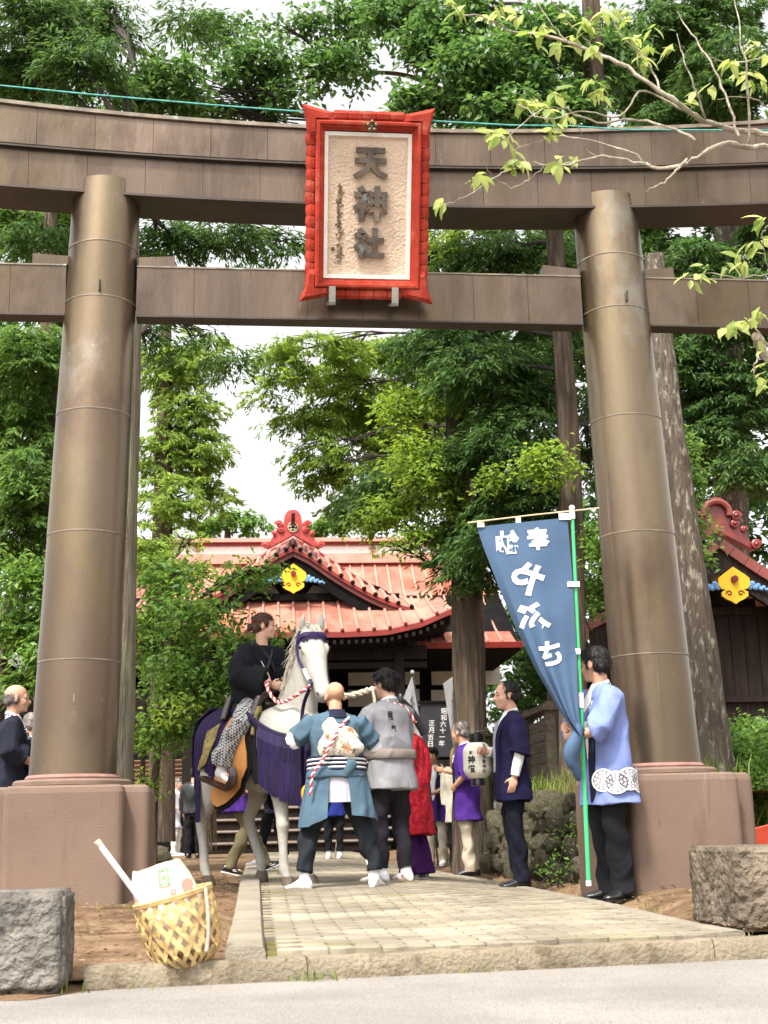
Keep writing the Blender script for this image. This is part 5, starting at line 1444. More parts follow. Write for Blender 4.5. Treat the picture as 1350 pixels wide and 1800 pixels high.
for mbx, nm, mt in ((mbw, 'hem_print', m_print), (mbd, 'hem_print_lines', m_navyband)):
    me = bpy.data.meshes.new(nm); me.from_pydata(mbx.v, [], mbx.f); me.materials.append(mt); add(bpy.data.objects.new(nm, me), man1['root'], kind='stuff')
# chest crest and wristwatch
P = man1; k = P['k']
e_, w_ = P['ar'][1]
wp_ = e_+(w_-e_)*.80
d_ = (w_-e_).normalized()
mb = MB().tube([wp_-d_*.012, wp_+d_*.012], .036, 16); wt = mb.build('wrist_watch', m_blackshoe, P['root'])
MB().box(wp_+V3(.0, .034, .014), (.034, .012, .040)).build('watch_face', m_eye, wt)
mb = MB(); c = P['TR'](.098, .112, .33)
mb.add([c+V3(.012, .012, 0)+P['uy']*u*.5+P['ux']*(-abs(u)*.1)+V3(0, 0, w) for u, w in ((-.02, -.075), (.022, -.075), (.026, .05), (.008, .085), (-.012, .07))], [(0, 1, 2, 3, 4)])
mb.build('chest_print', m_print, P['root'])

# man in navy happi standing in profile
man2 = person('person', 'man in dark navy happi with grey tie standing upright before the rock wall', gnd(908, 12.0), rad(188), 1.75, 0.009, m_skin3, ('receding', m_blackhair),
    coat=dict(mat=m_happi_n, hem=-.22, flare=1.08, sleeve=.18, sr=1.1, cuff=m_shirt), pants=dict(mat=m_navypant, w=.95, cuff=.068), head=(rad(4), 0.02),
    arms={1: ((-.02, .235, 1.13), (.04, .225, .90)), -1: ((.04, -.26, 1.13), (.19, -.13, 1.13))}, hand_kw={1: dict(curl=.35), -1: dict(curl=1.1, palm=(.1, .9, -.1), d=(.9, .2, .15))},
    legs={1: ((.02, .085, .49), (-.02, .085, .085), .1), -1: ((.02, -.085, .49), (-.05, -.085, .085), -.15)}, collar=dict(mat=m_happi_n, open=.06, text=''))
MB().rings([[man2['TR'](x, y0, z) for (x, y0) in ((x0, -.022), (x0, .022), (x0+.006, .022), (x0+.006, -.022))] for x0, x, z in [(q, 0, w) for q, w in ((.088, .46), (.128, .42), (.142, .30), (.145, .10), (.144, .02))] for x in (x0,)] if False else [[man2['TR'](x0, -.02, z), man2['TR'](x0, .02, z), man2['TR'](x0+.012, .02, z), man2['TR'](x0+.012, -.02, z)] for x0, z in ((.092, .46), (.128, .41), (.146, .30), (.150, .12), (.150, .02))]).build('necktie', cloth('silver_tie', (0.30, 0.30, 0.34), 0.2), man2['root'])

# lantern bearer in purple happi
man3 = person('person', 'grey-haired man in purple happi and beige trousers with hand on hip', gnd(826, 15.3), rad(166), 1.66, 0.010, m_skin2, ('receding', m_greyhair),
    coat=dict(mat=m_happi_p, hem=-.33, flare=1.12, sleeve=.1, sr=1.1), pants=dict(mat=m_beige, w=.98, cuff=.07), head=(rad(-20), .1), lean=.04,
    arms={1: ((-.05, .30, 1.12), (.10, .20, .99)), -1: ((.12, -.26, 1.14), (.30, -.20, 1.18))}, hand_kw={1: dict(curl=.5, d=(.5, -.6, -.4), palm=(-.3, -.6, .2))}, collar=dict(mat=m_navyband, open=.06, text='御神燈'))
MB().rings([[man3['TR'](x0, -.018, z), man3['TR'](x0, .018, z), man3['TR'](x0+.012, .018, z), man3['TR'](x0+.012, -.018, z)] for x0, z in ((.092, .46), (.128, .41), (.146, .30), (.150, .12), (.150, .02))]).build('necktie', cloth('dark_tie', (0.06, 0.06, 0.08), 0.2), man3['root'])
# young man in white shirt and purple happi holding a dark pole
man4 = person('person', 'young man in white polo shirt and open purple happi holding a pole', gnd(768, 20.2), rad(-112), 1.66, 0.012, m_skin2, ('full', m_blackhair),
    coat=dict(mat=m_happi_p, hem=-.30, flare=1.1, sleeve=.05, sr=1.05, w=.98), pants=dict(mat=m_beige, w=.95), shoes=('sneaker', m_tabi, m_tabi), head=(rad(0), .06), lean=.02,
    arms={1: ((.10, .24, 1.13), (.30, .06, 1.03)), -1: ((.08, -.24, 1.15), (.24, -.16, 1.16))}, hand_kw={1: dict(curl=.8), -1: dict(curl=1.1)}, collar=dict(mat=m_navyband, open=.10, text='祭典'))
# elderly men at the left edge
man5 = person('person', 'old man with glasses in black happi at the far left edge', gnd(14, 11.4), rad(12), 1.68, 0.009, m_skin3, ('fringe', m_greyhair),
    coat=dict(mat=m_happi_k, hem=-.28, flare=1.12, sleeve=.45, sr=1.15), pants=dict(mat=m_blackpant), head=(rad(2), -.02),
    arms={-1: ((.0, -.25, 1.14), (.22, -.12, 1.03)), 1: ((.02, .25, 1.14), (.22, .12, 1.03))}, collar=dict(mat=m_happi_k, open=.05, text='世話人'))
c, R = man5['hcn'], man5['hR']
mb = MB()
for s_ in (-1, 1):
    mb.tube([c + R @ V3(.093+.002*math.cos(t), s_*.034+.024*math.cos(t), -.004+.017*math.sin(t)) for t in [2*PI*j/12 for j in range(13)]], .0016, 5, cap=False)
    mb.tube([c + R @ V3(.09, s_*.058, .002), c + R @ V3(.0, s_*.084, .004)], .0018, 5)
mb.tube([c + R @ V3(.094, -.011, 0), c + R @ V3(.094, .011, 0)], .0016, 5)
mb.build('glasses', pmat('steel_frame', (0.5, 0.5, 0.52), 0.3, 0.1, 9, 0, 1, metal=0.9), man5['root'], smooth=True)
man6 = person('person', 'grey-haired person half hidden behind the old man and the left pillar', gnd(47, 13.2), rad(40), 1.60, 0.014, m_skin3, ('full', m_greyhair),
    coat=dict(mat=m_happi_k, hem=-.28, flare=1.1, sleeve=.4), pants=dict(mat=m_blackpant), head=(rad(10), 0), collar=dict(mat=m_happi_k))
# groom A: bald man in blue with fur pouch, back to the camera
m_blue = cloth('faded_blue_cotton', (0.068, 0.115, 0.158), 0.14)
m_char = cloth('charcoal_trousers', (0.014, 0.017, 0.021), 0.2)
grA = person('person', 'bald groom in faded blue tunic standing astride with his back to the road', gnd(594, 10.85), rad(98), 1.62, 0.009, m_skin2, (None, None),
    coat=dict(mat=m_blue, hem=-.02, flare=1.05, sleeve=-.05, w=1.10, open=False), pants=dict(mat=m_char, w=1.12, cuff=.066, up=.10), shoes=('tabi', m_tabi), girth=1.08, face=False, hip=.90,
    legs={1: ((.06, .22, .48), (-.05, .285, .085), .75, 0.0), -1: ((.03, -.22, .48), (-.03, -.295, .085), -.45, 0.0)}, head=(rad(10), -.06), lean=.06,
    arms={1: ((.06, .36, 1.20), (.22, .27, 1.33)), -1: ((.10, -.33, 1.15), (.30, -.16, 1.12))}, hand_kw={1: dict(curl=1.0), -1: dict(curl=.8)})
P = grA; k = P['k']; TRa = P['TR']; rootA = P['root']
mb = MB()
for s_ in (1, -1):
    e, w = P['ar'][s_]; s0 = TRa(0, .175*s_, .46)
    mb = MB().tube([s0+(e-s0)*.35, e, e+(w-e)*.5, w-(w-e)*.12], [.072*k, .078*k, .070*k, .05*k], 16)
    blob(mb, 'white_sleeve', m_shirt, rootA, .011, 2, folds(.005, 5, 30, 16))
    mb = MB().tube([s0, s0+(e-s0)*.4, e+(s0-e)*.15], [.088*k, .094*k, .098*k], 16)
    blob(mb, 'rolled_sleeve', m_blue, rootA, .011, 2, folds(.006, 2+s_, 26, 14))
e, w = P['ar'][1]
mb = MB().tube([w-(w-e)*.25, w, w+(w-e)*.15], [.042*k, .045*k, .04*k], 12); hand(mb, w, (w-e).normalized(), V3(0, -1, .2), True, 1.1, k*1.22); blob(mb, 'black_glove', m_blackshoe, rootA, .009, 1)
# striped sash, tails of the tunic, pale under-robe, fur pouch
def skirt(name, a0, a1, z0, z1, r0, r1, mat, parent, TRf, uxf, uyf, k, n=16, m=8, th=.012, hem=None, dispz=0.0):
    """panel of cloth hanging round the hips from angle a0 to a1 (0 = front)"""
    mb = MB(); rs = []
    base = TRf(0, 0, 0)
    def pt(u, v, o):
        a = a0+(a1-a0)*u; zz = z0+(z1+(hem(u) if hem else 0)-z0)*v; rr_ = r0+(r1-r0)*v + .010*math.sin(u*17+3*v)*v + o
        return TRf(0, 0, z0)*(1) + V3(0, 0, (zz-z0)*k) + uxf*(math.cos(a)*rr_*.68*k) + uyf*(math.sin(a)*rr_*k)
    f1 = MB().grid(lambda u, v: pt(u, v, 0), n, m); f2 = MB().grid(lambda u, v: pt(u, v, -th), n, m)
    mb.add(f1.v, f1.f); mb.add(f2.v, [tuple(reversed(q)) for q in f2.f])
    W_ = n+1; o2 = len(f1.v)
    for i in range(n):
        for r in (0, m): mb.f.append((r*W_+i, r*W_+i+1, o2+r*W_+i+1, o2+r*W_+i))
    for j in range(m):
        for c_ in (0, n): mb.f.append((j*W_+c_, (j+1)*W_+c_, o2+(j+1)*W_+c_, o2+j*W_+c_))
    return mb.build(name, mat, parent, smooth=True)
m_sash = pmat('striped_sash', (0.03, 0.03, 0.05), 0.9, 0.1, 5, 0.2, 200)
skirt('under_robe', PI*.55, PI*1.45, .02, -.22, .222, .245, cloth('pale_grey_robe', (0.42, 0.40, 0.44), .06), rootA, TRa, P['ux'], P['uy'], k)
skirt('tunic_tail', PI*.50, PI*.90, .04, -.38, .245, .325, m_blue, rootA, TRa, P['ux'], P['uy'], k, hem=lambda u: .10*u*0-.03+.14*max(0, u-.55)-.10*math.sin(u*2.2)*0)
skirt('tunic_tail', PI*1.10, PI*1.5, .04, -.36, .245, .330, m_blue, rootA, TRa, P['ux'], P['uy'], k, hem=lambda u: .03*(1-u)-.06*u*0)
for q in range(7):
    z = .045+.017*q
    mt = m_print if q % 2 else m_navyband
    MB().rings([ering(TRa(0, 0, z+d), P['ux'], P['uy'], (.176+o)*k, (.245+o)*k, 30) for d, o in ((-.008, 0), (0, .006), (.008, 0))], cap=False).build('sash_band', mt, rootA, smooth=True)
m_fur = pmat('mottled_fur', (0.62, 0.56, 0.47), 0.95, 0.1, 9, 1.0, 90, bdist=0.02)
overlay(m_fur, (0.35, 0.15, 0.05), 11, .52, .60, amt=.9); overlay(m_fur, (0.06, 0.05, 0.05), 10, .58, .64, amt=.9, off=4)
mb = MB()
mb.ell(TRa(-.150, -.02, .29), (.06*k, .16*k, .12*k)); mb.ell(TRa(-.155, -.07, .22), (.06*k, .15*k, .09*k)); mb.ell(TRa(-.135, .06, .38), (.05*k, .07*k, .09*k)); mb.ell(TRa(-.15, .09, .22), (.055*k, .08*k, .09*k))
blob(mb, 'fur_pouch', m_fur, rootA, .010, 2, lambda co, no: co+no*(.006*np.sin(60*co[:, 0]+50*co[:, 1])*np.sin(55*co[:, 2]))[:, None])
MB().tube([TRa(-.10, -.12, .12), TRa(-.145, -.10, .08), TRa(-.15, -.07, .02), TRa(-.135, -.05, -.02)], [.05*k, .055*k, .045*k, .02*k], 10).build('blue_knot', m_blue, rootA, smooth=True)
m_rw = pmat('red_white_cord', (0.70, 0.66, 0.64), 0.8, 0.05, 9, 0, 1)
m_rdc = pmat('red_cord', (0.50, 0.03, 0.035), 0.8, 0.1, 9, 0, 1)
def cord(pts, r, parent, name='red_white_cord', n=46, turns=10):
    P_ = interp(pts, n); mb = [MB(), MB()]
    for s in range(2):
        q = []
        for i, p in enumerate(P_):
            t = (P_[min(i+1, n)]-P_[max(0, i-1)]).normalized(); u = t.orthogonal().normalized(); b = t.cross(u); a = turns*2*PI*i/n+s*PI
            q.append(p+u*math.cos(a)*r*.55+b*math.sin(a)*r*.55)
        mb[s].tube(q, r*.72, 6)
    o = mb[0].build(name, m_rw, parent, smooth=True); mb[1].build('red_strand', m_rdc, o, smooth=True)
    return o
cord([TRa(-.12, -.10, .47), TRa(-.185, -.02, .38), TRa(-.225, .06, .25), TRa(-.205, .13, .12), TRa(-.18, .215, 0), TRa(-.15, .23, -.16)], .011, rootA, turns=13)
MB().rings([ering(TRa(-.012, 0, z), P['ux'], P['uy'], r*k, r*1.1*k, 20) for z, r in ((.475, .11), (.51, .085), (.545, .070), (.55, .062))], cap=False).build('black_collar', m_navyband, rootA, smooth=True)
MB().ell(TRa(.09, .24, -.13), (.04, .05, .075)).build('orange_purse', cloth('orange_cloth', (.75, .30, .02)), rootA, smooth=True)

# groom B: young man in grey happi
m_grey = cloth('grey_happi', (0.27, 0.265, 0.285), 0.10)
m_blackprint = pmat('black_print', (0.012, 0.012, 0.014), .8, .1, 9, 0, 1)
m_slate = cloth('slate_trousers', (0.020, 0.018, 0.024), 0.2)
grB = person('person', 'young groom with black hair in grey happi tied at the waist', gnd(692, 11.8), rad(128), 1.78, 0.009, m_skin, ('shag', m_blackhair),
    coat=dict(mat=m_grey, hem=-.20, flare=1.10, sleeve=.55, sr=1.22, w=1.02), pants=dict(mat=m_slate, w=.98, cuff=.062, up=.07), shoes=('tabi', m_tabi), head=(rad(12), .06), face=True, lean=.03,
    legs={1: ((.05, .10, .50), (.02, .12, .085), .35), -1: ((.02, -.09, .50), (-.03, -.10, .085), -.15)},
    arms={1: ((.10, .26, 1.14), (.30, .16, 1.04)), -1: ((.14, -.22, 1.13), (.34, -.02, 1.05))}, hand_kw={1: dict(curl=.9), -1: dict(curl=.9)}, collar=dict(mat=m_grey, open=.05))
P = grB; k = P['k']; TRb = P['TR']; rootB = P['root']
MB().rings([ering(TRb(0, 0, z), P['ux'], P['uy'], (.150+o)*k, (.214+o)*k, 30) for z, o in ((.045, 0), (.055, .006), (.085, .008), (.11, .006), (.12, 0))], cap=False).build('waist_sash', cloth('taupe_sash', (.26, .22, .20)), rootB, smooth=True)
chs = []
for q, ch in enumerate('高角屋'):
    v, f = glyphs(ch, .05)
    mb = MB(); mb.add([TRb(0, 0, 0) + (TRb(-.062-.072*sst(0, 1, 0), .085, .40-.062*q)-TRb(0, 0, 0)) + P['uy']*(p.x*.055*k)+V3(0, 0, p.y*.058*k) - P['ux']*(.058+.020*q)*k for p in v], f)
    me = bpy.data.meshes.new('back_print'); me.from_pydata(mb.v, [], mb.f); me.materials.append(m_blackprint); add(bpy.data.objects.new('back_print', me), rootB)
cord([TRb(.03, .10, .50), TRb(-.06, .02, .50), TRb(-.09, -.10, .46), TRb(-.13, -.17, .34)], .012, rootB, turns=7)

# person in red brocade over purple hakama, behind groom B
m_bro = cloth('red_brocade', (0.36, 0.010, 0.022), .1); overlay(m_bro, (0.52, 0.035, 0.05), 26, .5, .56, amt=.9)
m_pur = cloth('purple_hakama', (0.055, 0.012, 0.090), .15)
rdr = person('person', 'person in red brocade robe over deep purple hakama behind the groom', gnd(729, 13.2), rad(150), 1.62, .012, m_skin, ('full', m_blackhair),
    coat=dict(mat=m_bro, hem=-.52, flare=1.28, sleeve=.7, sr=1.45, w=1.02, open=False), pants=dict(mat=m_pur, w=1.25, cuff=.14, name='hakama'), shoes=('tabi', m_tabi), head=(rad(20), .25), lean=.12, face=True)
MB().rings([ering(rdr['TR'](-.01, 0, z), rdr['ux'], rdr['uy'], r*rdr['k'], r*1.15*rdr['k'], 20) for z, r in ((.49, .085), (.53, .068), (.545, .064))], cap=False).build('orange_collar', cloth('orange_collar', (.75, .25, .03)), rdr['root'], smooth=True)
# court hat with a long stiff black tail
c, R = rdr['hcn'], rdr['hR']
mb = MB(); mb.ell(c+R @ V3(-.02, 0, .10), (.09, .07, .06)); mb.ell(c+R @ V3(-.07, 0, .16), (.03, .03, .07))
hat = mb.build('court_hat', m_blackshoe, rdr['root'], smooth=True)
Rd = Matrix.Rotation(-rad(150), 3, 'Z')
pts = [c + R @ V3(-.08, 0, .16)] + [c + Rd @ V3(*q) for q in ((.03, .0, .16), (.12, .0, .06), (.20, .0, -.08), (.24, .0, -.16))]
pts = interp([tuple(p) for p in pts], 16)
mb = MB().tube(pts, [(.014, .045)]*17, 8, up=(0, 1, 0)); mb.build('hat_tail', m_blackprint, hat, smooth=True)

# people beyond the horse
man7 = person('person', 'white-haired man in pale grey happi near the shrine steps', gnd(309, 30.5), rad(-15), 1.64, .018, m_skin3, ('full', m_greyhair), coat=dict(mat=cloth('pale_happi', (.50, .49, .52)), hem=-.32, flare=1.12, sleeve=.5, sr=1.2), pants=dict(mat=cloth('white_trousers', (.62, .60, .56))), fingers=False,
    arms={-1: ((-.08, -.33, 1.12), (.12, -.20, 1.02))}, collar=dict(mat=m_navyband), shoes=('sneaker', m_tabi, m_tabi))
man8 = person('person', 'person in black quilted jacket and black trousers beyond the horse', gnd(340, 27), rad(80), 1.70, .018, m_skin3, ('full', m_blackhair), coat=dict(mat=pmat('black_nylon', (.016, .018, .02), .35, .3, 6, .4, 12), hem=-.10, sleeve=.95, open=False), pants=dict(mat=m_blackpant), fingers=False, face=False)
man9 = person('person', 'person in purple coat and khaki trousers walking behind the horse legs', gnd(415, 15.2), rad(20), 1.66, .013, m_skin3, ('full', m_blackhair), coat=dict(mat=m_happi_p, hem=-.26, flare=1.1, sleeve=.4), pants=dict(mat=cloth('khaki_trousers', (.12, .10, .055)), w=1.05),
    legs={-1: ((.10, -.10, .49), (-.10, -.10, .10), -.1, .25), 1: ((.16, .10, .50), (.36, .10, .12), .1, -.35)}, shoes=('sneaker', m_blackshoe, m_tabi), fingers=False, lean=.05)
for s_ in (1, -1):
    an = Vector(man9['lg'][s_][1])*man9['k']
    MB().tube([an+V3(.07, -.052, -.065), an+V3(.03, -.056, -.055), an+V3(.01, -.056, -.04), an+V3(.06, -.056, -.045)] if s_ == -1 else [an+V3(.10, -.052, -.02), an+V3(.06, -.056, -.035), an+V3(.02, -.056, -.03), an+V3(.06, -.056, -.012)], [.003, .007, .006, .002], 6).build('shoe_stripe', m_print, man9['root'], smooth=True)
man10 = person('person', 'person in dark patterned jacket and white boots beyond the horse chest', gnd(484, 19), rad(160), 1.64, .014, m_skin3, ('full', m_blackhair), coat=dict(mat=overlay(cloth('patterned_jacket', (.03, .035, .05)), (.30, .30, .30), 9, .54, .58), hem=-.22, sleeve=.6), pants=dict(mat=m_blackpant, up=.1), shoes=('tabi', m_tabi), fingers=False, face=False,
    legs={1: ((.12, .1, .47), (.22, .10, .085), .0), -1: ((-.02, -.1, .49), (-.10, -.1, .085), .0)})
man11 = person('person', 'person in blue jacket and dark trousers glimpsed between the groom legs', gnd(588, 22), rad(75), 1.60, .016, m_skin3, ('full', m_blackhair), coat=dict(mat=cloth('royal_blue_jacket', (.02, .035, .22)), hem=-.22, sleeve=.8), pants=dict(mat=m_blackpant, up=.1), shoes=('tabi', m_tabi), fingers=False, face=False)
wom = person('person', 'woman with long fair hair in black behind the lantern bearer', gnd(809, 18.6), rad(60), 1.58, .013, m_skin, ('long', pmat('fair_hair', (.42, .26, .13), .5, .3, 30, .8, 100, stretch=(1, 1, .2), bdist=.006)), coat=dict(mat=cloth('cream_top', (.60, .55, .45)), hem=-.3, sleeve=.9, open=False), pants=dict(mat=m_blackpant), fingers=False, face=False)

# ------------------------------------------------------------------ horse
HA = rad(-51); HO = Vector((-1.09, 11.87, 0.075))
m_horse = pmat('grey_coat', (0.40, 0.38, 0.34), 0.75, 0.10, 3, 0.25, 160, spec=0.2)
overlay(m_horse, (0.20, 0.19, 0.18), 2.3, .48, .66, amt=.6); overlay(m_horse, (0.24, 0.22, 0.19), 55, .54, .64, amt=.6, off=2)
m_hoof = pmat('hoof', (0.085, 0.060, 0.042), 0.7, 0.4, 12, 0.4, 60, stretch=(1, 1, .3))
m_mane = pmat('pale_mane', (0.52, 0.46, 0.38), 0.7, 0.25, 30, 0.3, 80)
m_tail = pmat('tan_tail', (0.33, 0.25, 0.16), 0.7, 0.35, 30, 0.3, 80)
m_fr = leaf_mat('purple_fringe', (0.0035, 0.001, 0.014), (0.018, 0.005, 0.064), 0.0, 0.75, tint=1)
horse = thing('horse', 'white horse in purple fringed trappings standing on the lane', 'horse', HO, HA)
mb = MB()
tr = [(-.87, 1.22, .08, .07), (-.80, 1.21, .20, .16), (-.68, 1.19, .285, .235), (-.5, 1.165, .335, .275), (-.25, 1.13, .335, .285), (.05, 1.105, .345, .285), (.3, 1.12, .365, .265), (.48, 1.16, .34, .24), (.62, 1.20, .27, .20), (.72, 1.22, .18, .14), (.77, 1.23, .09, .07)]
mb.rings([ering(V3(x, 0, z), V3(0, 1, 0), V3(0, 0, 1), w, h, 24, 2.2) for x, z, h, w in tr])
mb.tube([V3(.42, 0, 1.25), V3(.54, 0, 1.45), V3(.62, 0, 1.65), V3(.675, 0, 1.83), V3(.715, -.005, 1.97)], [(.140, .28), (.118, .225), (.098, .175), (.086, .14), (.08, .115)], 20, up=(0, 1, 0))
hd = V3(.337, -.127, -.48).normalized(); hl_ = V3(.127, .337, 0).normalized(); hu = hl_.cross(hd)*1.0   # hu points up and out of the forehead
if hu.z < 0: hu = -hu
PO = V3(.735, -.01, 2.015)
HS = 1.10
def hp(d, l, u): return PO + (hd*d + hl_*l + hu*u)*HS
rs = []
for d, w, t, off in ((-.06, .07, .06, .0), (.0, .092, .10, -.02), (.08, .102, .125, -.035), (.17, .100, .128, -.04), (.27, .082, .105, -.03), (.37, .066, .082, -.022), (.46, .056, .068, -.016), (.54, .056, .064, -.014), (.60, .050, .055, -.015), (.625, .03, .035, -.015)):
    rs.append(ering(hp(d, 0, off), hl_, hu, w*HS, t*HS, 20, 2.3))
mb.rings(rs)
for s in (-1, 1):
    mb.ell(hp(.15, s*.075, -.085), (.07, .03, .06)); mb.tube([hp(.10, s*.088, .03), hp(.15, s*.094, .03), hp(.20, s*.084, .025)], [.018, .026, .016], 10)   # cheek, brow
    mb.tube([hp(.545, s*.040, .012), hp(.58, s*.046, 0), hp(.60, s*.040, -.02)], [.016, .020, .014], 8)
    b_ = hp(-.03, s*.062, .02)
    mb.tube([b_, b_+V3(.012, s*.012, .05), b_+V3(.03, s*.016, .10), b_+V3(.035, s*.004, .155)], [(.030, .024), (.042, .028), (.034, .020), (.006, .006)], 12)
mb.tube([hp(.52, 0, -.075), hp(.58, 0, -.072), hp(.605, 0, -.055)], [.035, .036, .02], 10)
# legs
def leg(pts, r): mb.tube([V3(*p) for p in pts], r, 14, up=(0, 1, 0))
for s in (-1, 1):
    dx = 0.0 if s < 0 else -.10
    leg([(.42, s*.13, 1.22), (.46, s*.165, 1.02), (.47+dx*.3, s*.165, .86), (.49+dx*.6, s*.155, .68), (.505+dx*.8, s*.15, .54), (.515+dx, s*.15, .49), (.51+dx, s*.15, .42), (.515+dx, s*.15, .30), (.52+dx, s*.15, .18), (.53+dx, s*.15, .135), (.56+dx, s*.15, .09), (.575+dx, s*.15, .06)],
        [(.10, .17), (.10, .15), (.085, .115), (.060, .080), (.050, .058), (.056, .062), (.044, .046), (.034, .040), (.038, .046), (.044, .050), (.036, .038), (.045, .045)])
leg([(-.55, -.13, 1.22), (-.55, -.18, 1.02), (-.52, -.185, .86), (-.585, -.18, .72), (-.665, -.172, .60), (-.715, -.168, .535), (-.715, -.168, .46), (-.69, -.166, .34), (-.675, -.165, .19), (-.665, -.165, .14), (-.635, -.165, .09), (-.62, -.165, .06)],
    [(.12, .22), (.115, .20), (.095, .15), (.070, .10), (.052, .072), (.052, .068), (.044, .054), (.037, .044), (.040, .048), (.045, .052), (.037, .040), (.045, .046)])
leg([(-.50, .13, 1.20), (-.42, .18, 1.0), (-.34, .185, .86), (-.37, .18, .74), (-.43, .172, .64), (-.475, .168, .575), (-.46, .168, .50), (-.39, .166, .37), (-.30, .165, .23), (-.275, .165, .18), (-.275, .165, .125), (-.285, .165, .09)],
    [(.12, .22), (.115, .19), (.095, .14), (.070, .095), (.052, .070), (.052, .066), (.044, .052), (.037, .044), (.040, .048), (.045, .050), (.037, .040), (.044, .046)])
blob(mb, 'body', m_horse, horse, .014, 4)
def hoof(c, tilt=0.0):
    R = Matrix.Rotation(tilt, 3, 'Y'); mb = MB()
    mb.rings([[V3(*c) + R @ V3(x+r*math.cos(a)*1.12, r*math.sin(a), z) for a in [2*PI*j/16 for j in range(16)]] for z, r, x in ((.085, .040, -.012), (.07, .048, -.006), (.03, .056, .006), (.0, .062, .014))])
    mb.build('hoof', m_hoof, horse, smooth=True)
hoof((.585, -.15, 0)); hoof((.485, .15, 0)); hoof((-.61, -.165, 0)); hoof((-.285, .165, .035), .45)
for s in (-1, 1):
    MB().ell(hp(.150, s*.110, .028), (.017, .017, .017), None, 10, 8).build('eye', m_eye, horse, smooth=True)
    MB().ell(hp(.592, s*.052, .010), (.013, .010, .017), Matrix((hl_, hu, hd)).transposed(), 8, 6).build('nostril', pmat('nostril_dark', (.06, .045, .045), .7, .2, 9, 0, 1), horse, smooth=True)
MB().ell(hp(.60, 0, -.025), (.045, .03, .045)).build('muzzle', pmat('grey_muzzle', (.22, .19, .18), .7, .2, 20, .2, 60), horse, smooth=True)
# mane and tail: bundles of hair
rr = random.Random(12); mb = MB()
crest = [V3(.40, 0, 1.50), V3(.47, 0, 1.66), V3(.52, 0, 1.80), V3(.585, 0, 1.95), V3(.66, 0, 2.08), V3(.72, 0, 2.12)]
cp = interp([tuple(p) for p in crest], 60)
for q in range(420):
    p = cp[rr.randrange(61)] + V3(rr.uniform(-.02, .02), rr.uniform(-.03, .02), rr.uniform(-.02, .02)); L = rr.uniform(.06, .16)
    a = p + V3(-.02+rr.gauss(0, .015), -.045, -.25*L+.02); b = p + V3(-.035+rr.gauss(0, .03), -.075+rr.gauss(0, .015), -L)
    mb.tube([p, a, b], [.0045, .004, .001], 4)
for q in range(60):
    p = hp(-.05, rr.uniform(-.03, .03), .05); mb.tube([p, p+V3(.05, rr.gauss(0, .02), .01), p+V3(.10, rr.gauss(0, .03), -.07)], [.004, .0035, .001], 4)
mb.build('mane', m_mane, horse, kind='stuff')
mb = MB()
for q in range(260):
    a = rr.uniform(0, 2*PI); r = .05*math.sqrt(rr.random()); e = rr.uniform(.26, .55)
    mb.tube([V3(-.84, 0, 1.34), V3(-.93+r*math.cos(a)*.6, r*math.sin(a)*.6, 1.18), V3(-.93+r*math.cos(a), r*math.sin(a), .95), V3(-.90+1.5*r*math.cos(a), 1.5*r*math.sin(a), .65), V3(-.88+1.6*r*math.cos(a), 1.7*r*math.sin(a), e)], [.007, .006, .005, .004, .001], 4)
mb.build('tail', m_tail, horse, kind='stuff')
# trappings
tack = horse
def belly(x):
    for (x0, z0, h0, w0), (x1, z1, h1, w1) in zip(tr, tr[1:]):
        if x <= x1: t = (x-x0)/(x1-x0); return z0+(z1-z0)*t, h0+(h1-h0)*t, w0+(w1-w0)*t
    return tr[-1][1:]
mb = MB(); rr = random.Random(4)
for q in range(900):
    x = rr.uniform(-.86, -.10) if q % 5 else rr.uniform(-.88, -.75); s = -1 if rr.random() < .62 else 1
    z, h, w = belly(x); pts = []; o = .022+rr.uniform(0, .012)
    t1 = rr.uniform(1.35, 1.7)
    for t in [t1*j/6 for j in range(7)]:
        pts.append(V3(x - .05*max(0, -.55-x)*t*0, s*(w+o)*math.sin(t), z+(h+o)*math.cos(t)))
    ze = (.93 + .10*math.sin(x*9) + rr.uniform(-.05, .05)) if x < -.30 else 1.05+rr.uniform(-.04, .04)
    if abs(x+.60) < .035: ze = .55+rr.uniform(-.02, .02)
    last = pts[-1]; pts += [V3(last.x, last.y*1.01, (last.z+ze)/2), V3(last.x+rr.uniform(-.01, .01), last.y*.99, ze)]
    mb.tube(pts, [.0075]*8+[.005], 4)
for q in range(240):       # fall behind the rump
    y = rr.uniform(-.20, .20); o = rr.uniform(0, .015); ze = 1.0+rr.uniform(-.08, .05)+.8*abs(y)*0
    mb.tube([V3(-.60, y*.8, 1.51+o), V3(-.78, y, 1.44+o-y*y), V3(-.885-o+y*y*2.2, y*1.1, 1.28), V3(-.90-o+y*y*2.4, y*1.1, 1.12), V3(-.895+y*y*2.4, y*1.1, ze)], [.008]*4+[.005], 4)
mb.build('rump_fringe', m_fr, tack, kind='stuff')
mb = MB()
path = interp([(.20, -.30, 1.40), (.40, -.285, 1.28), (.58, -.245, 1.20), (.72, -.15, 1.165), (.80, 0, 1.15), (.72, .15, 1.165), (.58, .245, 1.20), (.40, .285, 1.28), (.20, .30, 1.40)], 120)
MB().tube(path, [(.035, .012)]*121, 8).build('breast_collar', m_fr, tack, smooth=True)
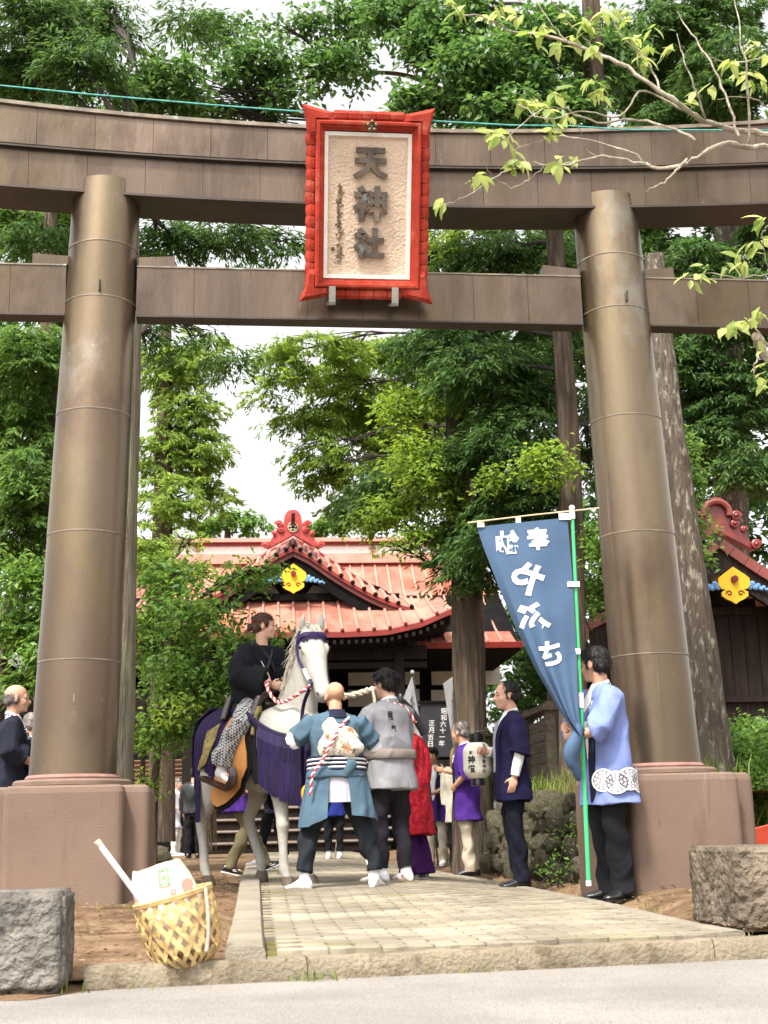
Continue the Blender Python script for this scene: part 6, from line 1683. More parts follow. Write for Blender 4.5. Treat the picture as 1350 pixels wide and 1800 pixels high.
for tier, (n_, drop, o) in enumerate(((520, .26, .022), (620, .52, .010))):
    for q in range(n_):
        i = rr.randrange(14, 106); p = path[i]; out = V3(p.x-.25, p.y*1.2, 0).normalized(); f = rr.random()
        p = path[i]+(path[i+1]-path[i])*f + out*(o+rr.uniform(0, .008)); d = drop*(.82+.18*math.sin(PI*(i/120)))+rr.uniform(-.025, .025)
        mb.tube([p, p+out*.02+V3(0, 0, -d*.35), p+out*.012+V3(0, 0, -d*.7), p+V3(rr.gauss(0, .006), rr.gauss(0, .006), -d)], [.0072, .0075, .0072, .004], 4)
mb.build('chest_fringe', m_fr, tack, kind='stuff')
# bridle with brow fringe
m_str = pmat('purple_strap', (.018, .007, .055), .7, .2, 9, .2, 90)
def band(pts, w=.012, nm='bridle_strap', mt=None):
    return MB().tube(interp([tuple(p) for p in pts], 24), [(w, .006)]*25, 8).build(nm, mt or m_str, tack, smooth=True)
band([hp(.05, -.108, -.02), hp(.065, -.09, .075), hp(.07, 0, .095), hp(.065, .09, .075), hp(.05, .108, -.02)], .022)
for s in (-1, 1):
    band([hp(-.02, s*.085, .03), hp(.05, s*.110, -.02), hp(.18, s*.108, -.075), hp(.33, s*.082, -.05), hp(.47, s*.064, -.02)])
band([hp(.40, -.07, -.03), hp(.40, -.05, .055), hp(.40, 0, .068), hp(.40, .05, .055), hp(.40, .07, -.03)], .010) if False else None
mb = MB()
for q in range(110):
    t = rr.uniform(-1.1, 1.1); p = hp(.05, .108*math.sin(t), -.03+.125*math.cos(t)); L = rr.uniform(.055, .095)
    mb.tube([p, p+hd*L*.5+hu*.012, p+hd*L+hu*.002], [.005, .0045, .002], 4)
mb.build('brow_fringe', m_fr, tack, kind='stuff')
bit = MB().tube([hp(.47, -.068, -.03), hp(.475, -.072, -.05), hp(.50, -.07, -.05)], .012, 8).build('bit_ring', pmat('brass', (.45, .33, .12), .35, .2, 9, 0, 1, metal=.9), tack, smooth=True)
MB().tube([hp(.30, -.090, -.05), hp(.36, -.085, -.045), hp(.42, -.075, -.035)], .016, 8).build('white_wrap', m_tabi, tack, smooth=True)
cord([hp(.47, -.07, -.04), V3(.66, -.16, 1.50), V3(.52, -.20, 1.48), V3(.34, -.18, 1.62), V3(.26, -.10, 1.70)], .013, tack, 'reins', 60, 13)
MB().tube(interp([tuple(hp(.48, -.075, -.04)), (.80, -.14, 1.42), (.80, -.17, 1.15), (.79, -.17, .95), (.80, -.17, .80)], 20), .016, 8).build('lead_tassel', m_fr, tack, smooth=True)
# saddle
m_lac = pmat('dark_lacquer', (.030, .016, .012), .25, .3, 6, .05, 40, spec=.7)
m_leather = pmat('tan_leather', (.47, .21, .060), .48, .10, 3, .15, 80)
m_felt = cloth('black_felt', (.010, .010, .011))
m_broc = cloth('gold_brocade', (.28, .20, .08), .4); overlay(m_broc, (.08, .13, .05), 30, .5, .56, amt=.8)
def side_sheet(poly, o, th, name, mat, s=-1, bend=1.0):
    """flap hanging on the horse's flank: poly in (x, z)"""
    bm = bmesh.new(); vs_ = [bm.verts.new((x, 0, z)) for x, z in poly]; bm.faces.new(vs_)
    bmesh.ops.triangulate(bm, faces=bm.faces[:]); bmesh.ops.subdivide_edges(bm, edges=bm.edges[:], cuts=3, use_grid_fill=True)
    r = bmesh.ops.extrude_face_region(bm, geom=bm.faces[:]); ev = set(v for v in r['geom'] if isinstance(v, bmesh.types.BMVert))
    for v in bm.verts:
        z, h, w = belly(v.co.x); t = max(-1, min(1, (v.co.z-z)/h)); yy = (w*math.sqrt(max(0, 1-t*t*.8)) if t > 0 else w*(1.0-.10*t*t))
        v.co.y = s*(yy+o+(th if v in ev else 0))
    bmesh.ops.recalc_face_normals(bm, faces=bm.faces)
    me = bpy.data.meshes.new(name); bm.to_mesh(me); bm.free(); me.materials.append(mat); me.shade_smooth(); me.set_sharp_from_angle(angle=rad(50))
    return add(bpy.data.objects.new(name, me), tack)
flap = [(.14, 1.40), (.20, 1.22), (.24, 1.08), (.24, .96), (.19, .90), (.15, .86), (.12, .80), (.03, .74), (-.10, .68), (-.22, .655), (-.30, .68), (-.34, .74), (-.31, .80), (-.24, .88), (-.20, .98), (-.17, 1.10), (-.14, 1.25), (-.10, 1.40)]
for s in (-1, 1):
    side_sheet([(x*1.06+.004, (z-1.05)*1.05+1.03) for x, z in flap], .02, .012, 'saddle_pad', m_felt, s)
    side_sheet(flap, .05, .012, 'saddle_flap', m_leather, s)
side_sheet([(.26, 1.42), (.30, 1.20), (.30, 1.00), (.37, .83), (.28, .82), (.20, .95), (.20, 1.42)], .012, .006, 'girth_cloth', m_felt)
MB().tube(interp([(.20, -.16, 1.47), (.24, -.22, 1.38), (.26, -.27, 1.22)], 10), [(.045, .02)]*11, 8).build('saddle_brocade', m_broc, tack, smooth=True)
mb = MB()
mb.tube([V3(.20, -.24, 1.38), V3(.20, -.17, 1.54), V3(.20, 0, 1.64), V3(.20, .17, 1.54), V3(.20, .24, 1.38)], [.035, .042, .05, .042, .035], 10)
mb.tube([V3(-.22, -.26, 1.38), V3(-.22, -.19, 1.56), V3(-.22, 0, 1.62), V3(-.22, .19, 1.56), V3(-.22, .26, 1.38)], [.035, .042, .05, .042, .035], 10)
mb.ell(V3(0, 0, 1.50), (.24, .20, .06))
blob(mb, 'saddle_tree', m_lac, tack, .012, 3)
side_sheet([(-.24, 1.36), (-.24, 1.22), (-.40, 1.02), (-.55, .97), (-.56, .99), (-.44, 1.12), (-.40, 1.30)], .045, .01, 'saddle_wing', m_broc)
# bag-shaped stirrups
def stirrup(s):
    mb = MB(); rs = []
    for t in [q/10 for q in range(11)]:      # from heel plate forward, then curling up over the toe
        if t < .55: c = V3(-.17+.30*t/.55, 0, .0); n = V3(0, 0, 1); wv = .055
        else:
            a = (t-.55)/.45*2.5; c = V3(.13+.085*math.sin(a), 0, .085-.085*math.cos(a)); n = V3(-math.sin(a), 0, math.cos(a)); wv = .055*(1-.25*(t-.55)/.45)
        rs.append([c+V3(0, wv*math.cos(b), 0)-n*(.016+.03*(1-abs(math.cos(b))) if math.sin(b) < 0 else -.004*math.sin(b)) for b in [2*PI*j/12 for j in range(12)]])
    mb.rings(rs)
    o = mb.build('stirrup', m_lac, tack, smooth=True)
    o.location = (-.10, s*.42, .86); o.rotation_euler = (0, rad(18), s*rad(-8))
    MB().tube([V3(.05, s*-.02, .17), V3(.06, s*-.06, .35), V3(.06, s*-.14, .50)], .010, 6).build('stirrup_strap', m_str, o)
for s in (-1, 1): stirrup(s)

# rider
m_kim = cloth('black_kimono', (.009, .010, .013), .2); m_kcol = cloth('kimono_collar', (.030, .032, .040), .2)
m_hak = bpy.data.materials.new('checked_hakama'); m_hak.use_nodes = True
_t = m_hak.node_tree; _b = _t.nodes['Principled BSDF']; _b.inputs['Roughness'].default_value = .9
_tc2 = _t.nodes.new('ShaderNodeTexCoord'); _wv = [_t.nodes.new('ShaderNodeTexChecker') for _ in range(1)][0]
_mp = _t.nodes.new('ShaderNodeMapping'); _mp.inputs['Rotation'].default_value = (0.2, .6, .3)
_wv.inputs['Scale'].default_value = 55; _wv.inputs['Color1'].default_value = (.42, .41, .40, 1); _wv.inputs['Color2'].default_value = (.045, .045, .05, 1)
_t.links.new(_tc2.outputs['Object'], _mp.inputs['Vector']); _t.links.new(_mp.outputs[0], _wv.inputs['Vector']); _t.links.new(_wv.outputs['Color'], _b.inputs['Base Color'])
rid = person('person', 'rider in black kimono and checked hakama seated on the white horse', HO + Matrix.Rotation(HA, 3, 'Z') @ V3(-.02, 0, .64), HA, 1.64, .009, m_skin, ('bun', m_brownhair),
    coat=dict(mat=m_kim, hem=-.10, flare=1.05, sleeve=.85, sr=1.55, drop=.34, w=1.02, low=True, open=False), pants=dict(mat=m_hak, w=1.30, cuff=.115, name='hakama', up=.09), shoes=('tabi', m_tabi), hip=.96, lean=.03, girth=.92,
    legs={1: ((.20, .34, .72), (-.02, .40, .33), .05, .25), -1: ((.20, -.34, .72), (-.02, -.40, .33), -.05, .25)},
    arms={1: ((.06, .27, 1.15), (.26, .07, 1.08)), -1: ((.06, -.27, 1.15), (.26, -.08, 1.07))}, hand_kw={1: dict(curl=1.1), -1: dict(curl=1.1)}, head=(rad(52), -.02), jaw=.95)
k = rid['k']; TRr = rid['TR']
for s in (-1, 1):      # crossed collar
    MB().tube(interp([tuple(TRr(-.07, 0, .535)), tuple(TRr(-.02, s*.075, .52)), tuple(TRr(.07, s*.055, .45)), tuple(TRr(.135, -s*.01, .33)), tuple(TRr(.14, -s*.06, .20))], 16), [(.020, .010)]*17, 8).build('collar', m_kcol, rid['root'], smooth=True)
for s in (-1, 1):
    e, w = rid['ar'][s]; MB().ell(TRr(.03, s*.285, .30), (.022, .006, .022)).build('sleeve_crest', m_print, rid['root'], smooth=True)
e, w = rid['ar'][-1]
MB().tube([w+V3(.04, .0, -.01), w+V3(.02, -.03, .08), w+V3(-.03, -.07, .20)], [.005, .005, .004], 6).build('riding_whip', pmat('pale_cane', (.6, .5, .34), .6, .1, 9, 0, 1), rid['root'], smooth=True)

# ------------------------------------------------------------------ blue banner
m_nob = pmat('blue_banner_cloth', (0.058, 0.100, 0.172), .75, .08, 4, .3, 260, spec=.2, bdist=.003)
m_pole = pmat('green_pole', (.045, .42, .16), .4, .08, 9, .05, 40, spec=.5)
m_wpl = pmat('white_plastic', (.76, .75, .72), .5, .05, 9, 0, 1)
ban = thing('banner', 'tall blue festival banner with white lettering on a green pole', 'banner', at(1035, 1557, 9.52))
bo = Vector(ban.location)
YB = 9.52
b0 = at(1035, 1556, YB)-bo; b1 = at(1021, 1235, YB-.01)-bo; b2 = at(1006, 905, YB-.02)-bo
MB().tube([b0, (b0+b1)/2, b1], .0155, 12).build('pole', m_pole, ban, smooth=True)
MB().tube([b1-(b1-b0)*.02, (b1+b2)/2, b2], .0125, 12).build('upper_pole', m_pole, ban, smooth=True)
MB().tube([b0+V3(0, 0, -.004), b0+V3(0, 0, .03)], .019, 12).build('pole_foot', m_wpl, ban, smooth=True)
MB().tube([b1-(b1-b0)*.03, b1+(b2-b1)*.05], .022, 12).build('pole_joint', m_wpl, ban, smooth=True)
mb = MB(); mb.tube([b2-V3(0, 0, .03), b2+V3(0, 0, .03)], .02, 12); mb.ell(b2+V3(0, 0, .05), .022); mb.build('pole_cap', m_wpl, ban, smooth=True)
MB().tube([at(822, 919, YB-.06)-bo, at(930, 906, YB-.04)-bo, at(1053, 893, YB-.01)-bo], .0055, 8).build('crossbar', pmat('cane', (.55, .43, .27), .6, .1, 9, 0, 1), ban, smooth=True)
def lerp_pts(pts, v):
    for (v0, x0), (v1, x1) in zip(pts, pts[1:]):
        if v <= v1: return x0+(x1-x0)*(v-v0)/(v1-v0)
    return pts[-1][1]
LX = [(918, 836), (960, 849), (1040, 880), (1100, 905), (1180, 943), (1240, 978), (1262, 992), (1290, 1014)]
RX = [(908, 997), (1000, 1005), (1100, 1011), (1200, 1015), (1262, 1019), (1290, 1026)]
def ban_Y(u, v):
    """distance of the cloth: belly, fold along the free edge, gathers near the hand"""
    y = YB-.03 - .10*math.sin(PI*u)*(.3+.7*v)
    y += .030*v*math.sin(9.5*u+2.0*v) + .014*v*v*math.sin(19*u+5*v) + .003*math.sin(17*v+4*u)
    if u < .22: y -= .09*(1-abs(u-.11)/.11)*v
    return y
def ban_pt(u, v):
    py0 = 926-16*u; py = py0+(1290-py0)*v
    x = lerp_pts(LX, py)+(lerp_pts(RX, py)-lerp_pts(LX, py))*u
    return at(x, py, ban_Y(u, v))-bo
cl = MB().grid(ban_pt, 40, 60).build('cloth', m_nob, ban, smooth=True)
def ink_at(px, npy, w):
    py = -npy; l = lerp_pts(LX, py); r = lerp_pts(RX, py); u = (px-l)/(r-l); v = (py-(926-16*u))/(1290-(926-16*u))
    return at(px, py, ban_Y(min(1, max(0, u)), min(1, max(0, v)))-.005)-bo
def fine(name, ch, x, y, sz, mat, parent, fn, bold, rot=0.0, mir=True, cut=.09):
    """character cut into small faces so that it follows a curved cloth"""
    gv, gf = glyphs(ch, bold); bm = bmesh.new(); vs_ = [bm.verts.new(p) for p in gv]
    for f_ in gf:
        try: bm.faces.new([vs_[i_] for i_ in f_])
        except ValueError: pass
    bmesh.ops.triangulate(bm, faces=bm.faces[:])
    for _ in range(4):
        es = [e for e in bm.edges if e.calc_length() > cut]
        if not es: break
        bmesh.ops.subdivide_edges(bm, edges=es, cuts=1); bmesh.ops.triangulate(bm, faces=bm.faces[:])
    cr_, sr_ = math.cos(rot), math.sin(rot)
    for v in bm.verts:
        a_, b_ = (-v.co.x if mir else v.co.x), v.co.y; a_, b_ = a_*cr_-b_*sr_, a_*sr_+b_*cr_
        v.co = fn(x+a_*sz, -y+b_*sz, 0)
    me = bpy.data.meshes.new(name); bm.to_mesh(me); bm.free(); me.materials.append(mat)
    return add(bpy.data.objects.new(name, me), parent)
for ch, x, y, sz in (('奉', 945, 947, 42), ('納', 892, 953, 42), ('や', 929, 1018, 60), ('ぶ', 939, 1083, 58)):
    fine('lettering', ch, x, y, sz, m_print, cl, ink_at, .035, .06)
fine('lettering', 'さ', 968, 1148, 44, m_print, cl, ink_at, .035, .25)
for (x, y, w, h) in ((845, 921, 13, 12), (911, 916, 9, 14), (993, 908, 22, 12), (1008, 1027, 22, 9), (1014, 1145, 12, 10), (1010, 1262, 12, 8)):
    c_ = at(x, y, YB-.04)-bo; kk = 9.4/2400
    MB().box(c_, (w*kk, .012, h*kk)).build('loop_tab', m_wpl, ban)
# gathered tail of the cloth below the hands
MB().tube(interp([tuple(at(*q)-bo) for q in ((1018, 1278, YB-.06), (1012, 1300, YB-.10), (1004, 1330, YB-.10), (1012, 1350, YB-.08), (1018, 1372, YB-.05))], 14), [(.05, .03), (.05, .035), (.045, .04), (.05, .04), (.06, .045), (.07, .05), (.075, .05), (.07, .045), (.065, .04), (.06, .035), (.05, .03), (.045, .028), (.04, .025), (.03, .02), (.015, .012)], 14).build('gathered_cloth', m_nob, ban, smooth=True)

# ------------------------------------------------------------------ paper lantern held out by the man in navy
m_pap = pmat('lantern_paper', (.74, .70, .58), .8, .05, 9, .15, 60)
LY = 12.25
lo = at(839, 1337, LY); lan = thing('paper_lantern', 'cream paper lantern with black brush characters hung from a bent handle', 'lantern', lo, 0)
kk = LY*.985/FPX
R_, Hh = 25*kk, 31*kk
def lprof(z):
    t = abs(z)/Hh; return R_*(1-.42*max(0, (t-.45)/.55)**2.2)
prof = []
for i in range(61):
    z = -Hh+2*Hh*i/60; prof.append((lprof(z)*(1 - .012*(i % 4 == 0)), z))
lb = MB().lathe(prof, 40).build('paper_body', m_pap, lan, smooth=True)
MB().lathe([(R_*.50, Hh-.004), (R_*.52, Hh+.004), (R_*.52, Hh+.075), (R_*.46, Hh+.08)], 28).build('top_hoop', m_blackshoe, lan, smooth=True)
MB().lathe([(R_*.46, -Hh-.062), (R_*.52, -Hh-.058), (R_*.52, -Hh-.004), (R_*.50, -Hh+.004)], 28).build('bottom_hoop', m_blackshoe, lan, smooth=True)
MB().tube(interp([(-.02, 0, Hh+.09), (.05, 0, Hh+.10), (.11, 0, Hh+.09), (.15, -.01, Hh+.02), (.165, -.01, -.06), (.19, -.01, -Hh-.06)], 20), .008, 8).build('handle', m_blackshoe, lan, smooth=True)
def on_lan(u, v, w):
    a = u/R_ - PI/2; r = lprof(v)+.0035; return V3(r*math.cos(a), r*math.sin(a), v)
for i, ch in enumerate('小室浅間神社'): write('lettering', [(ch, .052, .105-.040*i, .034, False)], m_blackprint, lb, on_lan, bold=.02)
for i, ch in enumerate('御神燈'): write('lettering', [(ch, -.062, .085-.080*i, .070, False)], m_blackprint, lb, on_lan, bold=.03)

# ------------------------------------------------------------------ white flags
m_flag = cloth('white_flag', (.72, .71, .72), .04)
def flag(label, pole, quad, Y, text):
    o = at(*pole[-1], Y); o.z = tz(o.x, o.y); f = thing('white_flag', label, 'flag', o, 0, 'white flags on dark poles'); oo = Vector(o)
    pp = [at(x, y, Y)-oo for x, y in pole]; pp[-1] = V3(0, 0, 0)
    MB().tube(pp, .014, 8).build('pole', m_blackshoe, f, smooth=True)
    A, B, C_, D = quad
    MB().tube([at(*A, Y-.02)-oo, at(*B, Y-.02)-oo], .008, 6).build('crossbar', m_wpl, f, smooth=True)
    MB().ell(pp[0]+V3(0, 0, .02), .03).build('finial', m_wpl, f, smooth=True)
    def pt(u, v):
        x = (A[0]*(1-u)+B[0]*u)*(1-v)+(D[0]*(1-u)+C_[0]*u)*v; y = (A[1]*(1-u)+B[1]*u)*(1-v)+(D[1]*(1-u)+C_[1]*u)*v
        return at(x, y, Y-.03+.05*math.sin(7*u+6*v)*v)-oo
    c = MB().grid(pt, 14, 24).build('cloth', m_flag, f, smooth=True)
    mbt = MB()
    for i, ch in enumerate(text):
        gv, gf = glyphs(ch, .0)
        mbt.add([pt(.62+p.x*.30, .22+.085*i-p.y*.07)+V3(0, -.014, 0) for p in gv], gf)
    me = bpy.data.meshes.new('lettering'); me.from_pydata(mbt.v, [], mbt.f); me.materials.append(m_blackprint); add(bpy.data.objects.new('lettering', me), c)
flag('narrow white flag whose dark pole the young man in purple holds', [(725, 1184), (738, 1270), (752, 1350), (770, 1512)], [(709, 1230), (725, 1190), (746, 1315), (728, 1325)], 19.75, '奉納')
flag('white flag hanging beside the thick cedar trunk', [(803, 1180), (806, 1260), (809, 1335), (813, 1512)], [(779, 1203), (803, 1186), (808, 1322), (799, 1325)], 19.0, '小室浅間神社')

# ------------------------------------------------------------------ basket, paper bag, stick
BO = at(336, 1690, 5.88); BO.z = tz(BO.x, BO.y)-.045
m_bam = pmat('bamboo_strip', (.56, .38, .16), .55, .18, 9, .2, 60, stretch=(3, 3, 3)); island_tint(m_bam, .22)
bas = thing('woven_basket', 'tilted woven bamboo basket by the road kerb', 'basket', BO)
BR = Matrix.Rotation(rad(-14), 3, 'Y') @ Matrix.Rotation(rad(3), 3, 'X')
def bas_pt(a, h, o=0.0):
    """a angle, h 0..1 up the wall"""
    t = min(1, h/.22); r = (.132*t**.35*1.0 + .030*sst(.0, .75, h) - .004*sst(.8, 1.0, h)); r = max(.01, r)
    sq = 1+.07*math.cos(4*a)*(1-h)
    p = V3((r*sq+o)*math.cos(a), (r*sq+o)*math.sin(a), .31*max(0, h-.02)+.02)
    return BR @ p
ns_ = 18
lift = -min(bas_pt(2*PI*j/40, h).z for j in range(40) for h in (.05, .15, .22, .3, .5, .8, 1.0)) + .004
def BPt(a, h, o=0.0): return bas_pt(a, h, o)+V3(0, 0, lift)
for fam in (1, -1):
    for i in range(ns_):
        a0 = 2*PI*i/ns_; A = []; B = []
        n = 26
        for j in range(n+1):
            h = .04+.96*j/n; a = a0+fam*1.35*h
            ph = ns_*2*1.35*h/(2*PI)*PI + (0 if fam > 0 else PI) + i*PI
            o = .0032*math.sin(ph)
            w = .0195*(.6+.4*sst(0, .35, h))
            t = (BPt(a+fam*.02, h+.015, o)-BPt(a, h, o)).normalized(); nrm = (BPt(a, h, .02)-BPt(a, h, 0)).normalized(); sd_ = t.cross(nrm).normalized()
            c = BPt(a, h, o); A.append([c-sd_*w/2+nrm*.001, c+sd_*w/2+nrm*.001, c+sd_*w/2-nrm*.001, c-sd_*w/2-nrm*.001])
        MB().rings(A).build('weave_strip', m_bam, bas)
for h_, r_ in ((.985, .007), (.955, .006)):
    MB().tube([BPt(2*PI*j/40, h_, .005) for j in range(41)], r_, 6, cap=False).build('rim_hoop', m_bam, bas, smooth=True)
MB().tube(interp([tuple(BPt(-.5, .98, .012)), tuple(BPt(-.62, .7, .014)), tuple(BPt(-.7, .4, .014)), tuple(BPt(-.8, .2, .012))], 14), .008, 6).build('carry_cord', m_rope, bas, smooth=True)
m_bag = pmat('kraft_paper', (.66, .55, .42), .85, .07, 4, .8, 14, bdist=.02)
bag = thing('paper_bag', 'cream paper bag with green stamp stuffed in the woven basket', 'bag', BO)
mb = MB(); rs = []
for h, w, d, dx in ((.25, .10, .09, 0), (.5, .12, .105, -.004), (.8, .135, .11, -.01), (1.05, .13, .095, -.02), (1.25, .12, .060, -.03), (1.38, .105, .025, -.035), (1.42, .10, .008, -.035)):
    c = V3(dx, 0, .30*h+.02)
    rs.append([BR @ (c+V3(w*math.copysign(abs(math.cos(a))**.6, math.cos(a))*(1+.03*math.sin(5*a+9*h)), d*math.copysign(abs(math.sin(a))**.7, math.sin(a))*(1+.05*math.sin(7*a+5*h)), .012*math.sin(3*a+h*4)))+V3(0, 0, lift) for a in [2*PI*j/36 for j in range(36)]])
mb.rings(rs); bgo = mb.build('bag_body', m_bag, bag, smooth=True)
def on_bag(u, v, w):
    h = v; d = .11 if h < 1.0 else .11-.09*min(1, (h-1.0)/.42); a = -d-.016
    return BR @ V3(u-.03, a, .30*h+.02)+V3(0, 0, lift)
m_gst = pmat('green_stamp', (.12, .34, .13), .8, .1, 9, 0, 1); m_rst = pmat('red_stamp', (.55, .13, .10), .8, .1, 9, 0, 1); m_bst = pmat('brown_stamp', (.20, .12, .09), .8, .1, 9, 0, 1)
def patch(u0, u1, v0, v1, mat, nm='stamp'):
    mb = MB().grid(lambda u, v: on_bag(u0+(u1-u0)*u, v0+(v1-v0)*v, 0), 4, 4); me = bpy.data.meshes.new(nm); me.from_pydata(mb.v, [], mb.f); me.materials.append(mat); add(bpy.data.objects.new(nm, me), bgo)
for a_, b_, c_, d_ in ((.0, .045, 1.36, 1.385), (.0, .045, 1.17, 1.195), (.0, .007, 1.17, 1.385), (.038, .045, 1.17, 1.385)): patch(a_, b_, c_, d_, m_gst)
def put(ch, u, v, sz, mat):
    gv, gf = glyphs(ch, .02); me = bpy.data.meshes.new('print'); me.from_pydata([tuple(on_bag(u+p.x*sz, v+p.y*sz/.30, 0)) for p in gv], [], gf); me.materials.append(mat); add(bpy.data.objects.new('print', me), bgo)
put('米', .022, 1.28, .032, m_gst); put('9', .055, 1.02, .045, m_rst)
put('●', .115, 1.10, .05, m_bst); 
st = thing('white_stick', 'white plastic tube sticking out of the basket', 'stick', BO)
s0 = at(173, 1482, 5.74)-BO; s1 = at(255, 1592, 5.80)-BO
MB().tube([s0, s1, s1+(s1-s0).normalized()*.10], .0125, 12).build('tube', m_wpl, st, smooth=True)
MB().tube([s0-(s1-s0).normalized()*.012, s0+(s1-s0).normalized()*.012], .0145, 10).build('end_cap', m_rope, st, smooth=True)

# ------------------------------------------------------------------ rough stone blocks either side of the lane
m_tuff = pmat('rough_tuff', (.145, .132, .115), .95, .3, 5, 1.0, 26, spec=.1, bdist=.05)
overlay(m_tuff, (.30, .275, .24), 7, .5, .66, amt=.7); overlay(m_tuff, (.05, .045, .04), 18, .62, .68, amt=.8, off=3)
m_tuff2 = pmat('rough_tuff_brown', (.15, .12, .09), .95, .35, 4, 1.0, 24, spec=.1, bdist=.05)
overlay(m_tuff2, (.27, .22, .165), 5, .5, .66, amt=.7); overlay(m_tuff2, (.04, .033, .028), 16, .6, .66, amt=.8, off=3)
def rough_stone(name, label, c, rz, L, D, H_, mat, seed, amp=.014):
    bm = bmesh.new(); bmesh.ops.create_cube(bm, size=1)
    for v in bm.verts: v.co = Vector((v.co.x*L, v.co.y*D, (v.co.z+.5)*H_))
    bmesh.ops.bevel(bm, geom=list(bm.edges), offset=.018, segments=2, affect='EDGES')
    for it in range(5): 
        es = [e for e in bm.edges if e.calc_length() > .022]
        if es: bmesh.ops.subdivide_edges(bm, edges=es, cuts=1, use_grid_fill=True)
    bmesh.ops.triangulate(bm, faces=bm.faces[:])
    bm.normal_update()
    for v in bm.verts:
        p = v.co*1.0; top = v.normal.z > .6
        n = noise.noise(p*9+Vector((seed, 0, 0)))*.5 + noise.noise(p*24+Vector((0, seed, 0)))*.35 + noise.noise(p*60)*.2
        pit = max(0, noise.noise(p*17+Vector((seed, 5, 0)))-.28)*2.2
        v.co += v.normal*amp*(n*(.4 if top else 1.0)-pit*(.4 if top else 1.2))
    me = bpy.data.meshes.new(name); bm.to_mesh(me); bm.free(); me.materials.append(mat); me.shade_smooth()
    o = bpy.data.objects.new(name, me); o.location = c; o.rotation_euler = (0, 0, rz)
    return add(o, None, label, 'stone block')
zc_ = at(118, 1566, 5.55).z
lb_r = rad(7)
p = Vector((-1.285, 5.55, -.085)); ax = Vector((math.cos(lb_r), math.sin(lb_r), 0)); ay = Vector((-math.sin(lb_r), math.cos(lb_r), 0))
rough_stone('stone_block', 'pale grey rough-hewn stone block cut off by the left edge near the kerb', p-ax*.45+ay*.19, lb_r, .90, .38, zc_+.085, m_tuff, 3.0)
zr_ = at(1272, 1490, 7.0).z
rb_r = rad(6)
p = Vector((1.70, 7.0, -.03)); ax = Vector((math.cos(rb_r), math.sin(rb_r), 0)); ay = Vector((-math.sin(rb_r), math.cos(rb_r), 0))
rough_stone('stone_block', 'dark weathered lava stone block before the right gate pedestal', p+ax*.55+ay*.37, rb_r, 1.10, .74, zr_+.03, m_tuff2, 8.0, .018)
# red plastic board leaning behind the right pedestal
pr = at(1345, 1470, 11.2)
rdb = thing('red_board', 'red plastic board leaning by the right pedestal', 'board', (pr.x, pr.y, .02), rad(-10))
m_rpl = pmat('red_plastic', (.55, .075, .04), .5, .15, 6, .1, 40)
MB().box((0, 0, .24), (.30, .03, .42), Matrix.Rotation(rad(18), 3, 'X') @ Matrix.Rotation(rad(-14), 3, 'Y')).build('panel', m_rpl, rdb)
MB().box((0, .10, .14), (.26, .02, .26), Matrix.Rotation(rad(-20), 3, 'X')).build('back_prop', m_rpl, rdb)

# ------------------------------------------------------------------ mossy rock wall and bank at the right of the lane
m_rock = pmat('mossy_rock', (.11, .092, .068), .95, .35, 6, .9, 22, spec=.1, bdist=.04)
overlay(m_rock, (.30, .27, .21), 9, .58, .68, amt=.8); overlay(m_rock, (.075, .095, .022), 4, .50, .62, amt=.8, off=4)
island_tint(m_rock, .2)
def rock_mesh(seed, sub=2):
    bm = bmesh.new(); bmesh.ops.create_icosphere(bm, subdivisions=sub, radius=1)
    for v in bm.verts:
        p = v.co.copy(); d = 1+.28*noise.noise(p*1.3+Vector((seed*7, 0, 0)))+.16*noise.noise(p*3.1+Vector((0, seed*5, 0)))+.09*noise.noise(p*7+Vector((0, 0, seed)))
        v.co = p*d
    me = bpy.data.meshes.new('rock'); bm.to_mesh(me); bm.free(); me.shade_smooth(); me.set_sharp_from_angle(angle=rad(35)); me.materials.append(m_rock); return me
rmesh = [rock_mesh(q, 3) for q in range(6)]
wall0 = Vector((1.75, 11.55, 0)); wall1 = Vector((1.12, 16.6, 0))
rw_ = thing('rock_wall', 'low mossy wall of dark lava rocks along the right side of the lane', 'wall', wall0)
rr = random.Random(21); wl_ = (wall1-wall0)
for row in range(4):
    nrow = 15
    for i in range(nrow):
        t = (i+rr.uniform(-.3, .3)+.5*(row % 2))/nrow; p = wl_*t + Vector((.06*row+rr.uniform(-.03, .05), 0, .10+.20*row+rr.uniform(-.03, .03)))
        s = rr.uniform(.13, .20)
        o = bpy.data.objects.new('rock', rmesh[rr.randrange(6)]); o.location = p; o.scale = (s*.9, s*1.25, s*rr.uniform(.75, .95)); o.rotation_euler = (rr.uniform(0, .5), rr.uniform(0, .5), rr.uniform(0, 6)); add(o, rw_)
def bank_pt(u, v):
    a = wall0+wl_*v; x = a.x+.10+u*4.0; y = a.y+.1+u*.6
    return (x, y, .76*sst(-.02, .06, u)+.05*noise.noise(Vector((x*2, y*2, 0)))-.25*sst(.5, 1, u))
MB().grid(bank_pt, 26, 22).build('earth_bank', m_dirt, smooth=True, kind='structure')
# garden stones beyond the horse
for q, (px, Y, s, lab) in enumerate(((277, 24, .22, 'large rounded boulder beside the shrine path at the left'), (287, 23, .13, 'small boulder lying in front of a larger one'), (266, 24.5, .22, 'moss-tinged boulder next to the left gate pedestal'))):
    p = at(px, 1490, Y); o = bpy.data.objects.new('boulder', rmesh[q]); o.location = (p.x, Y, tz(p.x, Y)+s*.45); o.scale = (s*1.2, s, s*.75); add(o, None, lab, 'boulder')
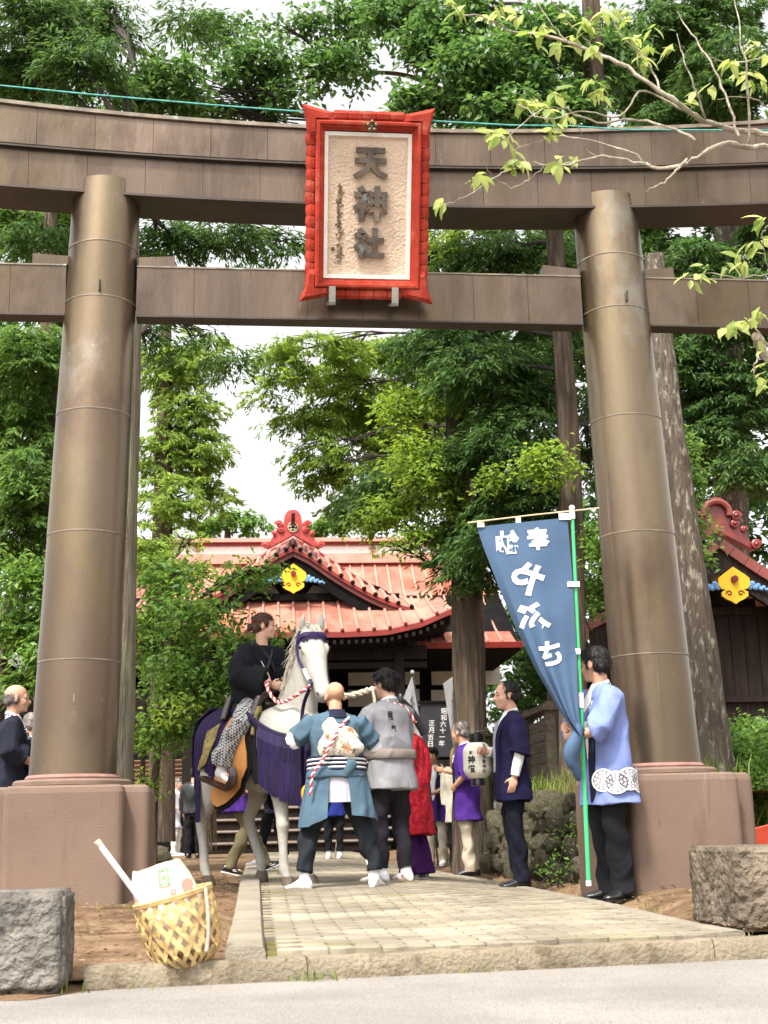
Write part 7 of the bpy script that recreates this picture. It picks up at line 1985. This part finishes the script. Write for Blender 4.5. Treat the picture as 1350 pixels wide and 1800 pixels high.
# stone lantern with a mossy cap
m_lst = pmat('lantern_stone', (.11, .115, .06), .95, .3, 9, .6, 40, bdist=.02); overlay(m_lst, (.14, .17, .045), 5, .45, .6, amt=.8)
SL = at(856, 1500, 18.4); SL = Vector((SL.x, SL.y, 0)); zt_ = at(856, 1277, 18.4).z
sln = thing('stone_lantern', 'mossy stone lantern half hidden behind the paper lantern', 'lantern', SL)
z_e = at(856, 1291, 18.4).z
MB().lathe([(.24, 0), (.24, .12), (.16, .16), (.12, .20), (.11, .55), (.12, z_e-.62), (.20, z_e-.52), (.22, z_e-.42), (.20, z_e-.40)], 20).build('shaft', m_lst, sln, smooth=True)
MB().lathe([(.13, z_e-.40), (.14, z_e-.38), (.14, z_e-.06), (.13, z_e-.05)], 6).build('fire_box', m_lst, sln)
MB().lathe([(.12, z_e-.06), (.19, z_e-.035), (.185, z_e), (.13, z_e+.015), (.10, z_e+.05), (.085, z_e+.08), (.05, z_e+.105), (.02, zt_-.01), (.012, zt_)], 24).build('cap', m_lst, sln, smooth=True)
# weathered board fence beyond the rock wall
fo = at(940, 1500, 18.5); fo = Vector((fo.x, fo.y, 0)); fe = at(978, 1500, 17.2)
bf = thing('board_fence', 'weathered brown board fence with mossy posts behind the man in navy', 'fence', fo, math.atan2(fe.y-fo.y, fe.x-fo.x))
fl_ = (fe.xy-fo.xy).length
m_fw = pmat('weathered_board', (.10, .072, .055), .9, .3, 4, .5, 18, stretch=(.6, 5, 5)); overlay(m_fw, (.14, .15, .06), 4, .55, .66, amt=.7)
n_b = 7
for q in range(n_b): MB().box((fl_*.5, 0, .95+q*.135), (fl_-.1, .025, .128)).build('board', m_fw, bf)
for x in (0, fl_): MB().box((x, 0, 1.0), (.12, .12, 2.05)).build('post', m_fw, bf)
MB().box((fl_*.5, 0, 1.95), (fl_+.2, .2, .07)).build('coping', m_fw, bf)
# wooden trestle by the steps
tp = at(622, 1500, 24); tre = thing('wooden_trestle', 'small grey wooden trestle standing before the shrine steps', 'trestle', (tp.x, tp.y, tz(tp.x, tp.y)))
m_gw = pmat('grey_wood', (.20, .17, .14), .85, .25, 4, .3, 20)
MB().box((0, 0, .72), (.62, .26, .05)).build('top', m_gw, tre)
for sx in (-1, 1):
    for sy in (-1, 1): MB().tube([V3(sx*.22, sy*.08, .70), V3(sx*.30, sy*.20, 0)], .028, 6).build('leg', m_gw, tre)
    MB().box((sx*.265, 0, .30), (.04, .30, .05)).build('rail', m_gw, tre)

# ------------------------------------------------------------------ cherry boughs reaching in from the right
m_cher = pmat('cherry_bark', (.27, .225, .17), .85, .3, 12, .7, 40, bdist=.02); overlay(m_cher, (.46, .44, .37), 9, .52, .62, amt=.8)
CY = 7.0
tb = at(1560, 1640, CY+.3); tb.z = tz(tb.x, tb.y)
ch = thing('cherry_tree', 'cherry tree with sparse pale green leaves on thin grey boughs reaching over the gate', 'tree', tb)
def cp_(px, py, dY=0): return at(px, py, CY+dY)-tb
bark_tube([V3(0, 0, -.05), cp_(1530, 1200, .2), cp_(1500, 800, .1), cp_(1470, 420, .05), cp_(1440, 200, 0)], [.13, .11, .095, .075, .05], 14, .08, 4).build('trunk', m_cher, ch, smooth=True)
BOUGHS = [
 ([(1450, 245), (1350, 234), (1290, 226), (1235, 212), (1205, 190), (1160, 160), (1100, 118), (1030, 85), (960, 62), (900, 55), (850, 30), (800, 26)], .024, .004),
 ([(1450, 265), (1350, 259), (1310, 259), (1270, 252), (1222, 278), (1200, 290), (1165, 296), (1120, 285), (1060, 275), (1000, 288), (960, 290), (935, 284)], .021, .004),
 ([(1205, 280), (1190, 300), (1165, 320), (1135, 335)], .009, .003),
 ([(1222, 245), (1180, 225), (1120, 210), (1050, 215), (990, 190), (940, 200), (890, 250)], .010, .003),
 ([(1230, 205), (1195, 190), (1130, 160), (1090, 205), (1020, 195), (960, 210), (910, 180)], .010, .003),
 ([(1315, 262), (1318, 200), (1310, 120), (1300, 50), (1290, -10)], .010, .003),
 ([(1298, 240), (1280, 180), (1250, 110), (1215, 60), (1190, 20)], .010, .003),
 ([(1160, 160), (1140, 110), (1090, 60), (1060, -10)], .008, .003),
 ([(1100, 118), (1050, 90), (1000, 40), (960, -10)], .007, .003),
 ([(1240, 214), (1225, 160), (1200, 100), (1190, 60)], .008, .003),
 ([(1135, 286), (1100, 265), (1000, 240), (940, 250), (900, 265)], .007, .003),
 ([(960, 290), (930, 315), (900, 330), (865, 310), (850, 285)], .006, .002),
 ([(1060, 275), (1030, 265), (1020, 230), (1005, 215)], .005, .002),
 ([(890, 300), (850, 325), (820, 345), (790, 357), (765, 357)], .005, .002),
 ([(1450, 500), (1350, 484), (1300, 488), (1250, 480), (1210, 485)], .006, .002),
 ([(1400, 660), (1350, 625), (1335, 605), (1330, 590)], .045, .030),
 ([(1350, 610), (1330, 575), (1345, 555)], .008, .003),
 ([(1335, 625), (1325, 650), (1330, 670)], .006, .003),
 ([(1350, 395), (1340, 420), (1350, 470)], .005, .003),
 ([(1350, 100), (1290, 110), (1240, 100)], .006, .003), ([(1350, 190), (1310, 170), (1260, 175)], .005, .002), ([(1000, 75), (980, 55), (940, 0)], .005, .002)]
for q, (pts, ra, rb) in enumerate(BOUGHS):
    n = len(pts); P_ = interp([tuple(cp_(x, y, .12*math.sin(.9*i+q*1.7))) for i, (x, y) in enumerate(pts)], n*4)
    rr = random.Random(q)
    P_ = [p+V3(rr.gauss(0, .004), rr.gauss(0, .004), rr.gauss(0, .004)) for p in P_]
    ra, rb = ra*.82, rb*.8
    MB().tube(P_, [(ra+(rb-ra)*i/(n*4))*rr.uniform(.85, 1.2) for i in range(n*4+1)], 8).build('bough', m_cher, ch, smooth=True)
m_cl = leaf_mat('cherry_leaf', (.20, .29, .06), (.48, .54, .20), .55, .45, tint=1.35)
LS = [(790, 5, 5), (815, 12, 5), (865, 25, 6), (880, 10, 5), (910, 30, 5), (955, 45, 7), (935, 60, 5), (1030, 40, 8), (1060, 20, 7), (1095, 15, 5), (985, 80, 5), (1010, 65, 4), (1045, 80, 6), (1110, 60, 7), (1135, 80, 4), (1125, 105, 6), (1280, 108, 7), (1300, 125, 4), (1330, 80, 5), (1340, 95, 4), (1255, 150, 4), (1320, 135, 5), (1340, 140, 4), (1180, 80, 4), (915, 175, 6), (935, 170, 5), (955, 190, 6), (975, 165, 6), (1040, 145, 6), (1050, 160, 5), (965, 195, 5), (880, 240, 8), (870, 230, 5), (900, 255, 4), (960, 235, 6), (975, 220, 5), (995, 205, 5), (895, 290, 7), (915, 285, 5), (985, 285, 6), (1005, 280, 4), (935, 180, 5), (830, 312, 6), (775, 353, 5), (845, 305, 3), (1050, 165, 4), (1200, 175, 4), (1230, 160, 3),
      (1340, 385, 5), (1325, 430, 6), (1300, 455, 5), (1280, 462, 6), (1340, 425, 4), (1220, 485, 7), (1245, 478, 4), (1290, 570, 7), (1315, 560, 6), (1335, 545, 5), (1275, 575, 5), (1335, 665, 6), (1345, 655, 4), (1330, 610, 3), (1110, 30, 4), (1000, 30, 4), (1150, 50, 3)]
rg = np.random.default_rng(5); Pl, Dl = [], []
for (x, y, n) in LS:
    c = np.array(cp_(x, y, float(rg.normal(0, .12))))
    for j in range(n):
        Pl.append(c+rg.normal(0, .018, 3)); a = rg.uniform(0, 2*PI); Dl.append((math.cos(a)*.75, math.sin(a)*.6, -.55+rg.normal(0, .35)))
Pl = np.array(Pl); Dl = unit(np.array(Dl)); Nn = frame_rand(len(Pl), Dl, np.array([[0, -.35, 1.0]]), .35, rg)
def big_leaves(P, D, N, S):
    """leaf with midrib fold, six-sided outline and drooping tip"""
    B = np.cross(D, N); S = S[:, None]
    def q(t, w, u): return P + D*S*t + B*S*w + N*S*u
    V = np.stack([P, q(.18, .15, .03), q(.45, .24, .05), q(.75, .15, .0), q(1.0, 0, -.12), q(.75, -.15, .0), q(.45, -.24, .05), q(.18, -.15, .03), q(.18, 0, 0), q(.45, 0, .0), q(.75, 0, -.04)], 1).reshape(-1, 3)
    i = (np.arange(len(P))*11)[:, None]
    T = np.array([[0, 8, 1], [1, 8, 9], [1, 9, 2], [2, 9, 10], [2, 10, 3], [3, 10, 4], [0, 7, 8], [7, 9, 8], [7, 6, 9], [6, 10, 9], [6, 5, 10], [5, 4, 10]])
    F = (i[:, :, None]+T[None]).reshape(-1, 3)
    return V, F
V, F = big_leaves(Pl, Dl, Nn, rg.uniform(.06, .12, len(Pl)))
np_mesh('leaves', V, F, m_cl, ch, smooth=True, kind='stuff')

# ------------------------------------------------------------------ undergrowth
def shrub(label, masses, size, lai, mat, seed):
    V, F, b_ = foliage(masses, size, 'broad', lai, np.random.default_rng(seed)); c = V.mean(0); g = thing('shrub', label, 'shrub', (c[0], c[1], 0), 0, 'undergrowth beside the gate')
    o0 = np.array(g.location); np_mesh('leaves', V-o0, F, mat, g, kind='stuff')
    mb = MB(); rr = random.Random(seed)
    for cc, bc, br in b_:
        for b2_ in bc[::6]: mb.tube([V3(b2_[0]+rr.uniform(-.2, .2), b2_[1], 0)-g.location, V3(*b2_)-g.location], [.008, .003], 4)
    mb.build('stems', m_twig, g, kind='stuff')
shrub('broad-leaved green undergrowth beside the right pedestal and storehouse', [(1300, 1330, 50, 40, 13.4, 1.5), (1335, 1390, 40, 40, 12.8, 1.5), (1320, 1290, 50, 30, 14), (1350, 1350, 30, 50, 13), (1270, 1310, 24, 30, 13.6), (1345, 1310, 30, 50, 13.6), (1290, 1370, 50, 30, 13.0), (1350, 1440, 30, 30, 12.4, .6)], .075, 2.6, LM['broad_mid'], 51)
shrub('ivy creeping over the mossy rock wall', [(1000, 1480, 14, 18, 12.2, .5), (990, 1520, 16, 8, 11.9, .6), (1015, 1450, 10, 14, 12.2, .5), (965, 1535, 20, 5, 11.9, .5)], .05, 1.1, LM['broad_mid'], 52)
m_gr = leaf_mat('grass_blade', (.08, .13, .025), (.26, .32, .07), .4, .6)
m_gr2 = leaf_mat('dry_grass', (.16, .15, .05), (.34, .30, .13), .3, .7)
def grass(name, pts, hmin, hmax, w, mat, seed, lean=.45, label=None):
    rg = np.random.default_rng(seed); P = np.array(pts); n = len(P)
    h = rg.uniform(hmin, hmax, n)[:, None]; a = rg.uniform(0, 2*PI, n); d = np.stack([np.cos(a), np.sin(a), np.zeros(n)], 1); b = np.stack([-np.sin(a), np.cos(a), np.zeros(n)], 1)*w
    L = rg.uniform(.1, lean, n)[:, None]; up = np.array([0, 0, 1.0])
    m1 = P+up*h*.55+d*h*L*.3; t = P+up*h*(1-.35*L)+d*h*L*1.1
    V = np.stack([P-b, P+b, m1-b*.8, m1+b*.8, t], 1).reshape(-1, 3); i = (np.arange(n)*5)[:, None]
    F = (i[:, :, None]+np.array([[0, 1, 3], [0, 3, 2], [2, 3, 4]])[None]).reshape(-1, 3)
    return np_mesh(name, V, F, mat, kind='stuff')
rg = np.random.default_rng(9); pts = []
for q in range(2600):
    u = rg.uniform(.01, .35)**1.3*1.2; v = rg.random(); x, y, z = bank_pt(u, v); pts.append((x, y, z))
grass('bank_grass', pts, .12, .42, .006, m_gr, 1)
pts = []
for q in range(900):
    u = rg.uniform(.0, .12); v = rg.random()*.5; x, y, z = bank_pt(u, v); pts.append((x, y, z))
grass('dry_bank_grass', pts, .15, .5, .004, m_gr2, 2, .8)
pts = []
for q in range(900):
    c = at(rg.uniform(1225, 1380), 1500, rg.uniform(12.2, 14.5)); pts.append((c.x, c.y, .0))
grass('pedestal_grass', pts, .3, 1.0, .008, m_gr, 3)
pts = []
tufts = [(-.95, 6.6), (-1.15, 7.4), (-1.35, 8.4), (-1.0, 6.1), (-.9, 8.8), (-1.6, 8.9), (-1.7, 9.2), (1.6, 6.75), (1.75, 6.6), (1.9, 6.8), (1.55, 8.6), (1.7, 9.2), (-1.3, 5.62), (-1.0, 5.66), (-.35, 5.86), (-.30, 5.84), (1.4, 10.6), (2.0, 9.2), (.35, 6.02), (-.75, 9.5), (-1.9, 9.2), (1.5, 7.3)]
for (x, y) in tufts:
    for q in range(int(rg.integers(5, 22))): 
        xx, yy = x+rg.normal(0, .055), y+rg.normal(0, .03); zz = ROADZ if yy < kerb_y(xx) else tz(xx, yy)-.03
        pts.append((xx, yy, zz))
grass('weeds', pts, .02, .075, .003, m_gr, 4, 1.2)
# dead needles and leaf scraps on the bare earth
rg = np.random.default_rng(15); P = []
while len(P) < 9000:
    x, y = rg.uniform(-3.2, 3.2), rg.uniform(5.7, 16)
    c = x+.094*(y-9)
    if y < kerb_y(x)+.2 or (-.72 < x and x < 1.6 and -1.15 < c < 1.55): continue
    P.append((x, y, tz(x, y)+.002 - (.04*sst(7.4, 6.0, y) if x < -1.0 else 0)+.006))
P = np.array(P); n = len(P); a = rg.uniform(0, 2*PI, n); D = np.stack([np.cos(a), np.sin(a), rg.normal(0, .15, n)], 1); D = unit(D)
Nn = frame_rand(n, D, np.array([[0, 0, 1.0]]), .25, rg)
V, F = leaf_arrays(P, D, Nn, rg.uniform(.012, .05, n), .16, .05, .0)
np_mesh('leaf_litter', V, F, leaf_mat('litter', (.05, .03, .018), (.30, .19, .10), .0, .9), kind='stuff')
